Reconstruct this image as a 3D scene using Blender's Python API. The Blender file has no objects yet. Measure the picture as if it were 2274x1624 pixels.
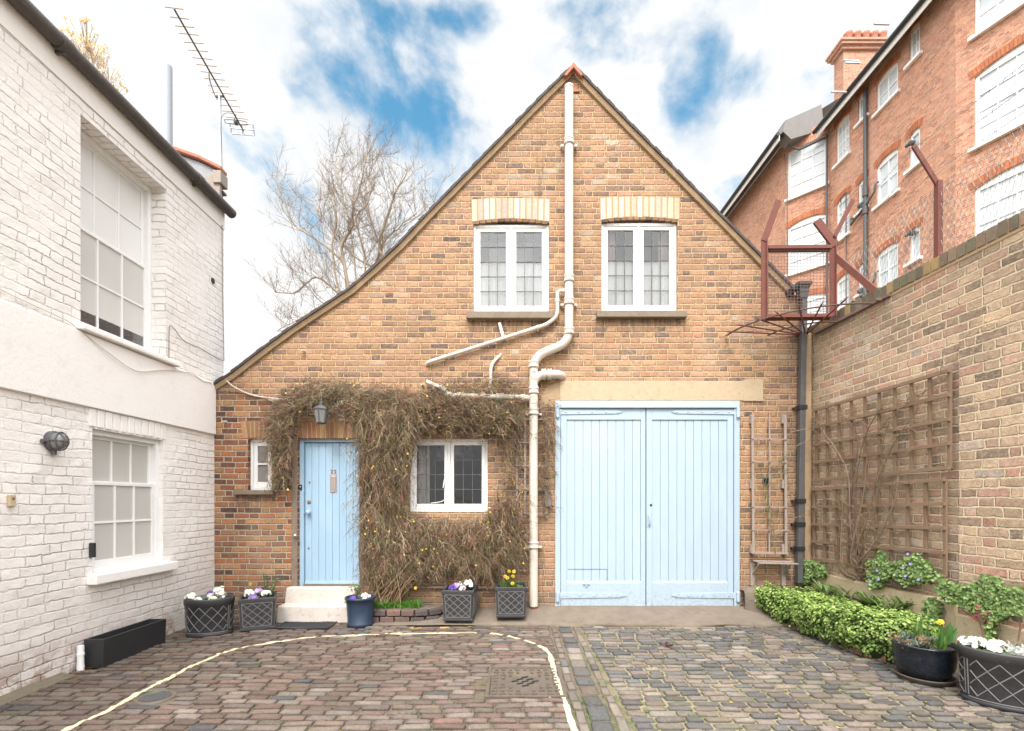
import bpy, bmesh, math, random
from math import radians as rad, sin, cos, pi, floor
from mathutils import Vector, Matrix, noise
from mathutils.geometry import tessellate_polygon
from mathutils.bvhtree import BVHTree
random.seed(22)
SC = bpy.context.scene
COL = SC.collection
# ---------------------------------------------------------------- measured camera
FPX, CX, HY = 1075.0, 1137.0, 1114.0      # focal length, centre, horizon of the survey picture (2274 wide)
D0, HC = 6.555, 1.427                     # camera to facade, camera height
def P(x, y, d):                           # survey point at depth d -> world
    return Vector(((x-CX)*d/FPX, d-D0, HC+(HY-y)*d/FPX))
def F(x, y, off=0.0):                     # on the facade plane, off = metres in front
    v = P(x, y, D0); v.y = -off; return v
def fx(x): return (x-CX)*D0/FPX
def fz(y): return HC+(HY-y)*D0/FPX
def L(d, z, off=0.0): return Vector((-4.128+.01488*d+off, d-D0, z))      # on the white wall
def R(d, z, off=0.0): return Vector((4.421-.0577*d-off, d-D0, z))        # on the boundary wall
def ld(x): return 4437.6/(1153.0-x)
def rd(x): return 4752.6/(x-1137.0+62.0)
def LP(x, y, off=0.0):
    d = ld(x); return L(d, HC+(HY-y)*d/FPX, off)
def RP(x, y, off=0.0):
    d = rd(x); return R(d, HC+(HY-y)*d/FPX, off)
def gz(d): return -.116-.0133*(D0-min(D0, max(-1.0, d)))
def G(x, y):                              # on the ground
    d = 6.0
    for _ in range(4): d = (HC-gz(d))*FPX/(y-HY)
    return Vector(((x-CX)*d/FPX, d-D0, gz(d)))
U = random.uniform
def nz(x, y=0, z=0): return noise.noise(Vector((x, y, z)))
# ---------------------------------------------------------------- objects
def tag(o, label=None, cat=None, group=None, kind=None):
    if label: o['label'] = label
    if cat: o['category'] = cat
    if group: o['group'] = group
    if kind: o['kind'] = kind
    return o
def thing(name, label, cat, loc=(0, 0, 0), group=None):
    o = bpy.data.objects.new(name, None); COL.objects.link(o)
    o.location = loc; o.empty_display_size = .1
    return tag(o, label, cat, group)
class MB:
    def __init__(s): s.v, s.f, s.c, s.col, s.sm = [], [], [], (1, 1, 1), []
    def add(s, vs, fs, smooth=False):
        b = len(s.v); s.v += [tuple(v) for v in vs]; s.c += [s.col]*len(vs)
        s.f += [tuple(i+b for i in f) for f in fs]; s.sm += [smooth]*len(fs)
    def box(s, x0, x1, y0, y1, z0, z1, M=None):
        vs = [Vector((x, y, z)) for z in (z0, z1) for x, y in ((x0, y0), (x1, y0), (x1, y1), (x0, y1))]
        if M: vs = [M @ v for v in vs]
        s.add(vs, [(3, 2, 1, 0), (4, 5, 6, 7), (0, 1, 5, 4), (1, 2, 6, 5), (2, 3, 7, 6), (3, 0, 4, 7)])
    def hexa(s, a):                       # 8 points: bottom ring, top ring
        s.add(a, [(3, 2, 1, 0), (4, 5, 6, 7), (0, 1, 5, 4), (1, 2, 6, 5), (2, 3, 7, 6), (3, 0, 4, 7)])
    def bar(s, a, b, w, h, up=Vector((0, 0, 1)), up2=None):
        a, b = Vector(a), Vector(b); t = (b-a).normalized()
        sd = t.cross(up)
        if sd.length < 1e-4: sd = t.cross(Vector((0, 1, 0)))
        sd.normalize(); u = sd.cross(t)
        q = [(-1, -1), (1, -1), (1, 1), (-1, 1)]
        s.hexa([p+sd*(i*w/2)+u*(j*h/2) for p in (a, b) for i, j in q])
    def tube(s, pts, r, n=8, cap=True, smooth=True):
        pts = [Vector(p) for p in pts]; k = len(pts)
        rs = r if isinstance(r, (list, tuple)) else [r]*k
        t0 = (pts[1]-pts[0]).normalized()
        ref = Vector((0, 0, 1)) if abs(t0.z) < .9 else Vector((1, 0, 0))
        nx = t0.cross(ref).normalized(); vs = []
        for i in range(k):
            t = (pts[min(i+1, k-1)]-pts[max(i-1, 0)])
            t = t.normalized() if t.length > 1e-9 else t0
            nx = nx-t*nx.dot(t)
            if nx.length < 1e-6: nx = t.cross(Vector((.3, .9, .2)))
            nx.normalize(); by = t.cross(nx)
            vs += [pts[i]+(nx*cos(2*pi*j/n)+by*sin(2*pi*j/n))*rs[i] for j in range(n)]
        fs = [(i*n+j, i*n+(j+1) % n, (i+1)*n+(j+1) % n, (i+1)*n+j) for i in range(k-1) for j in range(n)]
        s.add(vs, fs, smooth)
        if cap: s.add(vs[:n], [tuple(range(n-1, -1, -1))]); s.add(vs[-n:], [tuple(range(n))])
    def lathe(s, prof, n=32, c=(0, 0, 0), sx=1, sy=1, rot=0, smooth=True):
        c = Vector(c); vs = []
        for r, z in prof:
            for j in range(n):
                a = 2*pi*j/n; x, y = r*cos(a)*sx, r*sin(a)*sy
                vs.append(c+Vector((x*cos(rot)-y*sin(rot), x*sin(rot)+y*cos(rot), z)))
        fs = [(i*n+j, i*n+(j+1) % n, (i+1)*n+(j+1) % n, (i+1)*n+j) for i in range(len(prof)-1) for j in range(n)]
        s.add(vs, fs, smooth)
    def disc(s, c, r, n=24, sx=1, sy=1, rot=0):
        c = Vector(c); vs = []
        for j in range(n):
            a = 2*pi*j/n; x, y = r*cos(a)*sx, r*sin(a)*sy
            vs.append(c+Vector((x*cos(rot)-y*sin(rot), x*sin(rot)+y*cos(rot), 0)))
        s.add(vs, [tuple(range(n))])
    def poly(s, outline, holes, place, depth=0.0):   # flat wall with openings and reveals
        loops = [[Vector((p[0], p[1], 0)) for p in l] for l in [outline]+holes]
        flat = [p for l in loops for p in l]
        tris = tessellate_polygon(loops); vs = [place(p.x, p.y, 0) for p in flat]; out = []
        nref = (place(1, 0, 0)-place(0, 0, 0)).cross(place(0, 1, 0)-place(0, 0, 0))
        for t in tris:
            n = (vs[t[1]]-vs[t[0]]).cross(vs[t[2]]-vs[t[0]])
            if n.length > 1e-9: out.append(t if n.dot(nref) > 0 else t[::-1])
        s.add(vs, out)
        if depth:
            for h in holes:
                k = len(h); a = [place(p[0], p[1], 0) for p in h]; b = [place(p[0], p[1], depth) for p in h]
                s.add(a+b, [(i, (i+1) % k, k+(i+1) % k, k+i) for i in range(k)])
    def prism(s, pts, ext):               # extrude a closed loop of 3D points by vector ext
        pts = [Vector(p) for p in pts]; k = len(pts); e = Vector(ext)
        s.add(pts+[p+e for p in pts], [tuple(range(k-1, -1, -1)), tuple(range(k, 2*k))]+[(i, (i+1) % k, k+(i+1) % k, k+i) for i in range(k)])
    def leaf(s, p, n, t, ln, wd, cup=.15):  # a pointed leaf with a fold
        n, t = n.normalized(), t.normalized(); b = n.cross(t)
        s.add([p, p+t*ln*.35+b*wd/2+n*ln*cup, p+t*ln*.8+b*wd*.3+n*ln*cup*.8, p+t*ln, p+t*ln*.8-b*wd*.3+n*ln*cup*.8, p+t*ln*.35-b*wd/2+n*ln*cup, p+t*ln*.5],
              [(0, 6, 1), (1, 6, 2), (2, 6, 3), (3, 6, 4), (4, 6, 5), (5, 6, 0)], True)
    def petal(s, p, n, r, k=5):           # a flower: k round petals facing n
        n = n.normalized(); a = n.cross(Vector((.31, .2, .93))).normalized(); b = n.cross(a); o = U(0, 6)
        for i in range(k):
            w = o+2*pi*i/k; d1 = a*cos(w-.55)+b*sin(w-.55); d2 = a*cos(w+.55)+b*sin(w+.55); dm = a*cos(w)+b*sin(w)
            s.add([p, p+d1*r*.75+n*r*.2, p+dm*r+n*r*U(.05, .3), p+d2*r*.75+n*r*.2], [(0, 1, 2, 3)])
def obj(name, mb, m, parent=None, smooth=None, bevel=0, uv=False, loc=None):
    me = bpy.data.meshes.new(name); me.from_pydata(mb.v, [], mb.f)
    at = me.color_attributes.new('Col', 'FLOAT_COLOR', 'POINT')
    flat = []
    for c in mb.c: flat += [c[0], c[1], c[2], 1.0]
    at.data.foreach_set('color', flat)
    me.polygons.foreach_set('use_smooth', mb.sm if smooth is None else [smooth]*len(mb.f))
    if uv:
        lay = me.uv_layers.new(name='UVMap'); buf = []
        for p in me.polygons:
            n = p.normal
            if abs(n.z) > .75: t, w = Vector((1, 0, 0)), Vector((0, 1, 0))
            else: t, w = Vector((-n.y, n.x, 0)).normalized(), Vector((0, 0, 1))
            for li in p.loop_indices:
                c = me.vertices[me.loops[li].vertex_index].co; buf += [c.dot(t)+20, c.dot(w)+5]
        lay.data.foreach_set('uv', buf)
    me.update()
    o = bpy.data.objects.new(name, me); COL.objects.link(o)
    if m: me.materials.append(m)
    if parent:
        o.parent = parent
        if parent.type == 'EMPTY' and loc is None: o.location = -Vector(parent.location)   # meshes are built in world metres
        if parent.type == 'EMPTY': o.matrix_parent_inverse = Matrix()
    if loc is not None: o.location = loc
    if bevel:
        b = o.modifiers.new('bevel', 'BEVEL'); b.width = bevel; b.segments = 2; b.limit_method = 'ANGLE'; b.angle_limit = rad(40)
    return o
def children(o): return [c for c in bpy.data.objects if c.parent == o]
def copy_tree(o, parent=None):
    c = o.copy(); COL.objects.link(c); c.parent = parent
    for ch in children(o):
        if ch is not c: copy_tree(ch, c)
    return c
# ---------------------------------------------------------------- node expressions
class N:
    nt = None
    def __init__(s, k): s.k = k
    def _m(s, op, *a, clamp=False):
        n = N.nt.nodes.new('ShaderNodeMath'); n.operation = op; n.use_clamp = clamp
        for i, q in enumerate((s,)+a):
            if isinstance(q, N): N.nt.links.new(q.k, n.inputs[i])
            else: n.inputs[i].default_value = q
        return N(n.outputs[0])
    def __add__(s, o): return s._m('ADD', o)
    __radd__ = __add__
    def __sub__(s, o): return s._m('SUBTRACT', o)
    def __rsub__(s, o): return (s*-1)+o
    def __mul__(s, o): return s._m('MULTIPLY', o)
    __rmul__ = __mul__
    def __truediv__(s, o): return s._m('DIVIDE', o)
    def fl(s): return s._m('FLOOR')
    def mod(s, o): return s._m('FLOORED_MODULO', o)
    def gt(s, o): return s._m('GREATER_THAN', o)
    def mn(s, o): return s._m('MINIMUM', o)
    def mx(s, o): return s._m('MAXIMUM', o)
    def pw(s, o): return s._m('POWER', o)
    def clamp(s): return s._m('ADD', 0.0, clamp=True)
    def ss(s, a, b):                      # smoothstep
        n = N.nt.nodes.new('ShaderNodeMapRange'); n.interpolation_type = 'SMOOTHSTEP'
        N.nt.links.new(s.k, n.inputs[0]); n.inputs[1].default_value = a; n.inputs[2].default_value = b
        return N(n.outputs[0])
def link(a, b): N.nt.links.new(a.k if isinstance(a, N) else a, b)
def xyz(x, y=0.0, z=0.0):
    n = N.nt.nodes.new('ShaderNodeCombineXYZ')
    for i, q in enumerate((x, y, z)):
        if isinstance(q, N): link(q, n.inputs[i])
        else: n.inputs[i].default_value = q
    return N(n.outputs[0])
def sep(v):
    n = N.nt.nodes.new('ShaderNodeSeparateXYZ'); link(v, n.inputs[0]); return [N(o) for o in n.outputs]
def nse(vec, scale, detail=3, rough=.55, col=False, dist=0):
    n = N.nt.nodes.new('ShaderNodeTexNoise'); n.inputs['Scale'].default_value = scale
    n.inputs['Detail'].default_value = detail; n.inputs['Roughness'].default_value = rough; n.inputs['Distortion'].default_value = dist
    if vec is not None: link(vec, n.inputs['Vector'])
    return N(n.outputs['Color' if col else 'Fac'])
def wn(vec, col=False):
    n = N.nt.nodes.new('ShaderNodeTexWhiteNoise'); n.noise_dimensions = '3D'; link(vec, n.inputs['Vector'])
    return N(n.outputs['Color' if col else 'Value'])
def vor(vec, scale, feat='F1'):
    n = N.nt.nodes.new('ShaderNodeTexVoronoi'); n.feature = feat; n.inputs['Scale'].default_value = scale
    link(vec, n.inputs['Vector']); return N(n.outputs['Distance'])
def ramp(f, stops, const=False):
    n = N.nt.nodes.new('ShaderNodeValToRGB'); r = n.color_ramp
    if const: r.interpolation = 'CONSTANT'
    while len(r.elements) > 1: r.elements.remove(r.elements[-1])
    for i, (p, c) in enumerate(stops):
        e = r.elements[0] if i == 0 else r.elements.new(p)
        e.position = p; e.color = (*c, 1) if len(c) == 3 else c
    link(f, n.inputs[0]); return N(n.outputs[0])
def mix(f, a, b, mode='MIX'):
    n = N.nt.nodes.new('ShaderNodeMix'); n.data_type = 'RGBA'; n.blend_type = mode
    for q, i in ((f, 0), (a, 6), (b, 7)):
        if isinstance(q, N): link(q, n.inputs[i])
        elif i == 0: n.inputs[0].default_value = q
        else: n.inputs[i].default_value = (*q, 1)
    return N(n.outputs[2])
def grey(v):
    n = N.nt.nodes.new('ShaderNodeCombineColor')
    for i in range(3): link(v, n.inputs[i])
    return N(n.outputs[0])
def geo_pos():
    return N(N.nt.nodes.new('ShaderNodeNewGeometry').outputs['Position'])
def obj_pos():
    return N(N.nt.nodes.new('ShaderNodeTexCoord').outputs['Object'])
def uvc():
    return N(N.nt.nodes.new('ShaderNodeTexCoord').outputs['UV'])
def attr():
    n = N.nt.nodes.new('ShaderNodeAttribute'); n.attribute_name = 'Col'; return N(n.outputs['Color'])
def begin(name):
    m = bpy.data.materials.new(name); m.use_nodes = True; N.nt = m.node_tree
    b = next(n for n in m.node_tree.nodes if n.type == 'BSDF_PRINCIPLED'); return m, b
def finish(b, col=None, rough=None, height=None, dist=.01, strength=1.0):
    if col is not None: link(col, b.inputs['Base Color'])
    if rough is not None:
        if isinstance(rough, N): link(rough, b.inputs['Roughness'])
        else: b.inputs['Roughness'].default_value = rough
    if height is not None:
        n = N.nt.nodes.new('ShaderNodeBump'); n.inputs['Distance'].default_value = dist; n.inputs['Strength'].default_value = strength
        link(height, n.inputs['Height']); link(n.outputs[0], b.inputs['Normal'])
def plain(name, c, rough=.6, var=.2, scale=6, bump=.0, bscale=60, metal=0, dirt=None, dirt_amt=.4, spec=.5):
    m, b = begin(name); p = geo_pos()
    f = nse(p, scale, 5, .6)
    col = mix(f, tuple(x*(1-var) for x in c), tuple(min(1, x*(1+var)) for x in c))
    if dirt:
        d = nse(p, scale*2.3, 6, .7).ss(.52, .75)*dirt_amt; col = mix(d, col, dirt)
    b.inputs['Metallic'].default_value = metal; b.inputs['Specular IOR Level'].default_value = spec
    h = None
    if bump: h = nse(p, bscale, 4, .6)
    finish(b, col, f*.2+(rough-.1), h, bump)
    return m
def attr_mat(name, rough=.7, var=.25, scale=30, bump=0, bscale=80, trans=0, spec=.4, stain=False):
    m, b = begin(name); p = geo_pos()
    f = nse(p, scale, 4, .6)
    c = mix(1.0, attr(), grey(f*(2*var)+(1-var)), 'MULTIPLY')
    if stain:
        c = mix(nse(p, .9, 5, .65).ss(.42, .68)*.38, c, (.075, .058, .045)); c = mix(nse(p, 110, 2, .7).ss(.60, .70)*.45, c, (.30, .25, .21)); c = mix(nse(p, 2.6, 5, .7).ss(.55, .7)*.35, c, (.105, .095, .05))
    b.inputs['Specular IOR Level'].default_value = spec
    finish(b, c, rough, nse(p, bscale, 4, .6) if bump else None, bump)
    if trans:
        t = N.nt.nodes.new('ShaderNodeBsdfTranslucent'); link(c, t.inputs[0]); mx_ = N.nt.nodes.new('ShaderNodeMixShader')
        mx_.inputs[0].default_value = trans; out = next(n for n in N.nt.nodes if n.type == 'OUTPUT_MATERIAL')
        N.nt.links.new(b.outputs[0], mx_.inputs[1]); N.nt.links.new(t.outputs[0], mx_.inputs[2]); N.nt.links.new(mx_.outputs[0], out.inputs[0])
    return m
def glass_mat(name, tint=(.8, .85, .85), refl=.12, rough=.03, wob=.002):
    m, b = begin(name); nt = N.nt; out = next(n for n in nt.nodes if n.type == 'OUTPUT_MATERIAL')
    t = nt.nodes.new('ShaderNodeBsdfTransparent'); t.inputs[0].default_value = (*tint, 1)
    g = nt.nodes.new('ShaderNodeBsdfGlossy'); g.inputs['Roughness'].default_value = rough
    fr = nt.nodes.new('ShaderNodeFresnel'); fr.inputs[0].default_value = 1.5
    bp = nt.nodes.new('ShaderNodeBump'); bp.inputs['Distance'].default_value = wob
    link(nse(geo_pos(), 7, 2), bp.inputs['Height']); link(bp.outputs[0], g.inputs['Normal'])
    f = (N(fr.outputs[0])*1.3+refl).clamp(); ms = nt.nodes.new('ShaderNodeMixShader')
    link(f, ms.inputs[0]); link(t.outputs[0], ms.inputs[1]); link(g.outputs[0], ms.inputs[2]); link(ms.outputs[0], out.inputs[0])
    return m
def brick_mat(name, stops, mortar, course=.0765, per=.335, split=.667, joint=.010, wob=.006, bump=.012,
              alt=None, altmask=None, grime_haze=None, face=.8, rough=.88, paint=None, extra=None, mbump=1.0, jsoft=.0035, mott=.6, altmortar=None, smear=(.52, .42, .32)):
    """brickwork from wall coordinates in metres: bonded cells, one tone per brick, rough faces, recessed joints"""
    m, b = begin(name); uv = uvc(); pos = geo_pos(); x0, y0, _ = sep(uv)
    w1 = nse(uv, 2.2, 2, .5, True); w2 = nse(uv, 17, 2, .6, True)
    a1 = sep(w1); a2 = sep(w2); a3 = sep(nse(uv, 44, 2, .6, True))
    x = x0+(a1[0]-.5)*wob*4+(a2[0]-.5)*wob*1.6+(a3[0]-.5)*wob; y = y0+(a1[1]-.5)*wob*2.5+(a2[1]-.5)*wob*1.4+(a3[1]-.5)*wob*.8
    yr = y/course; row = yr.fl(); fy = yr-row
    par = row.mod(2.0); xx = x/per+par*.5+wn(xyz(row, 3.3, 7.7))*.12
    cell = xx.fl(); fxx = xx-cell
    spl = wn(xyz(cell, row, 5.1))*.16+(split-.08)
    ish = fxx._m('GREATER_THAN', spl)
    ln = ish*((spl*-1)+1-spl)+spl
    t = fxx-ish*spl
    ex = t.mn(ln-t)*per; ey = fy.mn(fy*-1+1)*course
    e = (ex*1.9 if paint else ex).mn(ey)
    fine = nse(uv, 55, 5, .65); med = nse(uv, 14, 4, .6)
    jn = e+(fine-.5)*.019+(med-.5)*.010
    mask = jn.ss(joint/2-jsoft, joint/2+jsoft)
    idv = xyz(cell*2.0+ish, row, 1.7); r1 = wn(idv); rc = sep(wn(idv, True))
    clus = nse(uv, .55, 3, .6)
    col = ramp((r1*.86+clus*.5-.18).clamp(), stops, False)
    if not paint:
        m2 = nse(uv, 11, 5, .75); r3 = (r1*.37+m2*1.1-.18).clamp(); mk = nse(uv, 23, 4, .7).ss(.42, .62)*mott; col = mix(mk, col, ramp(r3, stops))
        if alt: pm = altmask(pos); col = mix(pm, col, mix(mk*.6, ramp((r1*1.0+clus*.2-.1).clamp(), alt), ramp(r3, alt)))
    tone = rc[1]*.34+.83
    surf = (fine*1.5+med*.9-.18).mx(.25)
    col = mix(1.0, col, grey(tone*surf), 'MULTIPLY')
    pits = nse(uv, 80, 3, .7).ss(.56, .64)*.75*nse(uv, 8, 2).ss(.40, .56)
    col = mix(pits, col, (.055, .035, .028))
    bl = nse(uv, 9, 5, .7).ss(.6, .78)*rc[2]*.5
    col = mix(bl, col, smear) if not paint else col
    mc = mix(nse(uv, 30, 4, .7), tuple(q*.72 for q in mortar), tuple(min(1, q*1.2) for q in mortar))
    if altmortar: mc = mix(pm, mc, mix(nse(uv, 30, 4, .7), tuple(q*.72 for q in altmortar), tuple(min(1, q*1.2) for q in altmortar)))
    fin = mix(mask, mc, col)
    hgt = mask*mbump+(fine*.35+med*.5)*face*mask+rc[0]*.22*mask
    if paint:
        fade = nse(pos, 1.3, 4, .6).ss(.36, .62)*.8+.2; hgt = (mask*mbump)*fade+(fine*.35+med*.5)*face+rc[0]*.3*fade*mask+nse(uv, 4, 3)*.8
        dirt = nse(pos, 3.5, 6, .7); c1 = mix(nse(pos, 1.2, 4), paint, tuple(q*.93 for q in paint))
        jd = (jn.ss(-.003, .007)*-1+1)*dirt.ss(.45, .72)*.16*fade  # joint grooves tinted: dirt, with groove shade put into the same colour
        fin = mix(jd, c1, (.40, .29, .22))
        sp = nse(pos, 26, 5, .7).ss(.68, .76)*.25; fin = mix(sp, fin, (.5, .40, .33))
    if extra: fin = extra(fin, pos, uv, r1)
    if grime_haze: fin = grime_haze(fin, pos)
    finish(b, fin, rough, hgt, bump)
    b.inputs['Specular IOR Level'].default_value = .25
    return m
# ---------------------------------------------------------------- camera, sky, sun
cam = bpy.data.cameras.new('camera'); co = bpy.data.objects.new('camera', cam); COL.objects.link(co)
co.location = (0, -D0, HC); co.rotation_euler = (pi/2, 0, 0)
cam.sensor_width = 36; cam.lens = FPX/2274*36; cam.shift_y = (HY-812)/2274; cam.clip_start = .05; cam.clip_end = 3000
SC.camera = co
SC.view_settings.view_transform = 'Standard'; SC.view_settings.look = 'None'; SC.view_settings.exposure = 0
SC.cycles.max_bounces = 8; SC.cycles.diffuse_bounces = 4; SC.cycles.transparent_max_bounces = 24
SUN_EL, SUN_AZ = rad(50), rad(192)        # sun behind the camera, to the left
sdir = Vector((sin(SUN_AZ)*cos(SUN_EL), cos(SUN_AZ)*cos(SUN_EL), sin(SUN_EL)))
w = bpy.data.worlds.new('World'); SC.world = w; w.use_nodes = True; N.nt = w.node_tree
bg = next(n for n in w.node_tree.nodes if n.type == 'BACKGROUND'); bg.inputs[1].default_value = .115
sky = N.nt.nodes.new('ShaderNodeTexSky'); sky.sky_type = 'NISHITA'; sky.sun_disc = False
sky.sun_elevation = SUN_EL; sky.sun_rotation = SUN_AZ; sky.air_density = 1.0; sky.dust_density = .6; sky.ozone_density = 2.0
dv = N(N.nt.nodes.new('ShaderNodeTexCoord').outputs['Generated']); dx, dy, dz = sep(dv)
zz = dz.mx(.02)+.16; px, py = dx/zz, dy/zz
wv = nse(dv, 3.0, 3, .5, True); ws = sep(wv)
cp = xyz(dx+(ws[0]-.5)*.10+(dz*.25), dy*.8, dz*1.15+(ws[1]-.5)*.10)
n1 = nse(cp, 6.0, 10, .56, dist=.1); n2 = nse(cp, 2.1, 3, .5)
tx, tz = dx/dy.mx(.05), dz/dy.mx(.05)
gap = None
for (sx, sy, wx, wy, am) in ((820, 110, 60, 80, .06), (1040, 40, 110, 60, .16), (1570, 90, 90, 160, .19), (1275, 20, 90, 60, .10), (985, 235, 80, 90, .14), (860, 260, 70, 110, .09), (1520, 270, 90, 110, .12), (1400, 110, 90, 80, .06), (1720, 170, 110, 90, .08)):
    u_ = (tx-(sx-CX)/FPX)*(FPX/wx); v_ = (tz-(HY-sy)/FPX)*(FPX/wy)
    g_ = ((u_*u_+v_*v_)*-1)._m('EXPONENT')*am; gap = g_ if gap is None else gap+g_
hazy = ((tx*-1-.33).ss(0, .35)*.14+(tx-.52).ss(0, .3)*.05)*dy.gt(.05)
cov = n1*.80+n2*.25+hazy-gap*dy.gt(.05)+(dz*-1+.5).clamp()*.12+(dy*-1).clamp()*.2
cm = cov.ss(.355, .54)*.93+.07
n3 = nse(cp, 7.5, 7, .6)
cloud = mix((n3*.7+cov*.45).ss(.44, .70), (8.7, 9.1, 9.5), (10.6, 10.6, 10.55))
gx = (dx*sdir.x+dy*sdir.y+dz*sdir.z).clamp()
glow = dz.ss(.74, .94)*3.3+(dy*-1+.12).ss(0, .75)*2.3*(dz.ss(.10, .62))+gx*gx*.6+.885+(dx*dx).pw(.5).ss(.62, .9)*dz.ss(.2, .5)*1.4-(dy*-1+.1).ss(0, .4)*(dz*-1+.4).ss(0, .35)*.45  # unseen sky brightened overhead, behind and sideways: added fill for the walls
cloud = mix(1.0, cloud, grey(glow), 'MULTIPLY')
blue = mix(1.0, N(sky.outputs[0]), (.80, 2.25, 2.25), 'MULTIPLY')
link(mix(cm, blue, cloud), bg.inputs[0])
sl = bpy.data.lights.new('sun', 'SUN'); sl.energy = 3.4; sl.angle = rad(17); sl.color = (1, .955, .88)
so = bpy.data.objects.new('sun', sl); COL.objects.link(so); so.rotation_euler = sdir.to_track_quat('Z', 'Y').to_euler(); so.location = (-6, -10, 14)
# ---------------------------------------------------------------- materials
TAN, PINK, ORG = (.40, .245, .14), (.375, .205, .15), (.41, .21, .11)
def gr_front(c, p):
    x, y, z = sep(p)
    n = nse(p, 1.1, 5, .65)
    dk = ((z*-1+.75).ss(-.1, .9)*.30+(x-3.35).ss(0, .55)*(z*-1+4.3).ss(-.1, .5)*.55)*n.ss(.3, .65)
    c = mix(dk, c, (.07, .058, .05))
    lt = (z*-1+.42).ss(0, .4)*nse(p, 4, 5, .7).ss(.4, .6)*.5
    st = nse(xyz(x*9, y, z*1.2), 2.2, 4, .6).ss(.42, .62)
    for (xa, xb, zt, ln_) in ((fx(1035), fx(1232), fz(711), .30), (fx(1322), fx(1523), fz(708), .30), (fx(520), fx(612), fz(1099), .25)):
        bx = (x-xa).ss(-.04, .04)*(x*-1+xb).ss(-.04, .04)*(z*-1+zt).ss(-.005, .005)*(z-(zt-ln_)).ss(0, ln_)
        c = mix(bx*(st*.5+.22), c, (.075, .055, .045))
    vs_ = (x-fx(1190)).ss(0, .03)*(x*-1+fx(1214)).ss(0, .05)*st*.35; c = mix(vs_, c, (.10, .075, .055))
    c = mix(nse(p, .55, 4, .6).ss(.48, .68)*.22, c, (.20, .13, .085)); c = mix(nse(p, .8, 3, .6).ss(.52, .7)*.18, c, (.55, .43, .30))
    return mix(lt, c, (.20, .16, .135))
M = {}
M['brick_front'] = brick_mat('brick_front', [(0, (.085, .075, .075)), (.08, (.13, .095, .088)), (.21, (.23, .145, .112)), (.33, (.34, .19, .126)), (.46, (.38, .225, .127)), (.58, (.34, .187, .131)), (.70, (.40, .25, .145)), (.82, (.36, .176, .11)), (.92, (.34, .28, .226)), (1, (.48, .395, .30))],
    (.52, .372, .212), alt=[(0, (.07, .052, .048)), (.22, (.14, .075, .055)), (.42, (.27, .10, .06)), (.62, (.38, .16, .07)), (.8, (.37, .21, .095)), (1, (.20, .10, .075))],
    altmask=lambda p: ((lambda q: ((q[0]*-1-2.45).ss(-.3, .5)*(q[2]*-1+2.95).ss(-.15, .3)))(sep(p))), altmortar=(.50, .41, .31), grime_haze=gr_front, bump=.013, joint=.0165, jsoft=.0045)
def gr_right(c, p):
    x, y, z = sep(p); n = nse(p, .9, 5, .65)
    c = mix(n.ss(.45, .7)*.25, c, (.15, .12, .085))
    c = mix((z-2.6).ss(0, 1.3)*.22, c, (.16, .125, .085))
    c = mix((z-3.55).ss(0, .25)*n.ss(.35, .6)*.4, c, (.10, .105, .045))
    return mix((z*-1+.9).ss(0, .8)*.25*n.ss(.35, .6), c, (.22, .20, .17))
M['brick_wall'] = brick_mat('brick_wall', [(0, (.16, .13, .105)), (.16, (.29, .20, .15)), (.34, (.42, .30, .205)), (.5, (.50, .375, .25)), (.66, (.46, .315, .225)), (.80, (.45, .235, .175)), (.9, (.45, .38, .31)), (1, (.50, .43, .35))],
    (.72, .58, .40), course=.085, per=.375, joint=.017, wob=.013, bump=.018, grime_haze=gr_right)
def white_x(c, p, uv, r1):
    x, y, z = sep(p); n = nse(p, 5, 6, .7)
    fl = (z*-1+.30).ss(0, .45)*n.ss(.44, .54)
    c = mix(fl*.8, c, (.27, .14, .085))
    return mix((z*-1+1.0).ss(-.2, 1.1)*.34, c, (.42, .33, .28))
M['brick_white'] = brick_mat('brick_white', [(0, (.8, .78, .75)), (1, (.8, .78, .75))], (.75, .73, .7), course=.0865, per=.40, joint=.005, wob=.018, bump=.014, jsoft=.009,
    paint=(.87, .825, .79), face=.9, rough=.62, extra=white_x)
M['brick_red'] = brick_mat('brick_red', [(0, (.34, .145, .10)), (.3, (.47, .20, .125)), (.55, (.55, .25, .15)), (.8, (.59, .30, .185)), (1, (.52, .255, .175))],
    (.68, .56, .46), course=.076, per=.335, joint=.011, bump=.008, grime_haze=lambda c, p: mix(nse(p, .35, 4, .6).ss(.5, .75)*.5, c, (.66, .42, .32)))  # pale pink haze and sun wash painted over the red brick
M['arch_brick'] = attr_mat('arch_brick', .85, .28, 26, .006, 70)
M['mortar'] = plain('mortar', (.40, .28, .16), .95, .25, 20, .006, 80)
M['verge'] = plain('verge_cement', (.38, .265, .16), .9, .22, 9, .006, 60, dirt=(.16, .11, .07), dirt_amt=.5)
M['concrete'] = plain('lintel_concrete', (.46, .36, .245), .92, .14, 8, .004, 140, dirt=(.24, .17, .11), dirt_amt=.55)
M['slab'] = plain('slab_concrete', (.175, .14, .107), .95, .4, 5, .01, 60, dirt=(.10, .08, .055), dirt_amt=.75)
M['sill'] = plain('sill_stone', (.22, .17, .125), .9, .3, 10, .005, 80, dirt=(.07, .06, .05), dirt_amt=.6)
M['render'] = plain('cream_render', (.52, .41, .265), .93, .16, 5, .006, 50, dirt=(.28, .21, .12), dirt_amt=.6)
M['stone'] = plain('step_stone', (.56, .50, .45), .9, .14, 9, .004, 120, dirt=(.17, .12, .09), dirt_amt=.5)
M['tile'] = plain('roof_tile', (.07, .055, .05), .85, .4, 12, .008, 40)
M['red_tile'] = plain('red_tile', (.40, .16, .10), .85, .3, 7, .006, 40)
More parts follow.
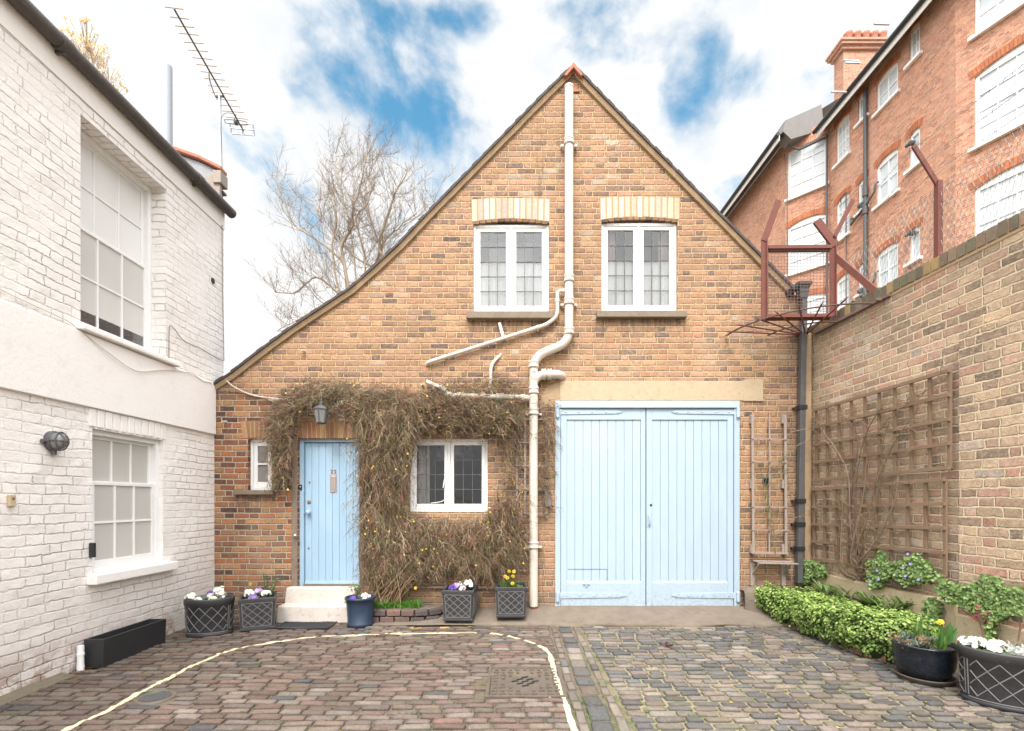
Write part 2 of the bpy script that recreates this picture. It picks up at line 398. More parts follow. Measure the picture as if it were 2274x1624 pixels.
M['slate'] = plain('slate', (.20, .185, .175), .7, .25, 3, .004, 30)
M['white'] = plain('white_gloss_paint', (.80, .795, .785), .38, .05, 7, .0008, 120)
M['cream_paint'] = plain('cream_paint', (.74, .70, .65), .5, .09, 10, .002, 90, dirt=(.45, .36, .28), dirt_amt=.35)
M['white_render'] = plain('white_render', (.85, .815, .79), .72, .04, 2.5, .004, 28, dirt=(.66, .57, .50), dirt_amt=.3)
def blue_paint(name, ca, cb, cc):
    m, b = begin(name); p = geo_pos(); x, y, z = sep(p)
    st = xyz(x*14, y*14, z*1.1)
    col = mix(nse(st, 2, 4, .6), ca, cb)
    col = mix(nse(xyz(x*2.5, y, z*.8), 2.0, 5, .6).ss(.42, .7)*.5, col, cc)
    d = ((z*-1+.42).ss(-.05, .45)*nse(p, 24, 6, .75).ss(.44, .64)*.5); col = mix(d, col, (.22, .22, .21))
    chip = nse(p, 48, 4, .8).ss(.70, .74)*.35; col = mix(chip, col, (.62, .68, .72))
    finish(b, col, nse(p, 5, 3)*.25+.28, nse(st, 6, 5, .65)*.8+nse(p, 60, 3)*.3, .0018); return m
M['blue'] = blue_paint('pale_blue_paint', (.30, .445, .585), (.34, .485, .62), (.38, .52, .65)); M['blue2'] = blue_paint('faded_lit_blue_paint', (.36, .455, .55), (.39, .49, .58), (.42, .52, .60))  # garage copy paler: sun fade, and stronger light put into its colour
M['pipe'] = plain('pipe_paint', (.61, .545, .475), .42, .07, 8, .0025, 45, dirt=(.42, .33, .25), dirt_amt=.35)
M['iron'] = plain('grey_iron', (.085, .085, .088), .5, .3, 14, .002, 60)
M['black'] = plain('black_plastic', (.022, .022, .024), .5, .3, 9, .001, 80)
M['gutter'] = plain('old_gutter', (.075, .065, .06), .62, .35, 9, .004, 40, dirt=(.20, .15, .11), dirt_amt=.5)
M['lead'] = plain('lead_came', (.10, .10, .105), .55, .2, 30)
M['leadsheet'] = plain('lead_sheet', (.28, .28, .29), .6, .3, 5, .006, 20, dirt=(.12, .11, .1), dirt_amt=.6)
M['rust'] = plain('rusty_steel', (.155, .05, .036), .8, .35, 12, .003, 90, dirt=(.10, .045, .035), dirt_amt=.7)
M['rustg'] = plain('rusty_grey_steel', (.16, .10, .09), .75, .45, 9, .003, 90, dirt=(.22, .07, .045), dirt_amt=.7)
M['wire'] = plain('galvanised_wire', (.25, .29, .27), .55, .2, 20, metal=.3)
M['alu'] = plain('dull_aluminium', (.40, .41, .43), .42, .12, 10, metal=.75)
M['brass'] = plain('dull_brass', (.30, .20, .11), .5, .3, 30, metal=.6)
M['chrome'] = plain('chrome', (.7, .7, .7), .22, .05, 10, metal=1)
M['steelplate'] = plain('worn_steel_plate', (.52, .46, .43), .34, .15, 25, metal=.85)
M['flue'] = plain('flue_paint', (.34, .37, .42), .5, .06, 3)
def wood(name, a, b_):
    m, b = begin(name); p = geo_pos(); x, y, z = sep(p)
    g = nse(xyz(x*6, y*6, z*6), 6, 5, .7, dist=1.2); col = mix(g, a, b_)
    col = mix(nse(p, 40, 3, .8).ss(.62, .72)*.5, col, tuple(q*.35 for q in a)); finish(b, col, .85, nse(p, 70, 4), .003); return m
M['wood'] = wood('weathered_wood', (.155, .095, .058), (.28, .185, .12))
M['greywood'] = wood('grey_wood', (.23, .185, .155), (.40, .335, .29))
M['soil'] = plain('soil', (.045, .03, .022), .98, .4, 25, .02, 40)
M['curtain'] = plain('net_curtain', (.90, .90, .90), .9, .04, 6)
M['pinkcurt'] = plain('pink_curtain', (.55, .42, .42), .9, .06, 6)
M['blind'] = plain('cream_blind', (.90, .885, .86), .9, .04, 4)
M['glass_sky2'] = glass_mat('faint_sky_glass', (.97, .98, .98), refl=.05, rough=.04)
M['glass_sky'] = glass_mat('sky_reflecting_glass', (.97, .98, .98), refl=.09, rough=.05)
M['sky_screen'] = plain('painted_sky_screen', (.62, .62, .62), .9, .1, 2)  # pale sheet colour stands in for sky reflected in the top panes
M['room'] = plain('room_plaster', (.26, .25, .24), .9, .1, 2)
M['glass'] = glass_mat('window_glass', (.95, .96, .96), refl=.03)
M['glass_dark'] = glass_mat('old_window_glass', (.72, .70, .67), .07, .02, .004)
M['glass_lamp'] = glass_mat('lamp_glass', (.75, .75, .72), .12, .1)
def frosted(name, a, b_, rough=.22):
    m, b = begin(name); p = geo_pos(); x, y, z = sep(p)
    finish(b, mix(nse(p, 1.6, 3), a, b_), rough, nse(p, 160, 2), .0006); b.inputs['Specular IOR Level'].default_value = .6; return m
M['pale'] = frosted('pane_painted_sky_and_blind', (.70, .705, .70), (.82, .82, .815), .10); M['pale2'] = frosted('blind_behind_lower_glass', (.52, .51, .49), (.66, .65, .625), .10)  # upper panes opaque: sky reflection and blind painted into the pane colour
M['frost'] = frosted('frosted_glass', (.47, .45, .415), (.57, .55, .515), .3)
M['frostd'] = frosted('obscure_glass', (.16, .16, .155), (.24, .235, .225), .15)
M['skyglass'] = frosted('bright_pane', (.46, .50, .53), (.72, .745, .765), .12)  # bright sky reflection painted into the opaque mansion panes
def planter_mat():
    m, b = begin('faux_lead'); p = geo_pos(); c = mix(nse(p, 9, 5, .65), (.022, .022, .025), (.055, .053, .056))
    c = mix(nse(p, 30, 4, .75).ss(.56, .75)*.35, c, (.14, .13, .13)); finish(b, c, nse(p, 14, 4)*.3+.3, nse(p, 60, 3), .001); return m
M['lead_planter'] = planter_mat()
M['relief'] = plain('rubbed_lead_relief', (.15, .145, .145), .5, .35, 30)
M['glaze'] = plain('blue_black_glaze', (.010, .013, .02), .18, .5, 10, .001, 40, dirt=(.028, .04, .06), dirt_amt=.7)
M['navy'] = plain('navy_plastic', (.022, .038, .07), .4, .2, 8)
M['leaf'] = attr_mat('leaf', .5, .25, 20, trans=.25, spec=.45)
M['bloom'] = attr_mat('bloom', .6, .1, 20, trans=.2)
M['twig'] = attr_mat('twig', .75, .25, 25)
M['bark'] = attr_mat('bark', .9, .25, 8)
M['cobble'] = attr_mat('sett_stone', .8, .55, 38, .012, 75, spec=.35, stain=True)
M['paint'] = plain('road_paint', (.50, .45, .29), .8, .12, 20, .004, 90, dirt=(.35, .29, .2), dirt_amt=.5)
M['paint2'] = plain('old_yellow_paint', (.42, .27, .06), .85, .25, 20)
def ground_mat():
    m, b = begin('ground_mortar'); p = geo_pos(); x, y, z = sep(p)
    c = mix(nse(p, 9, 6, .7), (.085, .062, .045), (.20, .155, .11))
    c2 = mix(nse(p, 9, 6, .7), (.20, .17, .095), (.33, .285, .17))
    c = mix((x-.75).ss(-.1, .3)*(x*-1+6).ss(0, .3), c, c2)
    ms = nse(p, 1.4, 4, .6).ss(.46, .60)*nse(p, 14, 5, .7).ss(.38, .56); c = mix(ms*.75, c, (.06, .085, .02))
    c = mix(nse(p, 150, 2, .7).ss(.62, .7)*.5, c, (.35, .29, .23)); finish(b, c, .97, nse(p, 45, 5, .7), .018); return m
M['ground'] = ground_mat()
# ---------------------------------------------------------------- ground, setts, slab, painted line
mb = MB(); xs = [-60, -20, -8]+[-5+i*.25 for i in range(41)]+[8, 20, 60]; ds = [-40, -10, -1, 0, 1]+[1.5+i*.25 for i in range(22)]+[7.5, 12, 40, 120]
def slabz(x, d):                          # the concrete apron rises to the garage threshold
    lo = gz(d)
    lift = max(0, min(1, (x+1.75)/1.6)); s = max(0, min(1, (d-5.98)/.5)); return lo+(.012-lo)*s*lift
for d in ds:
    for x in xs: mb.v.append((x, d-D0, gz(d)-.014+nz(x*3, d*3)*.003)); mb.c.append((1, 1, 1))
nx_ = len(xs)
for i in range(len(ds)-1):
    for j in range(nx_-1): mb.f.append((i*nx_+j, i*nx_+j+1, (i+1)*nx_+j+1, (i+1)*nx_+j)); mb.sm.append(True)
ground = tag(obj('ground', mb, M['ground']), kind='structure')
def stone(mb, cx, cd, lx, ly, ang, col, h=0.0, rnd=.35):
    mb.col = col; n = 12; o = []; ca, sa = cos(ang), sin(ang)
    for j in range(n):
        a = 2*pi*(j+.5)/n; ex = 2/(9 if rnd < .4 else 7)
        px_ = math.copysign(abs(cos(a))**ex, cos(a))*lx/2*U(.95, 1.02); py_ = math.copysign(abs(sin(a))**ex, sin(a))*ly/2*U(.90, 1.05); o.append((px_, py_))
    tilt = (U(-.035, .035), U(-.06, .06)); vs = []
    for k, zz_ in ((1.0, -.035), (1.0, -.006), (.93, -.001), (.62, .0022)):
        for (a, b_) in o:
            q = k if k > .9 and k < 1 else k
            ins = .007 if k == .93 else (0 if k == 1 else None)
            a2, b2 = (a*(1-ins/(lx/2)), b_*(1-ins/(ly/2))) if ins is not None else (a*.6, b_*.55)
            X, Dd = cx+a2*ca-b2*sa, cd+a2*sa+b2*ca
            vs.append((X, Dd-D0, gz(Dd)+h+zz_+a2*tilt[0]+b2*tilt[1]+nz(X*40, Dd*40)*.0025))
    mb.col = col
    X, Dd = cx, cd; vs.append((X, Dd-D0, gz(Dd)+h+.004))
    fs = [(i*n+j, i*n+(j+1) % n, (i+1)*n+(j+1) % n, (i+1)*n+j) for i in range(3) for j in range(n)]+[(3*n+j, 3*n+(j+1) % n, 4*n) for j in range(n)]
    b0 = len(mb.c); mb.add(vs, fs, True)
    for k, q in ((0, .4), (1, .52), (2, .84)):  # edge rings painted darker: joint shade as well as gathered dirt
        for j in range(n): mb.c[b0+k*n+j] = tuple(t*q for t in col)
def vc(c, v=.18, h=.04):
    k = U(1-v, 1+v); return tuple(max(.004, q*k*U(1-h, 1+h)) for q in c)
def blocked(x, d):
    if -.24 < x < .46 and 3.88 < d < 4.64: return True                 # manhole
    if (x+2.88)**2+(d-3.92)**2 < .15**2: return True                   # stopcock cover
    if d > 6.02 and x > -1.3: return True
    return d > 6.5
REDS = [(.150, .100, .079), (.164, .112, .089), (.124, .083, .066), (.172, .130, .106), (.132, .102, .083), (.19, .155, .13)]
GREYS = [(.102, .097, .094), (.118, .110, .104), (.090, .088, .089), (.138, .124, .11)]; PINKS = [(.185, .145, .117), (.20, .163, .133), (.168, .134, .108), (.225, .19, .158), (.16, .136, .112)]
mb = MB(); d = 1.6
while d < 6.5:                             # brown setts on the left, rows across the yard
    hrow = U(.077, .089); x = -4.15+U(0, .15)
    while x < .42:
        l = U(.165, .25); cx_ = x+l/2; dd = d+hrow/2+nz(cx_*.9, d*.4)*.05+nz(cx_*3, d*2)*.008
        if cx_+l/2 > .47: l = max(.06, .46-x); cx_ = x+l/2
        if not blocked(cx_, dd) and cx_ > -4.02+.0149*dd:
            r = random.random(); c = random.choice(REDS) if r > .035 else (.075, .075, .08)
            sh = .80+.28*max(0, min(1, (cx_+4)/4))  # setts darken towards the white wall: its shade put into their colour
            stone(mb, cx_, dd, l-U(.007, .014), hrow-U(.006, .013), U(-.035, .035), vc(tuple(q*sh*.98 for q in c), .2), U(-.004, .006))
        x += l
    d += hrow
for (xa, wd, la, lb, pal) in ((.505, .085, .15, .24, 0), (.645, .165, .16, .26, 1), (.785, .085, .15, .24, 0)):   # gutter of setts laid lengthways
    d = 1.6
    while d < 6.0:
        l = U(la, lb); c = random.choice(PINKS if (pal == 0 and random.random() < .8) or random.random() < .4 else GREYS+[(.16, .135, .11)])
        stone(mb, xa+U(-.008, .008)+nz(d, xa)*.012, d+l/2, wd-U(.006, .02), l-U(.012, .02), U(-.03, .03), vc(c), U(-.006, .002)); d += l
d = 1.5
while d < 6.6:                             # mixed grey and pink setts on the right
    hrow = U(.078, .098); x = .84+U(0, .03)
    while x < 4.3:
        l = U(.13, .225); cx_ = x+l/2; dd = d+hrow/2-(cx_-.8)*.035+nz(cx_*.8+9, d*.5)*.07+nz(cx_*3, d*2)*.012
        bedx = 3.42+max(0, (6.3-dd))*.11
        if not blocked(cx_, dd) and not (cx_ > bedx and 4.75 < dd):
            c = random.choice(GREYS) if random.random() < .47+.12*nz(cx_*2, dd*2) else random.choice(PINKS)
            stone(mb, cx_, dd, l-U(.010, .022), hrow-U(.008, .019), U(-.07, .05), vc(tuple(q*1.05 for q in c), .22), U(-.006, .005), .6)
        x += l
    d += hrow
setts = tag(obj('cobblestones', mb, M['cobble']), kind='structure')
bv = BVHTree.FromPolygons([Vector(v) for v in mb.v], mb.f)
def gtop(x, y):
    h = bv.ray_cast(Vector((x, y, 1)), Vector((0, 0, -1))); z = gz(y+D0)-.012
    return max(z, h[0].z) if h[0] else z
mb = MB(); xs = [-1.75+i*.1 for i in range(53)]; dd_ = [5.97+i*.055 for i in range(12)]
for i, d in enumerate(dd_):
    for x in xs:
        e = 0
        if i == 0: e = nz(x*2.1, 4)*.05+nz(x*9, 2)*.015+.06+max(0, -x-.4)*.25
        k = .5-.5*cos(pi*i/11); D_ = d+e if i == 0 else max(d, 5.99+e)
        zz_ = slabz(x, D_)+nz(x*5, d*5)*.006+.004-(.035 if i == 0 else 0)
        mb.v.append((x, D_-D0, zz_)); mb.c.append((1, 1, 1))
n_ = len(xs); mb.f = [(i*n_+j, i*n_+j+1, (i+1)*n_+j+1, (i+1)*n_+j) for i in range(11) for j in range(n_-1)]; mb.sm = [True]*len(mb.f)
tag(obj('concrete_apron', mb, M['slab']), kind='structure')
LINE = [(120, 1640), (143, 1624), (197, 1598), (246, 1575), (311, 1538), (371, 1509), (429, 1479), (500, 1449), (557, 1435), (643, 1422), (687, 1416), (778, 1412), (850, 1409), (935, 1407), (1064, 1406), (1101, 1408.6), (1150, 1418), (1187, 1430), (1218, 1449), (1224, 1466), (1235, 1503), (1250, 1543), (1264, 1589), (1276, 1624), (1284, 1650)]
pts = [G(*p) for p in LINE]; path = []
for i in range(len(pts)-1):
    p0, p1, p2, p3 = pts[max(i-1, 0)], pts[i], pts[i+1], pts[min(i+2, len(pts)-1)]; k = max(2, int((p2-p1).length/.02))
    for j in range(k):
        t = j/k; path.append(.5*((2*p1)+(p2-p0)*t+(2*p0-5*p1+4*p2-p3)*t*t+(3*p1-p0-3*p2+p3)*t**3))
def strip(mb, path, w, gap=.33, seed=0):
    prev = None
    for i in range(len(path)-1):
        a = path[i]; t = (path[i+1]-a); t.z = 0; t.normalize(); s = Vector((-t.y, t.x, 0)); ww = w*(.9+nz(i*.11, seed)*.55+nz(i*.5, seed)*.25)
        row = []
        for k in range(6):
            q = a+s*ww*(k/5-.5)+s*nz(i*.07, 5+seed)*.012; row.append((q.x, q.y, max(gtop(q.x, q.y), gz(q.y+D0)-.003)+.0022))
        if prev and nz(i*.16, 3.3+seed) > -gap and True:
            b = len(mb.v); mb.v += prev+row; mb.c += [(1, 1, 1)]*12
            for k in range(5):
                zs = [prev[k][2], prev[k+1][2], row[k][2], row[k+1][2]]
                if max(zs)-min(zs) < .03: mb.f.append((b+k, b+6+k, b+7+k, b+k+1)); mb.sm.append(False)
        prev = row
mb = MB(); strip(mb, path, .050, .46); tag(obj('painted_line', mb, M['paint']), kind='structure')
mb = MB(); yp = [G(x, y) for x, y in ((905, 1396), (990, 1394.5), (1060, 1391), (1120, 1388), (1160, 1386))]
yy = [yp[i].lerp(yp[i+1], j/20) for i in range(4) for j in range(20)]; strip(mb, yy, .03, -.08, 8); tag(obj('old_yellow_line', mb, M['paint2']), kind='structure')
# ---------------------------------------------------------------- the gabled mews house
EDGE = [(470, 864), (520, 831), (591, 776), (648, 734), (711, 692), (780, 646), (831, 601), (888, 548), (945, 487), (1039, 391), (1135, 293), (1204, 222), (1272, 156), (1334, 220), (1400, 288), (1500, 388), (1600, 489), (1690, 580), (1763, 652)]
house = thing('mews_house', 'gabled yellow brick mews house with pale blue doors and four white windows', 'house', F(1137, 1348))
edge = [(fx(a), fz(b)) for a, b in EDGE]
def rect(x0, y0, x1, y1): return [(fx(x0), fz(y1)), (fx(x1), fz(y1)), (fx(x1), fz(y0)), (fx(x0), fz(y0))]
def arched(x0, y0, x1, y1, rise):
    a, b, t = fx(x0), fx(x1), fz(y0); r = rise/164.0
    return [(a, fz(y1)), (b, fz(y1))]+[(b+(a-b)*i/10, t+r*(1-(2*i/10-1)**2)) for i in range(11)]
W1 = (1051, 496, 1219, 695.5); W2 = (1336, 492, 1504, 694); W3 = (909, 974, 1083, 1137); W4 = (551, 974.5, 604, 1089)
DOOR = (661, 974, 798, 1305); GAR = (1232.6, 891, 1641.4, 1350)
holes = [arched(W1[0], 494, W1[2], W1[3], 7), arched(W2[0], 490, W2[2], W2[3], 7), rect(*W3), rect(*W4), rect(*DOOR), rect(*GAR)]
outl = [(fx(474), -.3), (fx(1793), -.3), (fx(1793), fz(664)), (fx(1763), fz(654))]+edge[::-1][1:-1]+[(fx(474), fz(864))]
mb = MB(); mb.poly(outl, holes, lambda x, z, d: Vector((x, d, z)), .17)
xl, xr = fx(474), fx(1793)
def quad(mb, a, b, c, d): mb.add([a, b, c, d], [(0, 1, 2, 3)])
quad(mb, (xl, 7, -.3), (xl, 0, -.3), (xl, 0, fz(864)), (xl, 7, fz(864)))
quad(mb, (xr, 0, -.3), (xr, 7, -.3), (xr, 7, fz(664)), (xr, 0, fz(664)))
wall = obj('wall', mb, M['brick_front'], house, uv=True)
mb = MB(); mb.poly(outl, [], lambda x, z, d: Vector((-x, 7, z))); mb.v = [(-v[0], v[1], v[2]) for v in mb.v]
mb.box(xl+.02, xr-.02, .3, 6.9, 2.55, 2.62); mb.box(xl+.02, xr-.02, 3.4, 3.5, -.2, 5.0)
obj('inner_wall', mb, M['room'], house)
# roof covering, verge and ridge
def offs(pts, d):
    o = []
    for i, p in enumerate(pts):
        a = Vector(pts[max(i-1, 0)]); b = Vector(pts[min(i+1, len(pts)-1)]); t = (b-a).normalized(); n = Vector((-t.y, t.x))
        o.append(Vector(p)+n*d)
    return o
fine = []
for i in range(len(edge)-1):
    a, b = Vector(edge[i]), Vector(edge[i+1]); k = max(1, int((b-a).length/.1))
    fine += [a.lerp(b, j/k) for j in range(k)]
fine.append(Vector(edge[-1]))
up = offs(fine, .022); lo = offs(fine, -.006); mb = MB()
for i in range(len(fine)-1):
    j = nz(i*.9)*.008; s = .012*(i % 2); y0 = -.075+nz(i*1.7, 3)*.012
    a, b, c, d = lo[i], lo[i+1], up[i+1]+Vector((0, j+s*.5)), up[i]+Vector((0, j+s))
    mb.hexa([(a.x, y0, a.y), (b.x, y0, b.y), (b.x, 7.1, b.y), (a.x, 7.1, a.y), (d.x, y0, d.y), (c.x, y0, c.y), (c.x, 7.1, c.y), (d.x, 7.1, d.y)])
roof = obj('roof', mb, M['tile'], house)
l1 = offs(fine, -.008); l2 = offs(fine, -.060); mb = MB()
for i in range(len(fine)-1):
    k1, k2 = nz(i*.6)*.008, nz((i+1)*.6)*.008
    mb.hexa([(l2[i].x, -.035, l2[i].y+k1), (l2[i+1].x, -.035, l2[i+1].y+k2), (l2[i+1].x, .02, l2[i+1].y), (l2[i].x, .02, l2[i].y), (l1[i].x, -.055, l1[i].y), (l1[i+1].x, -.055, l1[i+1].y), (l1[i+1].x, .02, l1[i+1].y), (l1[i].x, .02, l1[i].y)])
obj('verge', mb, M['verge'], house, smooth=False)
mb = MB(); a = [F(1251, 180), F(1272, 152), F(1293, 180), F(1288, 183), F(1272, 164), F(1256, 183)]
for p in a: p.y = -.10
mb.prism(a[::-1], (0, 7.1, 0)); obj('ridge_tile', mb, M['red_tile'], roof, bevel=.008)
mb = MB(); a = [F(1257, 206, .02), F(1287, 206, .02), F(1272, 190, .02)]; mb.prism(a[::-1], (0, .03, 0)); obj('ridge_filler', mb, M['red_tile'], house)
# brick arches
def arch(x0, x1, yt, yb, rise, n, pal, splay=0, part='brick_arch', par=None):
    mb = MB(); mm = MB()
    for i in range(n):
        f0, f1 = i/n, (i+1)/n
        def pt(f, top):
            x = x0+(x1-x0)*f; x += (f-.5)*splay*(1 if top else 0)
            return F(x, (yt if top else yb)-rise*(1-(2*f-1)**2)*(1 if not top else .55))
        mb.col = vc(random.choice(pal), .15, .08); g = .26/n
        q = [pt(f0+g/2, 0), pt(f1-g/2, 0), pt(f1-g/2, 1), pt(f0+g/2, 1)]
        for v in q: v.y = -.006+U(-.002, .002); v.z += U(-.003, .003)
        mb.prism(q, (0, .1, 0))
    q = [F(x0-1, yb+1), F(x1+1, yb+1), F(x1+1+splay/2, yt+1), F(x0-1-splay/2, yt+1)]
    for k in range(9):
        pass
    top = [pt(k/10, 1) for k in range(11)]; bot = [pt(k/10, 0) for k in range(11)]
    for k in range(10):
        q = [bot[k], bot[k+1], top[k+1], top[k]]
        for v in q: v.y = -.001
        mm.add(q, [(0, 1, 2, 3)])
    o = obj(part, mb, M['arch_brick'], house, bevel=.004); obj('mortar_bed', mm, M['mortar'], o)
CREAM = [(.52, .42, .32), (.58, .48, .37), (.50, .37, .28), (.60, .52, .43)]; BRN = [(.33, .18, .10), (.30, .14, .075), (.37, .22, .11), (.28, .13, .08)]
arch(1047.5, 1221, 444, 493, 7, 13, CREAM, 2); arch(1333, 1509, 441, 489, 7, 13, CREAM, 2)
arch(541, 600, 936, 974, 2, 7, BRN, 14); arch(664, 800, 938, 974, 1, 14, BRN, 6)
for (x0, x1, y) in ((1047.5, 1221, 494), (1333, 1509, 490)):
    mb = MB()
    for i in range(12):
        a = x0+4+(x1-x0-8)*i/12; b = a+(x1-x0-8)/12-1.2; yy_ = y-7*(1-(2*(i+.5)/12-1)**2)
        mb.col = vc(random.choice([(.20, .11, .06), (.12, .075, .05), (.26, .15, .08)]), .2)
        mb.box(fx(a), fx(b), -.004, .11, fz(yy_+5), fz(yy_-1.5))
    obj('soffit_bricks', mb, M['arch_brick'], house)
# lintel over the garage, rendered jambs
mb = MB(); mb.box(fx(1243), fx(1691), -.012, .05, fz(890.5), fz(847)); lint = obj('lintel', mb, M['concrete'], house, bevel=.008)
mb = MB(); mb.box(fx(1650), fx(1694), -.02, .05, fz(892), fz(844)); obj('lintel_end', mb, M['concrete'], lint, bevel=.008)
mb = MB()
q = [(1204, 905), (1232, 905), (1232, 893), (1243, 891), (1243, 850), (1215, 858), (1203, 880)]
mb.prism([F(*p, .008) for p in q], (0, .02, 0)); obj('mortar_patch', mb, M['verge'], house)
mb = MB(); mb.box(fx(648), fx(660.5), -.012, .10, fz(1306), fz(974)); mb.box(fx(798.5), fx(810), -.012, .1, fz(1306), fz(974)); obj('door_jamb', mb, M['sill'], house, bevel=.006)
# windows
def window(x0, y0, x1, y1, cols, rows, y_in, mull=9, fr=11, sillpx=None, lead=True, glass='glass', fw=.045, label=None):
    a, b, t, s = fx(x0), fx(x1), fz(y0), fz(y1); mb = MB(); y0_, y1_ = y_in, y_in+.07; e = fr/164; m2 = mull/164; mid = (a+b)/2
    e0 = e*.45
    mb.box(a, a+e0, y0_, y1_, s, t); mb.box(b-e0, b, y0_, y1_, s, t); mb.box(a+e0, b-e0, y0_, y1_, t-e0, t); mb.box(a+e0, b-e0, y0_-.01, y1_, s, s+e0*1.2)
    nl = len(cols); lights = []
    span = (b-a-2*e0)/nl
    if nl == 2: mb.box(mid-m2*.22, mid+m2*.22, y0_-.002, y1_, s+e0, t-e0)
    win = obj('window', mb, M['white'], house, bevel=.004)
    if label: win['label'] = label
    for i, c in enumerate(cols):
        g = MB(); ld_ = MB(); cs = MB()
        l = a+e0+span*i+(m2*.22 if i else 0)+.002; r = a+e0+span*(i+1)-(m2*.22 if i < nl-1 else 0)-.002; k = e*.6; bt = s+e0*1.2+.002; tp = t-e0-.002
        y2, y3 = y0_+.012, y0_+.05
        cs.box(l, l+k, y2, y3, bt, tp); cs.box(r-k, r, y2, y3, bt, tp); cs.box(l+k, r-k, y2, y3, tp-k, tp); cs.box(l+k, r-k, y2, y3, bt, bt+k*1.3)
        gl, gr, gb, gt = l+k, r-k, bt+k*1.3, tp-k
        for ci in range(c):
            for ri in range(rows):
                w_, h_ = (gr-gl)/c, (gt-gb)/rows; ti, tj = U(-.012, .012), U(-.012, .012)
                q = [Vector((gl+w_*(ci+u_), y0_+.03+ti*(u_-.5)*w_*2+tj*(v_-.5)*h_*2, gb+h_*(ri+v_))) for u_, v_ in ((0, 0), (1, 0), (1, 1), (0, 1))]
                g.add(q, [(0, 1, 2, 3)])
        wd = .004 if lead else .011; dp = .008 if lead else .022
        for ci in range(1, c): x = gl+(gr-gl)*ci/c; ld_.box(x-wd, x+wd, y0_+.03-dp, y0_+.03+dp, gb, gt)
        for ri in range(1, rows): z = gb+(gt-gb)*ri/rows; ld_.box(gl, gr, y0_+.03-dp*.8, y0_+.03+dp*.8, z-wd, z+wd)
        lights.append((gl, gr, gb, gt))
        obj('casement', cs, M['white'], win, bevel=.004)
        obj('pane', g, M[glass], win); obj('glazing_bars', ld_, M['lead'] if lead else M['white'], win)
    if sillpx:
        sb = MB(); sb.box(fx(sillpx[0]), fx(sillpx[2]), -.075, y0_, fz(sillpx[3]), fz(sillpx[1])); obj('window_sill', sb, M['sill'], win, bevel=.008)
    return win, lights
def cloth(win, x0, x1, z0, z1, y, m, amp=.012, fr=70, name='curtain', slant=0):
    mb = MB(); n = 90
    for i in range(n+1):
        x = x0+(x1-x0)*i/n; yy_ = y+amp*sin(x*fr+2*nz(x*9))*(.7+.5*nz(x*21, 3))
        for z in (z0, z1): mb.v.append((x+(slant*(z1-z) if False else 0), yy_+(.01*sin(x*31) if z == z0 else 0), z)); mb.c.append((1, 1, 1))
    mb.f = [(2*i, 2*i+2, 2*i+3, 2*i+1) for i in range(n)]; mb.sm = [True]*n; return obj(name, mb, M[m], win)
for W, sp, pk in ((W1, (1037, 695.5, 1232, 711), 0), (W2, (1323.5, 694, 1522, 708.5), 1)):
    win, lt = window(*W, (3, 3), 5, .035, glass='glass_sky2' if pk else 'glass_sky', mull=12, fr=14, sillpx=sp, label='leaded white casement window above the %s, net curtain behind' % ('garage door' if pk else 'jasmine'))
    l, r = lt[0][0], lt[1][1]; b, t = lt[0][2], lt[0][3]; top = b+(t-b)*.60
    cloth(win, l-.03, r+.03, b-.03, top, .105, 'curtain', .012, 58)
    if pk: cloth(win, l-.05, l+.13, top, t+.05, .2, 'pinkcurt', .012, 90, 'side_curtain'); cloth(win, r-.10, r+.05, top, t+.05, .2, 'pinkcurt', .012, 90, 'side_curtain')
    cloth(win, l-.05, r+.05, b-.1, t+.1, .5, 'room' if pk else 'sky_screen', .0, 10, 'room_screen')  # left window's pale sheet stands in for reflected sky
win, lt = window(*W3, (3, 3), 4, .055, mull=12, fr=13, glass='glass_dark', label='leaded white casement window framed by bare jasmine')
l, b, t = lt[0][0], lt[0][2], lt[0][3]
cloth(win, l-.05, l+.16, b-.03, t+.03, .17, 'curtain', .014, 80)
mb = MB(); mb.tube([(lt[0][1]+.01, .04, b+.34), (lt[0][1]+.0, .03, b+.30), (lt[0][1]-.012, .035, b+.22)], .007, 6); obj('window_catch', mb, M['white'], win); mb = MB(); mb.tube([(lt[0][0]+.20, .05, b+.012), (lt[0][0]+.28, .04, b+.02), (lt[0][0]+.36, .03, b+.035), (lt[0][0]+.375, .03, b+.055)], .006, 6); obj('window_catch', mb, M['white'], win)
win, lt = window(*W4, (1,), 2, .06, fr=14, lead=False, glass='frostd', sillpx=(523, 1089, 612, 1099), label='small white window with obscure glass beside the front door')
mb = MB()
# front door
a, b = fx(671), fx(795); s, t = fz(1299.5), fz(981.7); mb = MB(); mb.box(a, b, .100, .14, s, t)
nb = 8
for i in range(nb):
    x0 = a+(b-a)*i/nb; x1 = a+(b-a)*(i+1)/nb; mb.box(x0+.003, x1-.003, .092, .101, s+.035, t-.003)
mb.hexa([(a, .080, s), (b, .080, s), (b, .101, s), (a, .101, s), (a, .088, s+.045), (b, .088, s+.045), (b, .101, s+.034), (a, .101, s+.034)])
door = obj('front_door', mb, M['blue'], house, bevel=.003); door['label'] = 'pale blue boarded front door numbered 22'
mb = MB(); e = .046
mb.box(fx(661), fx(670.5), .055, .15, fz(1305), fz(974)); mb.box(fx(795.5), fx(798), .055, .15, fz(1305), fz(974)); mb.box(fx(670.5), fx(795.5), .055, .15, fz(981), fz(974)); obj('door_frame', mb, M['blue'], door, bevel=.004)
mb = MB(); mb.box(fx(670), fx(797), .05, .16, fz(1304), fz(1300)); obj('threshold', mb, M['sill'], door)
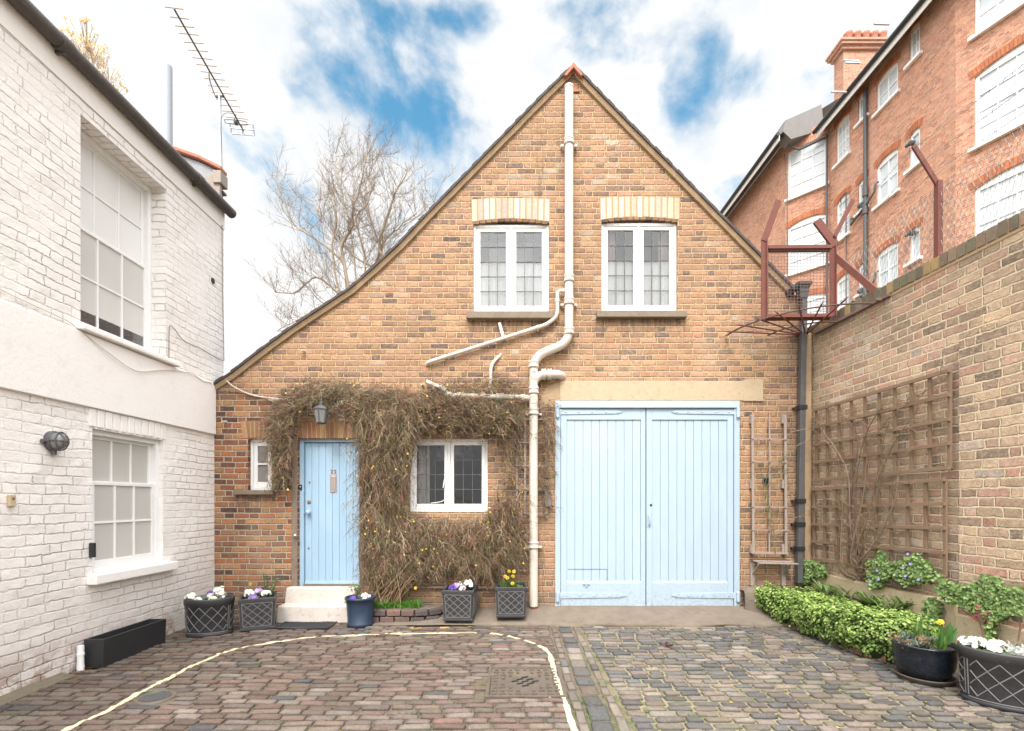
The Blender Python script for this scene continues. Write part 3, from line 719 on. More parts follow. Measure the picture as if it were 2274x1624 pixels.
mb = MB(); mb.box(fx(727.5), fx(743), .085, .093, fz(1094), fz(1052)); mb.box(fx(730), fx(740.5), .079, .086, fz(1088), fz(1056.5)); mb.box(fx(732.5), fx(738), .074, .08, fz(1060), fz(1057.5)); mb.box(fx(733), fx(738), .076, .08, fz(1092.5), fz(1090)); obj('letter_plate', mb, M['steelplate'], door, bevel=.003)
def knob(x, y, r, name, m, par, y0=.092, ln=.05):
    mb = MB(); c = F(x, y); k = MB()
    prof = [(r*.55, 0), (r*.55, ln*.4), (r*.8, ln*.55), (r, ln*.75), (r*.8, ln*.95), (0.0005, ln)]
    for q, z in prof:
        for j in range(16): mb.v.append((c.x+q*cos(2*pi*j/16), y0-z, c.z+q*sin(2*pi*j/16))); mb.c.append((1, 1, 1))
    mb.f = [(i*16+j, (i+1)*16+j, (i+1)*16+(j+1) % 16, i*16+(j+1) % 16) for i in range(5) for j in range(16)]; mb.sm = [True]*len(mb.f)
    return obj(name, mb, m, par)
knob(680.5, 1138, .036, 'door_knob', M['blue'], door, ln=.07); knob(680.5, 1115, .026, 'door_lock', M['brass'], door, ln=.012); knob(681.5, 1070.5, .012, 'spy_hole', M['brass'], door, ln=.012); knob(679.5, 1219, .014, 'door_lock', M['brass'], door, ln=.012)
knob(658, 1189.5, .026, 'side_knob', M['chrome'], door, y0=.0, ln=.06)
mb = MB(); mb.box(fx(661.5), fx(667), .04, .056, fz(1088), fz(1076.5)); bell = obj('doorbell', mb, M['black'], house, bevel=.002); mb = MB(); mb.box(fx(663.4), fx(665.2), .036, .041, fz(1082), fz(1080)); obj('bell_button', mb, M['white'], bell)
for i, x in enumerate((731.5, 739)):
    cu = bpy.data.curves.new('digit', 'FONT'); cu.body = '2'; cu.size = .075; cu.extrude = .003; cu.align_x = 'CENTER'; cu.offset = .0012
    tmp = bpy.data.objects.new('tmp', cu); COL.objects.link(tmp); bpy.context.view_layer.update()
    me = bpy.data.meshes.new_from_object(tmp); bpy.data.objects.remove(tmp); me.transform(Matrix.Translation(Vector((fx(x), .087, fz(1051)))) @ Matrix.Rotation(pi/2, 4, 'X'))
    o = bpy.data.objects.new('house_number', me); COL.objects.link(o); o.parent = door; me.materials.clear(); me.materials.append(M['brass'])
# doorsteps
mb = MB(); g0 = gz(6.2)-.03
def stepbox(x0, x1, d0, z0, z1):
    y = d0-D0; a = .018; mb.hexa([(x0-a, y-a, z0), (x1+a, y-a, z0), (x1+a, -.013, z0), (x0-a, -.013, z0), (x0, y, z1), (x1, y, z1), (x1, -.013, z1), (x0, -.013, z1)])
stepbox(fx(647), fx(797), 6.40, .05, .285); stepbox(-3.0, -1.985, 6.19, g0, .088)
obj('doorstep', mb, M['stone'], house, bevel=.014)
# garage doors
mb = MB(); mb.box(fx(1232.6), fx(1244.5), -.02, .12, fz(1349), fz(891)); mb.box(fx(1629.5), fx(1641.4), -.02, .12, fz(1349), fz(891)); mb.box(fx(1244.5), fx(1629.5), -.02, .12, fz(905), fz(891)); mb.box(fx(1238), fx(1636), -.04, -.019, fz(907), fz(900)); obj('door_frame', mb, M['blue2'], house, bevel=.005)
def hinge(xa, xb, y, h, par):
    mb = MB(); n = 14; d = 1 if xb > xa else -1; w0, w1 = h, h*.62; tp = []
    for i in range(n+1):
        f = i/n; x = xa+(xb-xa)*f; hh = (w0+(w1-w0)*f)/2*(1 if f < .93 else max(.0, 1-(f-.93)/.07)**.5+.05); tp.append((x, hh))
    q = [F(x, y-hh) for x, hh in tp]+[F(x, y+hh) for x, hh in tp[::-1]]
    if d < 0: q = q[::-1]
    for v in q: v.y = -.012
    mb.prism(q[::-1], (0, .028, 0))
    for f in (.1, .3, .52, .74, .92):
        c = F(xa+(xb-xa)*f, y); mb.lathe([(.013, 0), (.011, .006), (.0005, .009)], 10, (0, 0, 0)); k = len(mb.v)-30
        for j in range(k, len(mb.v)): v = mb.v[j]; mb.v[j] = (c.x+v[0], -.012-v[2], c.z+v[1])
    xk = xa-5*d; c = F(xk, y); mb.tube([(c.x, -.032, c.z+.045), (c.x, -.032, c.z-.075)], .026, 12); mb.tube([(c.x, -.032, c.z+.06), (c.x, -.032, c.z+.045)], [.012, .02], 10); mb.tube([(c.x, -.032, c.z-.075), (c.x, -.032, c.z-.10)], [.022, .008], 10)
    obj('hinge', mb, M['blue2'], par, bevel=.003)
for side in (0, 1):
    x0, x1 = ((1245.5, 1433.6), (1435.6, 1628.5))[side]; pl, pr = ((1258.6, 1423.4), (1448.6, 1615.5))[side]; y0, y1 = 906.8, 1347; pt_, pb = 932.5, 1296
    mb = MB(); fr_ = .0; mb.box(fx(x0), fx(pl), fr_, .06, fz(y1), fz(y0)); mb.box(fx(pr), fx(x1), fr_, .06, fz(y1), fz(y0)); mb.box(fx(pl), fx(pr), fr_, .06, fz(pt_), fz(y0)); mb.box(fx(pl), fx(pr), fr_, .06, fz(y1), fz(pb))
    mb.hexa([(fx(pl), -.003, fz(pb)), (fx(pr), -.003, fz(pb)), (fx(pr), .02, fz(pb)), (fx(pl), .02, fz(pb)), (fx(pl), .012, fz(pb-5)), (fx(pr), .012, fz(pb-5)), (fx(pr), .03, fz(pb-5)), (fx(pl), .03, fz(pb-5))])
    leafd = obj('garage_door', mb, M['blue2'], house, bevel=.004); leafd['label'] = 'left leaf of the pale blue garage doors, with a small flap at its foot' if side == 0 else 'right leaf of the pale blue garage doors, with the pull handle'
    mb = MB(); nb = 9; W_ = (fx(pr)-fx(pl))/nb; mb.box(fx(pl), fx(pr), .03, .045, fz(pb), fz(pt_))
    for i in range(nb): mb.box(fx(pl)+W_*i+.0028, fx(pl)+W_*(i+1)-.0028, .016+U(-.001, .001), .031, fz(pb), fz(pt_))
    obj('boards', mb, M['blue2'], leafd, bevel=.002)
    if side == 0: hinge(1243, 1382, 915.5, 11, leafd); hinge(1243, 1391, 1322.5, 13, leafd)
    else: hinge(1632, 1491, 915.5, 11, leafd); hinge(1632, 1491, 1322.5, 13, leafd)
    if side == 0:
        mb = MB()
        for q in ((1260.5, 1264.2, 1348.5, 1265), (1348.2, 1264.2, 1348.8, 1294)): mb.box(fx(q[0]), fx(q[2]), .0125, .02, fz(q[3]), fz(q[1]))
        obj('flap_joint', mb, M['iron'], leafd)
        mb = MB(); mb.box(fx(1292), fx(1310), .004, .017, fz(1294), fz(1289)); mb.tube([F(1294, 1297, .012), F(1310, 1297, .012)], .008, 8); mb.box(fx(1300), fx(1303), -.02, .005, fz(1303), fz(1294)); obj('latch', mb, M['blue2'], leafd, bevel=.002)
    else:
        mb = MB(); mb.box(fx(1437), fx(1445.5), -.008, .001, fz(1170), fz(1140)); mb.tube([F(1441, 1144, .008), F(1441, 1146, .04), F(1441, 1155, .052), F(1441, 1164, .04), F(1441, 1166, .008)], .009, 8); obj('pull_handle', mb, M['blue2'], leafd, bevel=.002)
        knob(1445.5, 1122, .017, 'keyhole', M['black'], leafd, y0=0.001, ln=.006)
# ---------------------------------------------------------------- pipes on the front
def smooth_path(pts, k=6):
    o = []
    for i in range(len(pts)-1):
        p0, p1, p2, p3 = pts[max(i-1, 0)], pts[i], pts[i+1], pts[min(i+2, len(pts)-1)]
        for j in range(k):
            t = j/k; o.append(.5*((2*p1)+(p2-p0)*t+(2*p0-5*p1+4*p2-p3)*t*t+(3*p1-p0-3*p2+p3)*t**3))
    return o+[pts[-1]]
def bend(pts, r, k=6):                    # polyline with rounded corners
    o = [pts[0]]
    for i in range(1, len(pts)-1):
        a, b, c = pts[i-1], pts[i], pts[i+1]; u = (a-b); v = (c-b); q = min(r, u.length*.45, v.length*.45)
        s, e = b+u.normalized()*q, b+v.normalized()*q
        o += [(s*(1-t)**2+b*2*t*(1-t)+e*t*t) for t in [j/k for j in range(k+1)]]
    return o+[pts[-1]]
def collar(mb, p, ax, r, ln, k=1.22):
    ax = ax.normalized(); p = Vector(p)
    pr = [(-.5, 1.0), (-.5, k), (-.3, k), (-.22, k*.92), (.25, k*.92), (.33, k*1.04), (.5, k*1.04), (.5, 1.0)]
    mb.tube([p+ax*ln*a for a, _ in pr], [r*q for _, q in pr], 20, True)
OFF = .085
sp = thing('soil_pipe', 'cream painted soil pipe rising up the middle of the gable with its side branches', 'drainpipe', F(1184, 1352, OFF))
mb = MB(); R_ = .058
path_ = bend([F(1262, 204, OFF), F(1262, 765, OFF), F(1184.5, 797, OFF), F(1184.5, 1343, OFF)], .17, 8)
mb.tube(path_, R_, 24); obj('pipe', mb, M['pipe'], sp)
mb = MB(); mb.tube([F(1184.5, 1342, OFF), F(1184.5, 1356, OFF)], R_*.98, 20); obj('pipe_foot', mb, M['rust'], sp)
dn = Vector((0, 0, -1))
for x, y, ear in ((1262, 326, 1), (1262, 626, 0), (1262, 676, 1), (1262, 741, 0), (1184.5, 814, 0), (1184.5, 871, 0), (1184.5, 917, 1), (1184.5, 1209, 1)):
    mb = MB(); collar(mb, F(x, y, OFF), dn, R_, .085)
    if ear:
        for s in (-1, 1): mb.bar(F(x+s*9, y+5, OFF*.6), F(x+s*18, y+5, OFF*.6), .03, .03); mb.tube([F(x+s*16, y+5, .0), F(x+s*16, y+5, OFF*.8)], .012, 8)
    obj('pipe_collar', mb, M['pipe'], sp)
mb = MB(); mb.tube([F(1262, 204, OFF), F(1262, 208, OFF)], R_*1.08, 20); obj('pipe_rim', mb, M['pipe'], sp)
def insp(x, y):
    mb = MB(); c = F(x, y, OFF+R_*.75); o = []
    for s, hh in ((1, 0), (1, .02), (.72, .022), (.7, .012), (.0, .012)):
        for j in range(20):
            a = 2*pi*j/20; mb.v.append((c.x+.038*s*cos(a), c.y-hh, c.z+.062*s*sin(a))); mb.c.append((1, 1, 1))
    mb.f = [(i*20+j, (i+1)*20+j, (i+1)*20+(j+1) % 20, i*20+(j+1) % 20) for i in range(4) for j in range(20)]; mb.sm = [False]*len(mb.f); return obj('inspection_plate', mb, M['pipe'], sp)
insp(1185, 838); insp(1184, 891)
mb = MB(); mb.tube(bend([F(1184.5, 862, OFF), F(1186, 848, OFF), F(1200, 836, OFF), F(1240, 835, OFF), F(1249, 835.5, -.02)], .06), R_*.95, 20); collar(mb, F(1206, 835.5, OFF), Vector((1, 0, 0)), R_, .05, 1.3); collar(mb, F(1219, 835.5, OFF), Vector((1, 0, 0)), R_, .05, 1.3)
obj('side_branch', mb, M['pipe'], sp)
wp = thing('waste_pipe', 'long thin cream waste pipe slanting down below the left upper window', 'drainpipe', F(1254, 651, .06))
mb = MB(); mb.tube(bend([F(1256, 651, .075), F(1237, 651, .06), F(1237, 706, .055), F(1214, 724, .055), F(1193, 731, .055), F(953, 807, .05), F(947, 811, -.01)], .11, 7), .0255, 14); obj('pipe', mb, M['pipe'], wp)
mb = MB(); mb.tube([F(1118, 754, .055), F(1109.5, 721, .03), F(1109, 718, -.01)], [.024, .022, .02], 12); obj('stub', mb, M['pipe'], wp)
for x, y, a in ((1237, 672, dn), (1193, 731, Vector((1, 0, .3))), (1084, 765.5, Vector((1, 0, .3))), (987, 796.5, Vector((1, 0, .3)))):
    mb = MB(); collar(mb, F(x, y, .055), a, .026, .04, 1.2)
    if a is not dn: mb.tube([F(x+1, y+6, -.01), F(x+1, y+6, .05)], .009, 6)
    obj('pipe_clip', mb, M['pipe'], wp)
hp = thing('branch_pipe', 'short level cream branch pipe half hidden in the jasmine left of the soil pipe', 'drainpipe', F(1080, 886, .08))
mb = MB(); mb.tube([F(1180, 887, .085), F(989, 881, .085)], .036, 18); obj('pipe', mb, M['pipe'], hp)
mb = MB(); mb.tube(smooth_path([F(1014, 886, .085), F(1000, 880, .085), F(985, 868, .08), F(949, 850, .05)]), [.037]*8+[.03]*11, 14); collar(mb, F(988, 869.5, .082), Vector((1, 0, -.75)), .036, .05, 1.3); collar(mb, F(980, 864.5, .08), Vector((1, 0, -.6)), .034, .03, 1.3); obj('angled_arm', mb, M['pipe'], hp)
mb = MB(); mb.tube(bend([F(1096, 886, .085), F(1090, 873, .075), F(1090.5, 812, .05), F(1113, 787, -.005)], .09), .022, 12); collar(mb, F(1090, 861, .07), dn, .03, .05, 1.25); obj('upright_arm', mb, M['pipe'], hp)
for x in (1161, 1115, 1106, 1074, 1027, 1020): mb = MB(); collar(mb, F(x, 886-(1161-x)*.03, .085), Vector((1, 0, 0)), .037, .045, 1.3); obj('pipe_collar', mb, M['pipe'], hp)
for i, (x, y, lab) in enumerate(((677, 780, 'small white overflow spout high on the brick left of the jasmine'), (503, 937, 'small white overflow spout left of the small window'), (940, 856, 'small cream spout end beside the slanting branch pipe'))):
    o = thing('overflow_spout', lab, 'pipe end', F(x, y, .02)); mb = MB(); mb.tube([F(x, y, -.01), F(x-2, y+1, .07)], .016, 12, False); mb.tube([F(x-2, y+1, .07), F(x-2, y+1, .03)], .011, 12); obj('spout', mb, M['pipe'], o); mb = MB(); mb.disc((0, 0, 0), .011, 12); c = F(x-1, y+1, .05); mb.v = [(c.x+v[0], c.y, c.z+v[1]) for v in mb.v]; obj('opening', mb, M['black'], o)
# black downpipe in the right corner
rp = thing('downpipe', 'square dark grey downpipe with hopper in the corner right of the garage', 'drainpipe', F(1768, 1290, .06))
mb = MB(); a, b = F(1776, 668, .085), F(1766, 1292, .085); mb.bar(a, b, .072, .07, Vector((0, 1, 0))); obj('pipe', mb, M['iron'], rp, bevel=.006)
def hop(y0, y1, w0, w1, d0, d1):
    p, q = F(1773, y0, .085), F(1774, y1, .085); mb = MB()
    mb.hexa([(q.x-w1, q.y-d1, q.z), (q.x+w1, q.y-d1, q.z), (q.x+w1, q.y+.05, q.z), (q.x-w1, q.y+.05, q.z), (p.x-w0, p.y-d0, p.z), (p.x+w0, p.y-d0, p.z), (p.x+w0, p.y+.05, p.z), (p.x-w0, p.y+.05, p.z)]); return mb
m1 = hop(636, 643, .088, .085, .085, .08); m2 = hop(643, 652, .08, .055, .07, .05); m1.add(m2.v, m2.f); m3 = hop(652, 657, .062, .062, .055, .055); m1.add(m3.v, m3.f); m4 = hop(657, 670, .056, .05, .05, .045); m1.add(m4.v, m4.f)
obj('hopper', m1, M['iron'], rp, bevel=.004)
mb = MB(); mb.tube([F(1752, 652, .05), F(1752, 648, -7)], .052, 14); mb.lathe([(.0, 0)], 3); obj('gutter_end', mb, M['black'], rp)
mb = MB(); mb.bar(F(1750, 650, .09), F(1765, 643, .09), .05, .06); obj('gutter_outlet', mb, M['black'], rp, bevel=.01)
for y in (908, 1113, 1164, 1217): mb = MB(); x = 1776-(y-668)*.016; mb.box(fx(x)-.052, fx(x)+.052, -.13, -.035, fz(y+5), fz(y-5)); mb.tube([F(x-11, y, .0), F(x-11, y, .06)], .016, 8); obj('pipe_bracket', mb, M['black'], rp, bevel=.003)
mb = MB(); mb.box(fx(1782), fx(1797), -.055, .03, fz(1290), fz(742)); tag(obj('corner_fillet', mb, M['verge'], None, bevel=.006), 'tall cream mortar fillet in the corner between house and boundary wall', 'mortar fillet')
# lantern
ln = thing('wall_lantern', 'grey six sided lantern on the brick arch over the front door', 'lantern', F(713, 945, .18))
c = P(713, 918, D0-.25)
def hexring(r, z): return [c+Vector((r*cos(pi/6+j*pi/3), r*sin(pi/6+j*pi/3), z)) for j in range(6)]
mb = MB(); A = [hexring(.098, .055), hexring(.055, .095), hexring(.028, .10), hexring(.02, .155), hexring(.004, .165)]; vs = [v for q in A for v in q]; mb.add(vs, [(i*6+j, i*6+(j+1) % 6, (i+1)*6+(j+1) % 6, (i+1)*6+j) for i in range(4) for j in range(6)])
mb.tube([c+Vector((0, 0, .055)), c+Vector((0, 0, .045))], .1, 6, smooth=False); obj('lantern_roof', mb, M['iron'], ln)
mb = MB(); t, b = hexring(.094, .05), hexring(.062, -.125)
for j in range(6): mb.tube([t[j], b[j]], .0065, 5); mb.tube([b[j], b[(j+1) % 6]], .008, 5); mb.tube([t[j], t[(j+1) % 6]], .008, 5)
mb.add(b, [(5, 4, 3, 2, 1, 0)]); obj('lantern_frame', mb, M['iron'], ln)
mb = MB(); t, b = hexring(.09, .048), hexring(.059, -.122); mb.add(t+b, [(j, (j+1) % 6, 6+(j+1) % 6, 6+j) for j in range(6)]); obj('lantern_glass', mb, M['frostd'], ln)
mb = MB(); mb.tube([c+Vector((0, 0, .15)), c+Vector((0, .02, .21)), c+Vector((0, .14, .20)), c+Vector((0, .245, .12))], .012, 8); mb.box(c.x-.03, c.x+.03, -.012, .0, c.z+.04, c.z+.2); obj('bracket', mb, M['iron'], ln)
# boxes, vents
mb = MB(); mb.box(fx(1209), fx(1223), -.07, 0, fz(1126), fz(1090)); tag(obj('junction_box', mb, M['slate'], None, bevel=.008), 'blue grey plastic box on the brick between soil pipe and garage', 'junction box')
mb = MB(); mb.box(fx(708-82), fx(708-72), -.03, 0, fz(934-57), fz(934-69)); tag(obj('terminal_box', mb, M['iron'], None, bevel=.004), 'small dark terminal box where the white cable meets the jasmine', 'junction box')
v = thing('round_vent', 'round black louvred vent on the brick behind the narrow ladder trellis', 'vent', F(1700.6, 1068.5))
mb = MB(); c = F(1700.6, 1068.5)
mb.tube([c, c+Vector((0, -.025, 0))], .05, 24); obj('vent_ring', mb, M['iron'], v)
for k in range(-3, 4): mb = MB(); h = (.042**2-(k*.012)**2)**.5; mb.box(c.x-h, c.x+h, -.035, -.026, c.z+k*.012-.003, c.z+k*.012+.003); obj('louvre', mb, M['black'], v)
# mound with air brick
mb = MB(); n = 22; xa, xb = fx(1643), fx(1712)
for i in range(9):
    v_ = i/8
    for j in range(n+1):
        u_ = j/n; x = xa+(xb-xa)*u_; top = .30-.06*abs(u_*2-1.0)**2+nz(u_*5)*.02; bul = (.10+.14*sin(pi*min(1, u_*1.05+.05))**.6)*(1-.35*max(0, v_-.72)/.28)
        z = -.12+(top+.12)*min(1, v_*1.15); y = -bul*(1 if v_ < .87 else (1-v_)/.13)+nz(x*9, z*9, 2)*.012; mb.v.append((x, y, z)); mb.c.append((1, 1, 1))
mb.f = [(i*(n+1)+j, i*(n+1)+j+1, (i+1)*(n+1)+j+1, (i+1)*(n+1)+j) for i in range(8) for j in range(n)]; mb.sm = [True]*len(mb.f)
mo = thing('concrete_mound', 'low worn concrete mound with grey grille right of the garage', 'concrete mound', F(1675, 1350)); obj('mound', mb, M['slab'], mo)
mb = MB(); x0, x1, z0, z1, y = fx(1680), fx(1702), fz(1333), fz(1306), -.262
mb.box(x0, x1, y, y+.03, z0, z1); obj('grille_plate', mb, M['slate'], mo)
mb = MB()
for i in range(6):
    for j in range(7): a, b = x0+(x1-x0)*(i+.5)/6, z0+(z1-z0)*(j+.5)/7; mb.box(a-.006, a+.006, y-.001, y+.004, b-.007, b+.007)
obj('grille_holes', mb, M['black'], mo)
# trellises
lt = thing('ladder_trellis', 'narrow grey ladder trellis on the brick between garage and downpipe', 'trellis', F(1700, 1230))
for x in (1667, 1739): mb = MB(); mb.bar(F(x-1, 925, .06), F(x+1, 1228, .06), .032, .02, Vector((0, 1, 0))); obj('upright', mb, M['greywood'], lt, bevel=.003)
mb = MB(); mb.bar(F(1703, 926, .06), F(1704, 1018, .06), .018, .014, Vector((0, 1, 0))); obj('upright', mb, M['greywood'], lt)
mb = MB(); mb.bar(F(1704, 1018, .06), F(1703, 1226, .06), .018, .014, Vector((0, 1, 0))); obj('upright', mb, M['greywood'], lt)
for y in (976, 1026, 1125, 1176, 1226): mb = MB(); mb.bar(F(1663, y, .075), F(1743, y+1.5, .075), .016, .014 if y < 1220 else .03, Vector((0, 0, 1))); obj('rung', mb, M['greywood'], lt)
for x in (1663, 1733):
    for y in (932, 1075, 1218): mb = MB(); mb.box(fx(x), fx(x+9), -.05, -.001, fz(y+10), fz(y-9)); obj('spacer_block', mb, M['greywood'], lt, bevel=.003)
sh = thing('wall_shelf', 'small weathered slatted shelf with hooks under the ladder trellis', 'shelf', F(1705, 1245))
for (y, o, dx) in ((1241.5, .06, 0), (1243.5, .13, 2), (1246.5, .20, 6)): mb = MB(); mb.bar(F(1662+dx, y, o), F(1745+dx, y+1.5, o), .06, .016, Vector((0, 0, 1))); obj('slat', mb, M['greywood'] if o > .1 else M['rust'], sh, bevel=.002)
for x in (1664, 1732):
    mb = MB(); mb.box(fx(x), fx(x+9), -.045, 0, fz(1300), fz(1247)); mb.bar(F(x+5, 1249, .2), F(x+5, 1275, .04), .012, .03, Vector((1, 0, 0))); obj('bracket', mb, M['greywood'], sh, bevel=.003)
for x, y in ((1688, 1262), (1668, 1290), (1666, 1312)): mb = MB(); mb.tube(smooth_path([F(x, y-14, .10), F(x+2, y-4, .12), F(x+3, y+3, .13), F(x-1, y+6, .15)]), .006, 6); obj('hook', mb, M['iron'], sh)
jt = thing('jasmine_trellis', 'weathered trellis strip behind the soil pipe, tangled in jasmine', 'trellis', F(1180, 1340))
for x in (1148, 1166, 1213): mb = MB(); mb.bar(F(x, 930, .03), F(x, 1150, .03), .03, .018, Vector((0, 1, 0))); obj('upright', mb, M['greywood'], jt)
for y in (932, 984, 1035, 1086, 1140): mb = MB(); mb.bar(F(1146, y, .045), F(1215, y+1, .045), .022, .016); obj('rung', mb, M['greywood'], jt)
lt2 = thing('low_trellis', 'grey wooden trellis rail low behind the jasmine and planters', 'trellis', F(1000, 1340))
for y in (1265, 1303): mb = MB(); mb.bar(F(840, y, .035), F(1172, y+2, .035), .03, .016); obj('rail', mb, M['greywood'], lt2)
for x in (860, 925, 990, 1055, 1120): mb = MB(); mb.bar(F(x, 1150, .018), F(x, 1310, .018), .03, .016, Vector((0, 1, 0))); obj('upright', mb, M['greywood'], lt2)
def wall_trellis(TL, TR, BR, BL, nv, nh, label):
    t = thing('wall_trellis', label, 'trellis', RP(*BL, .02), 'square trellis panels on the boundary wall')
    dl, dr = rd((TL[0]+BL[0])/2), rd((TR[0]+BR[0])/2)
    zt0, zb0 = RP(TL[0], TL[1]).z, RP(BL[0], BL[1]).z; zt1, zb1 = RP(TR[0], TR[1]).z, RP(BR[0], BR[1]).z
    for i in range(nv):
        f = i/(nv-1); d = dl+(dr-dl)*f; mb = MB(); mb.bar(R(d, zb0+(zb1-zb0)*f, .045), R(d, zt0+(zt1-zt0)*f, .045), .036, .02, Vector((1, 0, 0))); obj('upright', mb, M['wood'], t, bevel=.002)
    for i in range(nh):
        f = i/(nh-1); mb = MB(); mb.bar(R(dl+.02, zb0+(zt0-zb0)*f, .066), R(dr-.02, zb1+(zt1-zb1)*f, .066), .022, .036, Vector((0, 0, 1))); obj('rail', mb, M['wood'], t, bevel=.002)
    return t
wall_trellis((1820.6, 911.6), (2122.8, 823), (2117, 1039.6), (1820.5, 1067), 10, 5, 'upper of the two square brown trellis panels on the boundary wall')
wall_trellis((1817.6, 1088), (2114.6, 1065), (2104.5, 1280), (1812, 1241), 10, 5, 'lower of the two square brown trellis panels, ivy at its foot')
# ---------------------------------------------------------------- boundary wall
bw = thing('boundary_wall', 'tall old brown brick boundary wall along the right side of the yard', 'wall', R(4.5, -.15))
def slabwall(mb, d0, d1, z0, z1, off, th=.3):
    a, b = R(d1, 0, off), R(d0, 0, off); c, e = R(d0, 0, off-th), R(d1, 0, off-th)
    mb.hexa([(p.x, p.y, z0) for p in (a, b, c, e)]+[(p.x, p.y, z1) for p in (a, b, c, e)])
mb = MB(); slabwall(mb, .3, 6.72, -.3, 3.70, 0); obj('wall_face', mb, M['brick_wall'], bw, uv=True)
mb = MB(); slabwall(mb, .3, 4.455, -.3, 2.95, .05, .051); obj('pier', mb, M['brick_wall'], bw, uv=True)
mb = MB(); d = .3
CP = [(.15, .115, .08), (.19, .14, .095), (.12, .10, .07), (.23, .15, .10), (.13, .12, .075), (.28, .19, .09)]
while d < 6.68:
    l = .088; mb.col = vc(random.choice(CP), .2); z1 = 3.815+U(-.008, .006)-(.10*max(0, d-6.3)); p = [R(d+l-.012, 0, .012+U(0, .006)), R(d, 0, .012), R(d, 0, -.3), R(d+l-.012, 0, -.3)]
    mb.hexa([(q.x, q.y, 3.69) for q in p]+[(q.x, q.y, z1) for q in p]); d += l
obj('coping', mb, M['arch_brick'], bw, bevel=.006)
mb = MB(); slabwall(mb, .3, 6.7, 3.66, 3.80, .004, .28); obj('coping_mortar', mb, M['mortar'], bw)
mb = MB(); slabwall(mb, 4.465, 6.53, -.2, .50, .075, .07); slabwall(mb, .5, 4.445, -.2, .40, .105, .05); obj('plinth', mb, M['render'], bw, bevel=.015)
# fence on the wall
fe = thing('chainlink_fence', 'rusty post and chain link fence with barbed wire along the top of the boundary wall', 'fence', R(4.8, 3.8, -.1))
FO = -.14
def fp(d, z, o=0): return R(d, z, FO+o)
for d in (4.86, 2.6):
    mb = MB(); mb.bar(fp(d, 3.70), fp(d, 4.64), .05, .05, Vector((0, 1, 0))); obj('post', mb, M['rust'], fe); mb = MB(); mb.bar(fp(d, 4.60, 0), fp(d, 5.0, .25), .045, .02, Vector((0, 1, 0))); obj('post_arm', mb, M['rust'], fe)
mb = MB(); z0, z1, cell = 3.80, 4.66, .062; d0, d1 = 1.8, 6.05
nd = int((d1-d0)/cell)+1; hrows = int((z1-z0)/cell)
for i in range(nd+1):
    pts = []
    for j in range(hrows+1):
        d = d0+i*cell+(cell/2 if j % 2 else 0); s = .03*nz(d*1.5, j*.2)*(j/hrows); zz_ = z0+j*cell+nz(d*.9)*.05*(j/hrows)-(.18 if d > 5.2 else 0)*(j/hrows)*((d-5.2)/.85)
        pts.append(fp(min(d, d1), zz_, s+.008*(-1)**j))
    mb.tube(pts, .0019, 3, False, False)
    pts2 = []
    for j in range(hrows+1):
        d = d0+i*cell+(cell/2 if (j+1) % 2 else 0)-cell/2; s = .03*nz(d*1.5, j*.2)*(j/hrows); zz_ = z0+j*cell+nz(d*.9)*.05*(j/hrows)-(.18 if d > 5.2 else 0)*(j/hrows)*((d-5.2)/.85)
        pts2.append(fp(min(d, d1), zz_, s-.008*(-1)**j))
    mb.tube(pts2, .0019, 3, False, False)
obj('chain_link', mb, M['wire'], fe)
for o, z in ((.24, 4.98), (.15, 4.85), (.06, 4.72)):
    mb = MB(); pts = [fp(1.8+i*.12, z-.05*sin(pi*((1.8+i*.12-2.6)/2.26 % 1))-(.25*max(0, 1.8+i*.12-5.0)), o) for i in range(36)]; mb.tube(pts, .0028, 4, False)
    for i in range(1, 34):
        for k in range(2): q = pts[i].lerp(pts[i+1], .5*k); v_ = Vector((U(-1, 1), U(-1, 1), U(-1, 1))).normalized()*.016; mb.tube([q-v_, q+v_], .0022, 3, False)
    obj('barbed_wire', mb, M['wire'], fe)
# rusty grid panel
cg = thing('grid_panel', 'rusty steel frame with wire grid and angled arms standing above the corner of the wall', 'security panel', P(1849, 703, 6.0))
def C(x, y, d=6.0): return P(x, y, d)
for n_, a, b in (('frame_post', (1696.5, 708), (1696.5, 533)), ('frame_post', (1849, 703), (1849, 546)), ('frame_rail', (1704, 550.5), (1845, 549.5)), ('frame_rail', (1703, 703), (1845, 701.5))):
    mb = MB(); va, vb = C(*a), C(*b); mb.bar(va, vb, .012 if n_ == 'frame_post' else .05, .068 if n_ == 'frame_post' else .04, Vector((1, 0, 0)) if n_ == 'frame_post' else Vector((0, 0, 1)))
    if n_ == 'frame_post': mb.bar(va+Vector((.028, .0, 0)), vb+Vector((.028, .0, 0)), .06, .012, Vector((1, 0, 0)))
    else: mb.bar(va+Vector((0, .03, -.02)), vb+Vector((0, .03, -.02)), .012, .05, Vector((0, 0, 1)))
    obj(n_, mb, M['rust'], cg)
for a, b, w_ in (((1696.5, 536), (1729, 446), .07), ((1855, 545), (1813, 490), .10), ((1851, 531), (1894, 444), .045), ((1855, 570), (1948, 650), .07)):
    mb = MB(); q = C(*b, 5.45) if b[0] == 1948 else C(*b); mb.bar(C(*a), q, .03, w_, Vector((1, 0, 0)).cross(Vector((0, 1, 0)))); obj('brace' if b[0] == 1948 else 'angled_arm', mb, M['rust'], cg)
mb = MB()
for i in range(20):
    x = 1706+(1843-1706)*i/19; mb.tube([C(x, 553, 5.99), C(x+nz(i)*2, 640, 5.985), C(x, 700, 5.99)], .0024, 4, False)
for j in range(21):
    y = 556+(699-556)*j/20; mb.tube([C(1704, y, 5.99), C(1775, y+nz(j, 4)*2, 5.985), C(1846, y, 5.99)], .0024, 4, False)
obj('wire_grid', mb, M['rustg'], cg)
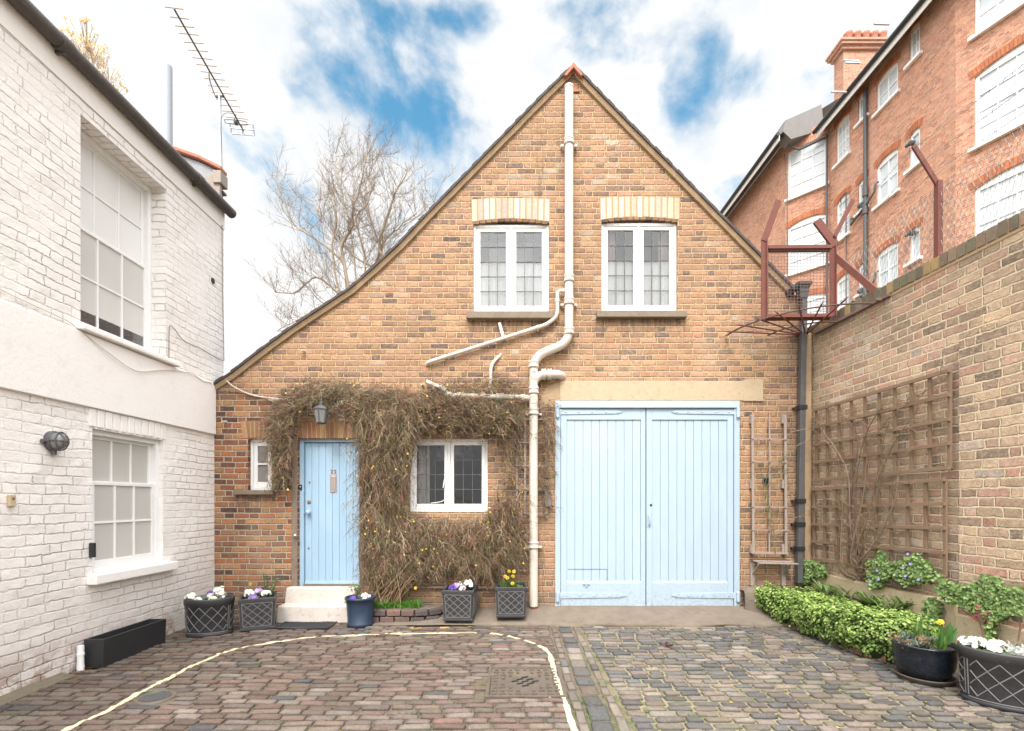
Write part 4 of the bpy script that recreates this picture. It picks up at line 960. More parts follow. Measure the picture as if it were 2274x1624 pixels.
# spike fan
sf = thing('spike_fan', 'rusty fan of spikes reaching out from the corner of house and boundary wall', 'spike fan', P(1789, 746, 6.54))
def H(x, y, z=3.67): d = (z-HC)*FPX/(HY-y); return Vector(((x-CX)*d/FPX, d-D0, z))
c0 = H(1789, 746)
for x, y in ((1601, 738), (1632, 722.7), (1672.6, 707), (1719.4, 693), (1774, 680), (1828.6, 670.7), (1884.5, 661.6)):
    e = H(x, y); dirv = (e-c0); mb = MB(); mb.tube([c0+dirv*.05+Vector((0, 0, .012)), c0+dirv*.9+Vector((0, 0, .012)), e+Vector((0, 0, .012))], [.011, .010, .002], 6); obj('spike', mb, M['rust'], sf)
for rr, a0, a1 in ((1.08, 181, 302), (.52, 182, 298)):
    mb = MB(); pts = [c0+Vector((rr*cos(rad(a0+(a1-a0)*i/20)), rr*sin(rad(a0+(a1-a0)*i/20)), -.004)) for i in range(21)]
    for i in range(20): mb.bar(pts[i], pts[i+1]+(pts[i+1]-pts[i])*.05, .032, .008)
    obj('curved_flat', mb, M['rustg'], sf)
mb = MB(); mb.bar(H(1582, 751), H(1745, 751), .04, .03); obj('wall_flat', mb, M['rustg'], sf)
a, b = R(6.45, 3.67, .02), R(5.25, 3.67, .02); mb = MB(); mb.bar(a, b, .035, .03); mb.bar(R(5.35, 3.66, .10), R(5.35, 3.66, -.0), .03, .03); obj('wall_flat', mb, M['rustg'], sf)
# ---------------------------------------------------------------- white building on the left
wh = thing('white_house', 'white painted brick house with sash windows and dark gutter along the left side', 'house', L(5, -.15))
WZ = 5.46
lo_w = (4.681, 5.61, .726, 2.135); up_w = (4.555, 5.655, 3.085, 5.075)
def rct(q): return [(q[0], q[2]), (q[1], q[2]), (q[1], q[3]), (q[0], q[3])]
mb = MB(); mb.poly([(.3, -.4), (6.765, -.4), (6.765, WZ), (.3, WZ)], [rct(lo_w), rct(up_w)], lambda d, z, o: L(d, z, -o), .25)
mb.v = mb.v; a = L(6.765, 0); quad(mb, (a.x-5, a.y, -.4), (a.x-5, a.y, WZ), (a.x, a.y, WZ), (a.x, a.y, -.4))
wwall = obj('wall', mb, M['brick_white'], wh, uv=True)
mb = MB(); b = L(.3, 0); mb.add([(a.x-2.6, a.y, -.4), (a.x-2.6, b.y, -.4), (a.x-2.6, b.y, WZ), (a.x-2.6, a.y, WZ)], [(0, 1, 2, 3)]); mb.box(a.x-2.6, a.x-.28, b.y, a.y-.02, 2.6, 2.75); mb.box(a.x-2.6, a.x-.14, b.y, a.y-.02, -.3, -.1); mb.box(a.x-2.6, a.x-.2, b.y-.1, b.y, -.4, WZ)
obj('inner_wall', mb, M['room'], wh)
def lbox(mb, d0, d1, z0, z1, o0, o1):     # o = metres out from the wall
    p = [L(d0, 0, o1), L(d1, 0, o1), L(d1, 0, o0), L(d0, 0, o0)]
    mb.hexa([(q.x, q.y, z0) for q in p]+[(q.x, q.y, z1) for q in p])
mb = MB(); lbox(mb, .3, 6.54, 2.33, 3.02, -.02, .035); obj('render_band', mb, M['white_render'], wh, bevel=.006)
mb = MB(); lbox(mb, .3, 6.765, 5.22, 5.47, -.02, .012); obj('eaves_course', mb, M['white_render'], wh)
mb = MB(); g = []
for i in range(60):
    d = .2+(6.83-.2)*i/59; q = L(d, 5.485+nz(d*1.2)*.008, .075); g.append(q)
mb.tube(g, .066, 14); obj('gutter', mb, M['gutter'], wh)
for d in (2.2, 3.1, 4.3, 6.1): mb = MB(); mb.tube([L(d-.05, 5.485, .075), L(d+.05, 5.485, .075)], .076, 14); lbox(mb, d-.012, d+.012, 5.40, 5.43, 0, .1); obj('gutter_joint', mb, M['gutter'], wh)
mb = MB(); p0, p1 = L(.1, 5.50, .04), L(6.80, 5.50, .04); q0, q1 = p0+Vector((-3, 0, 1.5)), p1+Vector((-3, 0, 1.5)); quad(mb, p0, p1, q1, q0); obj('roof', mb, M['slate'], wh)
# dormer end, flue
mb = MB(); dz_ = [(-4.06, 5.45), (-4.06, 6.00), (-4.30, 6.12), (-4.75, 6.28), (-5.4, 6.45), (-5.4, 5.45)]
mb.prism([(x, 6.70-D0, z) for x, z in dz_], (0, .09, 0)); dorm = obj('dormer', mb, M['leadsheet'], wh, bevel=.01)
mb = MB(); ed = [(-4.00, 5.99), (-4.30, 6.14), (-4.75, 6.30), (-5.45, 6.48)]
for i in range(3):
    (x0, z0), (x1, z1) = ed[i], ed[i+1]; mb.hexa([(x1, 6.64-D0, z1), (x0, 6.64-D0, z0), (x0, 6.80-D0, z0), (x1, 6.80-D0, z1), (x1, 6.64-D0, z1+.045), (x0, 6.64-D0, z0+.045), (x0, 6.80-D0, z0+.045), (x1, 6.80-D0, z1+.045)])
obj('dormer_tiles', mb, M['red_tile'], dorm, bevel=.006)
mb = MB(); mb.box(-4.16, -4.02, 6.66-D0, 6.72-D0, 5.62, 5.93); mb.box(-4.45, -4.02, 6.665-D0, 6.715-D0, 5.80, 5.90); mb.box(-4.10, -3.99, 6.63-D0, 6.8-D0, 5.80, 5.97); obj('dormer_trim', mb, M['greywood'], dorm, bevel=.008)
mb = MB(); c = P(371.5, 350, 7.0); mb.tube([c, P(371, 148, 7.0)], .066, 20); tag(obj('flue', mb, M['flue'], None), 'pale grey flue pipe rising behind the gutter of the white house', 'flue')
# sash windows
def sash(q, cols, rows_up, rows_lo, gl_up, gl_lo, label, fw=.05, blind=None, sill_z=None, sill=(.09, .1), rec=0.0):
    d0, d1, z0, z1 = q; mb = MB(); o0, o1 = -.13-rec, -.045-rec
    lbox(mb, d0, d0+fw, z0, z1, o0, o1); lbox(mb, d1-fw, d1, z0, z1, o0, o1); lbox(mb, d0+fw, d1-fw, z1-fw, z1, o0, o1); lbox(mb, d0+fw, d1-fw, z0, z0+fw*.8, o0, o1+.01)
    w_ = obj('window', mb, M['white'], wh, bevel=.004); w_['label'] = label
    zm = z0+(z1-z0)*.5*(1.04 if rows_up == rows_lo else 1.0)
    if rows_up != rows_lo: zm = z0+(z1-z0)*.625
    for (za, zb, rows, oa, ob, gm, rail) in ((zm-.02, z1-fw, rows_up, -.125-rec, -.095-rec, gl_up, .045), (z0+fw*.8, zm+.02, rows_lo, -.09-rec, -.058-rec, gl_lo, .075)):
        mb = MB(); a, b = d0+fw, d1-fw; st = .042
        lbox(mb, a, a+st, za, zb, oa, ob); lbox(mb, b-st, b, za, zb, oa, ob); lbox(mb, a+st, b-st, zb-.035, zb, oa, ob); lbox(mb, a+st, b-st, za, za+rail, oa, ob)
        ga, gb, gza, gzb = a+st, b-st, za+rail, zb-.035
        for c in range(1, cols): x = ga+(gb-ga)*c/cols; lbox(mb, x-.010, x+.010, gza, gzb, oa+.004, ob-.002)
        for r in range(1, rows): z = gza+(gzb-gza)*r/rows; lbox(mb, ga, gb, z-.010, z+.010, oa+.005, ob-.003)
        s_ = obj('sash', mb, M['white'], w_, bevel=.003)
        g = MB(); om = (oa+ob)/2
        for c in range(cols):
            for r in range(rows):
                x0, x1 = ga+(gb-ga)*c/cols, ga+(gb-ga)*(c+1)/cols; za_, zb_ = gza+(gzb-gza)*r/rows, gza+(gzb-gza)*(r+1)/rows; t1, t2 = U(-.003, .003), U(-.003, .003)
                if gm == 'pale2' and r == 0:
                    k_ = MB(); zk = za_+(zb_-za_)*.26; k_.add([L(x0, za_, om+t1), L(x1, za_, om+t2), L(x1, zk, om), L(x0, zk, om)], [(0, 1, 2, 3)]); obj('dark_gap', k_, M['glass_dark'], w_); za_ = zk+.001
                g.add([L(x0, za_, om+t1), L(x1, za_, om+t2), L(x1, zb_, om-t1), L(x0, zb_, om-t2)], [(0, 1, 2, 3)])
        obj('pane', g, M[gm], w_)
    for d in (d0+fw, d1-fw-.03): mb = MB(); lbox(mb, d, d+.03, zm-.10, zm-.02, -.095-rec, -.075-rec); obj('sash_horn', mb, M['white'], w_, bevel=.005)
    mb = MB(); lbox(mb, d0-.06, d1+.13, z0-sill[1], z0-.001, -.05-rec, sill[0]); obj('window_sill', mb, M['white_render'], w_, bevel=.012)
    if blind:
        mb = MB(); lbox(mb, d0, d1, z0+(z1-z0)*blind[0], z0+(z1-z0)*blind[1], -.15-rec, -.145-rec); obj('blind', mb, M['blind'], w_)
    return w_
sash(lo_w, 3, 1, 2, 'frost', 'frost', 'lower white sash window with frosted panes')
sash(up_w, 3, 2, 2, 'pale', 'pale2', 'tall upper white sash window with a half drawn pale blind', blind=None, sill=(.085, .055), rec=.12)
mb = MB(); n = 11
for i in range(n):
    d = lo_w[0]-.05+(lo_w[1]-lo_w[0]+.1)*i/n; lbox(mb, d+.006, d+.082, 2.15+U(-.004, .004), 2.325, -.005, .008+U(0, .008))
obj('brick_arch', mb, M['white_render'], wh, bevel=.01)
# cables
def cable(pts, r, m, label, name='cable'):
    mb = MB(); mb.tube(smooth_path(pts, 5), r, 5); return tag(obj(name, mb, M[m], None), label, 'cable')
cable([L(3.6, 3.13, .02), L(3.9, 3.10, .02), L(4.3, 3.075, .022), L(4.45, 3.05, .03), L(4.8, 2.90, .055), L(5.15, 2.82, .05), L(5.5, 2.92, .05), L(5.75, 2.985, .05), L(6.05, 3.02, .045), L(6.25, 2.985, .045), L(6.4, 3.0, .04), L(6.53, 2.97, .02)], .0045, 'pipe', 'thin pale cable sagging along the top of the white rendered band')
cable([LP(372, 840, .02), LP(372, 735, .02), LP(380, 727, .02), LP(405, 757, .02), LP(440, 773, .02), LP(489, 800, .02), LP(494, 780, .02), LP(491, 640, .02), LP(490, 500, .02)], .0045, 'sill', 'thin brown cable looping across the upper white wall to the corner')
cable([F(497, 836, .02), F(520, 858, .06), F(560, 878, .07), F(600, 886, .06), F(635, 888, .03), F(650, 890, .05)], .010, 'pipe', 'white cable drooping from the white house corner into the jasmine')
cable([F(478, 872, .02), F(520, 872, .015), F(560, 880, .015), F(600, 892, .015), F(634, 920, .02)], .005, 'black', 'thin black cable crossing the brick below the drooping white cable')
# hole, screw
mb = MB(); c = LP(472, 624, .004); mb.tube([c, c+Vector((.006, 0, 0))], .038, 16); tag(obj('pipe_hole', mb, M['black'], None), 'round dark hole high in the white wall near its far corner', 'hole')
# bulkhead lamp
bl = thing('bulkhead_lamp', 'grey caged bulkhead lamp on the white wall left of the lower window', 'lamp', LP(108, 980, .05))
c = LP(112, 980); ax = Vector((1, 0, 0))
def ring(r, h, o, n=20): return [c+Vector((o, r*cos(2*pi*j/n), h*sin(2*pi*j/n))) for j in range(n)]
def loft(mb, rings):
    n = len(rings[0]); vs = [v for r in rings for v in r]; mb.add(vs, [(i*n+j, i*n+(j+1) % n, (i+1)*n+(j+1) % n, (i+1)*n+j) for i in range(len(rings)-1) for j in range(n)], True)
mb = MB(); loft(mb, [ring(.068, .088, 0), ring(.07, .09, .02), ring(.066, .086, .045), ring(.056, .075, .05)]); obj('lamp_base', mb, M['iron'], bl)
mb = MB(); loft(mb, [ring(.056, .075, .048), ring(.055, .073, .09), ring(.042, .055, .12), ring(.001, .001, .132)]); obj('lamp_glass', mb, M['frostd'], bl)
mb = MB()
for s in (-.022, .022): mb.tube([c+Vector((.05+.095*sin(pi*k/12), s, .082*cos(pi*k/12))) for k in range(13)], .0045, 5)
mb.tube([c+Vector((.1, .062*cos(2*pi*k/20), .08*sin(2*pi*k/20))) for k in range(21)], .0045, 5); mb.tube([c+Vector((.05+.095*sin(pi*k/12), .064*cos(pi*k/12), 0)) for k in range(13)], .0045, 5)
obj('lamp_cage', mb, M['iron'], bl); mb = MB(); mb.tube([c+Vector((.03, 0, -.08)), c+Vector((.03, 0, -.12))], .02, 10); mb.tube([c+Vector((.02, -.06, -.01)), c+Vector((.02, -.1, -.01))], .018, 8); obj('cable_gland', mb, M['iron'], bl)
# small things on the white wall
db = thing('wall_doorbell', 'small beige doorbell box low at the left end of the white wall', 'doorbell', LP(17, 1110)); mb = MB(); c = LP(17, 1110); lbox(mb, 3.895, 3.945, c.z-.055, c.z+.04, 0, .03); obj('box', mb, M['render'], db, bevel=.006); mb = MB(); mb.tube([L(3.92, c.z+.01, .03), L(3.92, c.z+.01, .038)], .009, 10); obj('button', mb, M['sill'], db)
mb = MB(); c = LP(200, 1222); lbox(mb, 4.64, 4.675, c.z-.07, c.z+.07, 0, .045); tag(obj('sensor_box', mb, M['black'], None, bevel=.006), 'small upright black box on the white wall by the lower window', 'sensor')
# stub pipe, trough
st = thing('stub_pipe', 'short white plastic pipe stub rising from the cobbles beside the black trough', 'pipe', L(4.50, -.14, .05)); mb = MB(); mb.tube([L(4.50, -.14, .05), L(4.50, .085, .05)], .027, 14, False); mb.tube([L(4.5, .085, .05), L(4.5, .05, .05)], .022, 12, True); obj('pipe', mb, M['white'], st); mb = MB(); mb.tube([L(4.5, .0, .05), L(4.5, .02, .05)], .031, 14); mb.tube([L(4.5, -.15, .05), L(4.5, -.10, .05)], .030, 12); obj('pipe_collar', mb, M['white'], st)
tr = thing('trough_planter', 'long empty black trough planter on the cobbles along the white wall', 'planter', L(4.95, -.14, .15))
def tq(d, o, z): return L(d, z, o)
mb = MB(); A0 = [(4.56, .025), (5.37, .025), (5.37, .215), (4.56, .215)]; zb_, zt_ = -.138, .128
o_b = [tq(d, .12+(o-.12)*.9, zb_) for d, o in A0]; o_t = [tq(d, o, zt_) for d, o in A0]; i_t = [tq(4.965+(d-4.965)*.955, .12+(o-.12)*.80, zt_) for d, o in A0]; i_b = [tq(4.965+(d-4.965)*.94, .12+(o-.12)*.76, .045) for d, o in A0]
vs = o_b+o_t+i_t+i_b; mb.add(vs, [(k*4+j, k*4+(j+1) % 4, k*4+4+(j+1) % 4, k*4+4+j) for k in range(3) for j in range(4)]+[(0, 1, 2, 3)]); mb.f = [f[::-1] for f in mb.f]
obj('trough', mb, M['black'], tr, bevel=.004); mb = MB(); mb.add([v+Vector((0, 0, .006)) for v in i_b], [(0, 1, 2, 3)]); obj('soil', mb, M['soil'], tr)
lf = MB()
for i in range(34):
    lf.col = vc(random.choice([(.16, .05, .03), (.22, .09, .04), (.10, .035, .025)]), .3); p = L(4.50+U(-.06, .17)-(.0 if i < 25 else U(0, .2)), gz(4.5)+.005+U(0, .02), .05+U(-.02, .13) if i < 28 else U(.03, .3)); lf.leaf(p, Vector((U(-.5, .5), U(-.5, .5), 1)), Vector((U(-1, 1), U(-1, 1), U(-.1, .3))), U(.03, .05), U(.018, .03), U(-.1, .2))
tag(obj('fallen_leaves', lf, M['leaf'], None), 'brown fallen leaves gathered by the end of the black trough', 'leaves', kind='stuff')
mb = MB()
for i in range(16):
    d0_, d1_ = 2.6+i*.11, 2.6+(i+1)*.11
    p = [L(d0_, 0, .13+nz(i*.7)*.03), L(d1_, 0, .13+nz((i+1)*.7)*.03), L(d1_, 0, -.02), L(d0_, 0, -.02)]
    mb.hexa([(q.x, q.y, gz(d0_)-.05) for q in p]+[(p[0].x, p[0].y, gz(d0_)+.006), (p[1].x, p[1].y, gz(d1_)+.006), (p[2].x, p[2].y, gz(d1_)+.035), (p[3].x, p[3].y, gz(d0_)+.035)])
M['moss_slab'] = plain('mossy_concrete', (.13, .11, .075), .95, .4, 7, .008, 50, dirt=(.09, .10, .035), dirt_amt=.6)
tag(obj('kerb_strip', mb, M['moss_slab'], None), kind='structure')
# aerial
ae = thing('tv_aerial', 'long yagi television aerial on a thin mast at the corner of the white house', 'aerial', P(490, 440, 6.75))
mz = 7.08; mb = MB(); mp0, mp1 = P(492, 470, 6.75), P(487.5, 213, 6.75); mb.tube([mp0, mp1], .020, 10); obj('mast', mb, M['alu'], ae)
def A(x, y): d = (mz-HC)*FPX/(HY-y); return Vector(((x-CX)*d/FPX, d-D0, mz))
b0, b1 = A(386, 19), A(541, 291); mb = MB(); mb.tube([b0, b1], .0105, 8); obj('boom', mb, M['iron'], ae)
EL = [20, 41, 61, 78, 97, 114, 131, 147, 163, 178, 193, 208, 224, 237, 250, 264]
bd = (b1-b0).normalized(); sd_ = bd.cross(Vector((0, 0, 1))).normalized()
for i, y in enumerate(EL):
    x = 386+(541-386)*(y-19)/(291-19); p = A(x, y); mb = MB(); h = .098+.0035*i; mb.tube([p-sd_*h+Vector((0, 0, .008+U(-.006, .006))), p+sd_*h+Vector((0, 0, .008+U(-.006, .006)))], .0048, 6); obj('element', mb, M['brass'], ae)
p = A(524, 272); mb = MB(); w_, h_ = .155, .02; lp = []
for k in range(25):
    a = 2*pi*k/24; lp.append(p+sd_*(max(-1, min(1, cos(a)*1.35)))*w_+bd*sin(a)*.045); 
mb.tube(lp, .005, 6); mb.box(p.x-.02, p.x+.02, p.y-.03, p.y+.03, p.z-.025, p.z+.02); obj('dipole', mb, M['iron'], ae)
p = A(538, 287); mb = MB(); upv = Vector((0, -.35, 1)).normalized()
for a, b in (((-1, -1), (1, -1)), ((-1, 1), (1, 1)), ((-1, -1), (-1, 1)), ((1, -1), (1, 1)), ((-1, 0), (1, 0)), ((0, -1), (0, 1))): mb.bar(p+sd_*a[0]*.165+upv*a[1]*.07, p+sd_*b[0]*.165+upv*b[1]*.07, .016, .008)
obj('reflector', mb, M['alu'], ae)
mb = MB(); mb.tube(smooth_path([A(464, 157)+Vector((0, 0, -.01)), A(466, 168)+Vector((0, 0, -.07)), mp1+Vector((-.05, 0, -.02)), mp1]), .008, 6); mb.tube([mp1+Vector((-.06, 0, 0)), mp1+Vector((.05, 0, 0))], .022, 8); obj('boom_brace', mb, M['alu'], ae)
mb = MB(); mb.tube(smooth_path([A(520, 266), mp1+Vector((.08, .25, -.06)), mp1+Vector((.03, 0, -.3)), mp1+Vector((.035, 0, -.9)), mp0+Vector((.02, 0, .1))]), .004, 5); obj('lead', mb, M['iron'], ae)
for z in (5.72, 5.52): mb = MB(); q = Vector((mp0.x, mp0.y, z)); mb.box(q.x-.09, q.x+.05, q.y-.04, q.y+.04, z-.015, z+.015); mb.tube([q+Vector((-.05, -.05, 0)), q+Vector((.05, -.05, 0))], .008, 6); obj('clamp', mb, M['iron'], ae)
# ---------------------------------------------------------------- ironwork on the ground
mh = thing('manhole_cover', 'square rusty brown iron manhole cover in the cobbles by the painted line', 'manhole cover', (.11, 4.26-D0, gz(4.26)))
mb = MB(); z = gz(4.26)
def gb(mb, x0, x1, d0, d1, za, zb): mb.box(x0, x1, d0-D0, d1-D0, z+za, z+zb)
M['mh'] = plain('worn_iron', (.10, .078, .062), .6, .4, 16, .003, 60, dirt=(.22, .17, .12), dirt_amt=.6)
gb(mb, -.22, .45, 3.905, 3.935, -.03, .003); gb(mb, -.22, .45, 4.585, 4.615, -.03, .003); gb(mb, -.22, -.19, 3.935, 4.585, -.03, .003); gb(mb, .42, .45, 3.935, 4.585, -.03, .003); obj('frame', mb, M['mh'], mh, bevel=.003)
mb = MB(); gb(mb, -.18, .41, 3.945, 4.575, -.03, -.012)
for i in range(9):
    for j in range(9):
        if abs(i-4)+abs(j-4) < 4 : continue
        x, d = -.15+i*.066, 3.975+j*.071; v_ = (i+j) % 2; a, b_ = (.022, .012) if v_ else (.012, .024); gb(mb, x+.004-a/1, x+.004+a, d-b_, d+b_, -.013, .004)
obj('cover', mb, M['mh'], mh, bevel=.002)
mb = MB()
for i in range(-3, 4):
    for j in range(-3, 4):
        if abs(i)+abs(j) < 4 and (i+j) % 2 == 0: x, d = .115+i*.045, 4.26+j*.05; mb.bar((x-.028, d-.012-D0, z-.008), (x+.028, d+.012-D0, z-.008), .014, .008)
obj('slots', mb, M['black'], mh)
sc = thing('stopcock_cover', 'small round grey iron cover in the cobbles beside the painted line', 'drain cover', (-2.88, 3.92-D0, gz(3.92)))
mb = MB(); z2 = gz(3.92); mb.lathe([(.145, -.03), (.145, .002), (.118, .004), (.116, -.004), (.0005, -.004)], 28, (-2.88, 3.92-D0, z2)); obj('frame', mb, M['mh'], sc)
mb = MB()
for i in range(-4, 5):
    for j in range(-4, 5):
        if (i*i+j*j)*.024**2 < .10**2: mb.box(-2.88+i*.024-.009, -2.88+i*.024+.009, 3.92-D0+j*.024-.009, 3.92-D0+j*.024+.009, z2-.006, z2+.003)
obj('studs', mb, M['iron'], sc)
dm = thing('door_mat', 'black rubber ring mat on the cobbles in front of the doorstep', 'door mat', (-2.55, 6.0-D0, gz(6)))
mb = MB(); zq = gz(6.0)+.008; cA = [G(612, 1397), G(728, 1399), G(752, 1381), G(640, 1380)]
def bl_(u_, v_): return cA[0].lerp(cA[1], u_).lerp(cA[3].lerp(cA[2], u_), v_)+Vector((0, 0, .012+nz(u_*4, v_*4)*.006))
for i in range(23): mb.tube([bl_(i/22, v_/14)+Vector((0, 0, .002*(-1)**(i+v_))) for v_ in range(15)], .0065, 5)
for j in range(14): mb.tube([bl_(v_/22, j/13)+Vector((0, 0, -.002*(-1)**(j+v_))) for v_ in range(23)], .0065, 5)
obj('mat_grid', mb, M['black'], dm); mb = MB(); mb.tube([bl_(0, 0), bl_(1, 0), bl_(1, 1), bl_(0, 1), bl_(0, 0)], .011, 6); obj('mat_edge', mb, M['black'], dm)
mb = MB(); q = [G(1742/3.249+389.9, 0+1415.5)]; c = G(757, 1402); mb.box(c.x-.11, c.x+.10, c.y-.06, c.y+.06, gz(5.8)-.03, gz(5.8)+.004); tag(obj('water_cover', mb, M['iron'], None, bevel=.004), 'small rectangular dark metal cover in the cobbles before the blue pot', 'drain cover')
# ---------------------------------------------------------------- red brick mansion block beyond the wall
mn = thing('mansion_block', 'tall red brick mansion block with white windows and dark eaves behind the boundary wall', 'building', (14.2, 14, 0))
class Face:                               # a vertical wall plane: origin, direction along it (t), outward normal
    def __init__(s, x, d, tx, td):
        s.o = Vector((x, d-D0, 0)); s.t = Vector((tx, td, 0)).normalized(); s.n = Vector((-s.t.y, s.t.x, 0))
    def __call__(s, u, z, o=0): v = s.o+s.t*u+s.n*o; return Vector((v.x, v.y, z))
    def box(s, mb, u0, u1, z0, z1, o0, o1):
        p = [s(u0, 0, o1), s(u1, 0, o1), s(u1, 0, o0), s(u0, 0, o0)]
        mb.hexa([(q.x, q.y, z0) for q in p]+[(q.x, q.y, z1) for q in p])
    def u(s, x):                          # where the survey column x meets this plane
        k = (x-CX)/FPX; a, b = s.o.x, s.o.y+D0
        return (k*b-a)/(s.t.x-k*s.t.y)
main = Face(14.2, 15.5, 0, 1); far = Face(12.99, 23.0, 0, 1); cant = Face(14.2, 21.7, -.918, 1); bay = Face(14.2+.442*6, 15.5-6, -.442, 1)
cl = (Vector((12.99, 23.0))-Vector((14.2, 21.7))).length; bl2 = (Vector((14.2, 15.5))-Vector((14.2+.442*6, 9.5))).length
TOP = 18.55
def mwin(face, u0, u1, z0, z1, rise, cols, rows, label=None, light=True, sillw=.12, meet=True):
    mb = MB(); fw = .10; o0, o1 = -.14, -.05; ub = u0+fw; ue = u1-fw
    face.box(mb, u0, ub, z0, z1+.02, o0, o1); face.box(mb, ue, u1, z0, z1+.02, o0, o1); face.box(mb, ub, ue, z1-fw*.8, z1+rise, o0, o1); face.box(mb, ub, ue, z0, z0+fw*.8, o0, o1)
    zt, zb_ = z1-fw*.8, z0+fw*.8; bw_ = .022
    for c in range(1, cols): x = ub+(ue-ub)*c/cols; k = bw_*(1.8 if (cols == 2 and not meet) else 1); face.box(mb, x-k, x+k, zb_, zt, o0+.01, o1-.02)
    for r in range(1, rows): z = zb_+(zt-zb_)*r/rows; k = bw_*(1.6 if meet and r*2 == rows else 1); face.box(mb, ub, ue, z-k, z+k, o0+.012, o1-.022)
    w_ = obj('window', mb, M['white'], mn)
    g = MB()
    for c in range(cols):
        for r in range(rows):
            a, b = ub+(ue-ub)*c/cols, ub+(ue-ub)*(c+1)/cols; e, f = zb_+(zt-zb_)*r/rows, zb_+(zt-zb_)*(r+1)/rows; t1, t2 = U(-.012, .012), U(-.012, .012); g.add([face(a, e, -.10+t1), face(b, e, -.10+t2), face(b, f, -.10-t1), face(a, f, -.10-t2)], [(0, 1, 2, 3)])
    obj('pane', g, M['skyglass' if light else 'frostd'], w_)
    mb = MB(); face.box(mb, u0-.12, u1+.12, z0-.10, z0, -.1, sillw); obj('window_sill', mb, M['white_render'], w_)
    return w_
def mhole(u0, u1, z0, z1, rise):
    return [(u0, z0), (u1, z0), (u1, z1)]+[(u1+(u0-u1)*i/8, z1+rise*(1-(2*i/8-1)**2)) for i in range(1, 8)]+[(u0, z1)]
def mface(face, u0, u1, wins, name):
    hs = [mhole(*w_[:5]) for w_ in wins]; mb = MB()
    mb.poly([(u0, -1), (u1, -1), (u1, TOP), (u0, TOP)], hs, lambda u, z, d: face(u, z, -d), .16); o = obj(name, mb, M['brick_red'], mn, uv=True)
    for w_ in wins: mwin(face, w_[0], w_[1], w_[2], w_[3], w_[4], *w_[5:])
    for w_ in wins:                       # gauged brick heads
        mb = MB()
        if w_[4] > 0:
            n = max(6, int((w_[1]-w_[0]+.2)/.09))
            for i in range(n):
                f0, f1 = i/n, (i+1)/n; mb.col = vc((.44, .15, .07), .15); q = []
                for f, k in ((f0+.08/n, 0), (f1-.08/n, 0), (f1-.08/n, 1), (f0+.08/n, 1)):
                    u = w_[0]-.1+(w_[1]-w_[0]+.2)*f+(f-.5)*.12*k; q.append(face(u, w_[3]+.01+w_[4]*(1-(2*f-1)**2)+k*.24, .004))
                mb.prism(q, face.n*.012)
        if mb.v: obj('brick_head', mb, M['arch_brick'], mn)
W = []
uu = main.u
A3 = (uu(1994), uu(1946)); A4 = (uu(2043), uu(2019)); A1 = (uu(1886), uu(1857)); A2 = (uu(1925), uu(1905))
fl = 3.30
for k, (zb_, zt) in enumerate(((16.54, 17.62), (12.9, 14.42), (9.55, 10.95), (6.2, 7.6))):
    W.append((A3[0], A3[1], zb_, zt, .12, 2, 2, None, True, .1, False))
for k, (zb_, zt) in enumerate(((16.12, 17.75), (12.75, 14.4), (9.4, 11.0), (6.0, 7.6))): W.append((A1[0], A1[1], zb_, zt, .12, 3, 4))
for k, (zb_, zt) in enumerate(((16.9, 17.9), (13.25, 14.4), (9.9, 11.0))): W.append((A2[0], A2[1], zb_, zt, .08, 2, 1, None, True, .1, False))
for k, (zb_, zt) in enumerate(((17.03, 18.12), (13.25, 14.45), (9.93, 11.0))): W.append((A4[0], A4[1], zb_, zt, .08, 2 if k == 0 else 1, 2 if k == 0 else 1))
mface(main, 0, 6.2, W, 'wall')
c0_, c1_ = cant.u(1836), cant.u(1750)
mface(cant, 0, cl, [(c0_, c1_, 15.72, 17.95, 0, 3, 4), (c0_, c1_, 12.15, 14.35, .18, 3, 4), (c0_, c1_, 8.6, 10.75, .18, 3, 4), (c0_, c1_, 5.2, 7.2, .1, 3, 3)], 'wall')
mface(far, 0, 16, [], 'wall')
b1_ = bay.u(2164); b0_ = b1_-1.9
mface(bay, 0, bl2, [(b0_, b1_, 12.43, 14.62, .14, 4, 4), (b0_, b1_, 15.9, 18.1, .1, 4, 4), (b0_, b1_, 8.9, 11.13, .16, 4, 4)], 'wall')
# eaves
mb = MB(); ev = MB(); gt = MB(); rf = MB()
def eave(face, u0, u1, ov, zf, tip=0):
    f0, f1 = face(u0, 0, ov), face(u1, 0, ov); w0, w1 = face(u0, 0, 0), face(u1, 0, 0); h = .26
    face.box(mb, u0, u1, zf, zf+h, ov-.03, ov)
    ev.add([(f0.x, f0.y, zf+.02), (f1.x, f1.y, zf+.02), (w1.x, w1.y, zf+.62), (w0.x, w0.y, zf+.62)], [(0, 1, 2, 3)])
    gt.tube([face(u0-.05, zf+h+.02, ov+.075), face(u1+.05, zf+h+.02, ov+.075)], .085, 10)
    b0, b1 = face(u0, 0, -6), face(u1, 0, -6)
    rf.add([(f0.x, f0.y, zf+h), (f1.x, f1.y, zf+h), (b1.x, b1.y, zf+4.4), (b0.x, b0.y, zf+4.4)], [(0, 1, 2, 3)])
eave(main, -.5, 6.3, .5, 17.80); eave(far, -.8, 16, .74, 17.98); eave(bay, 0, bl2+.1, .5, 17.80)
obj('fascia', mb, M['white_render'], mn); obj('soffit', ev, M['iron'], mn); obj('gutter', gt, M['black'], mn); obj('roof', rf, M['slate'], mn)
mb = MB(); q = [P(1739, 292, 22.2), P(1743, 268, 22.2), P(1824, 232, 22.2), P(1832, 296, 22.2), P(1800, 296, 22.2), P(1757, 309, 22.2)]; mb.prism(q, (0, .6, 0)); obj('slate_cheek', mb, M['slate'], mn)
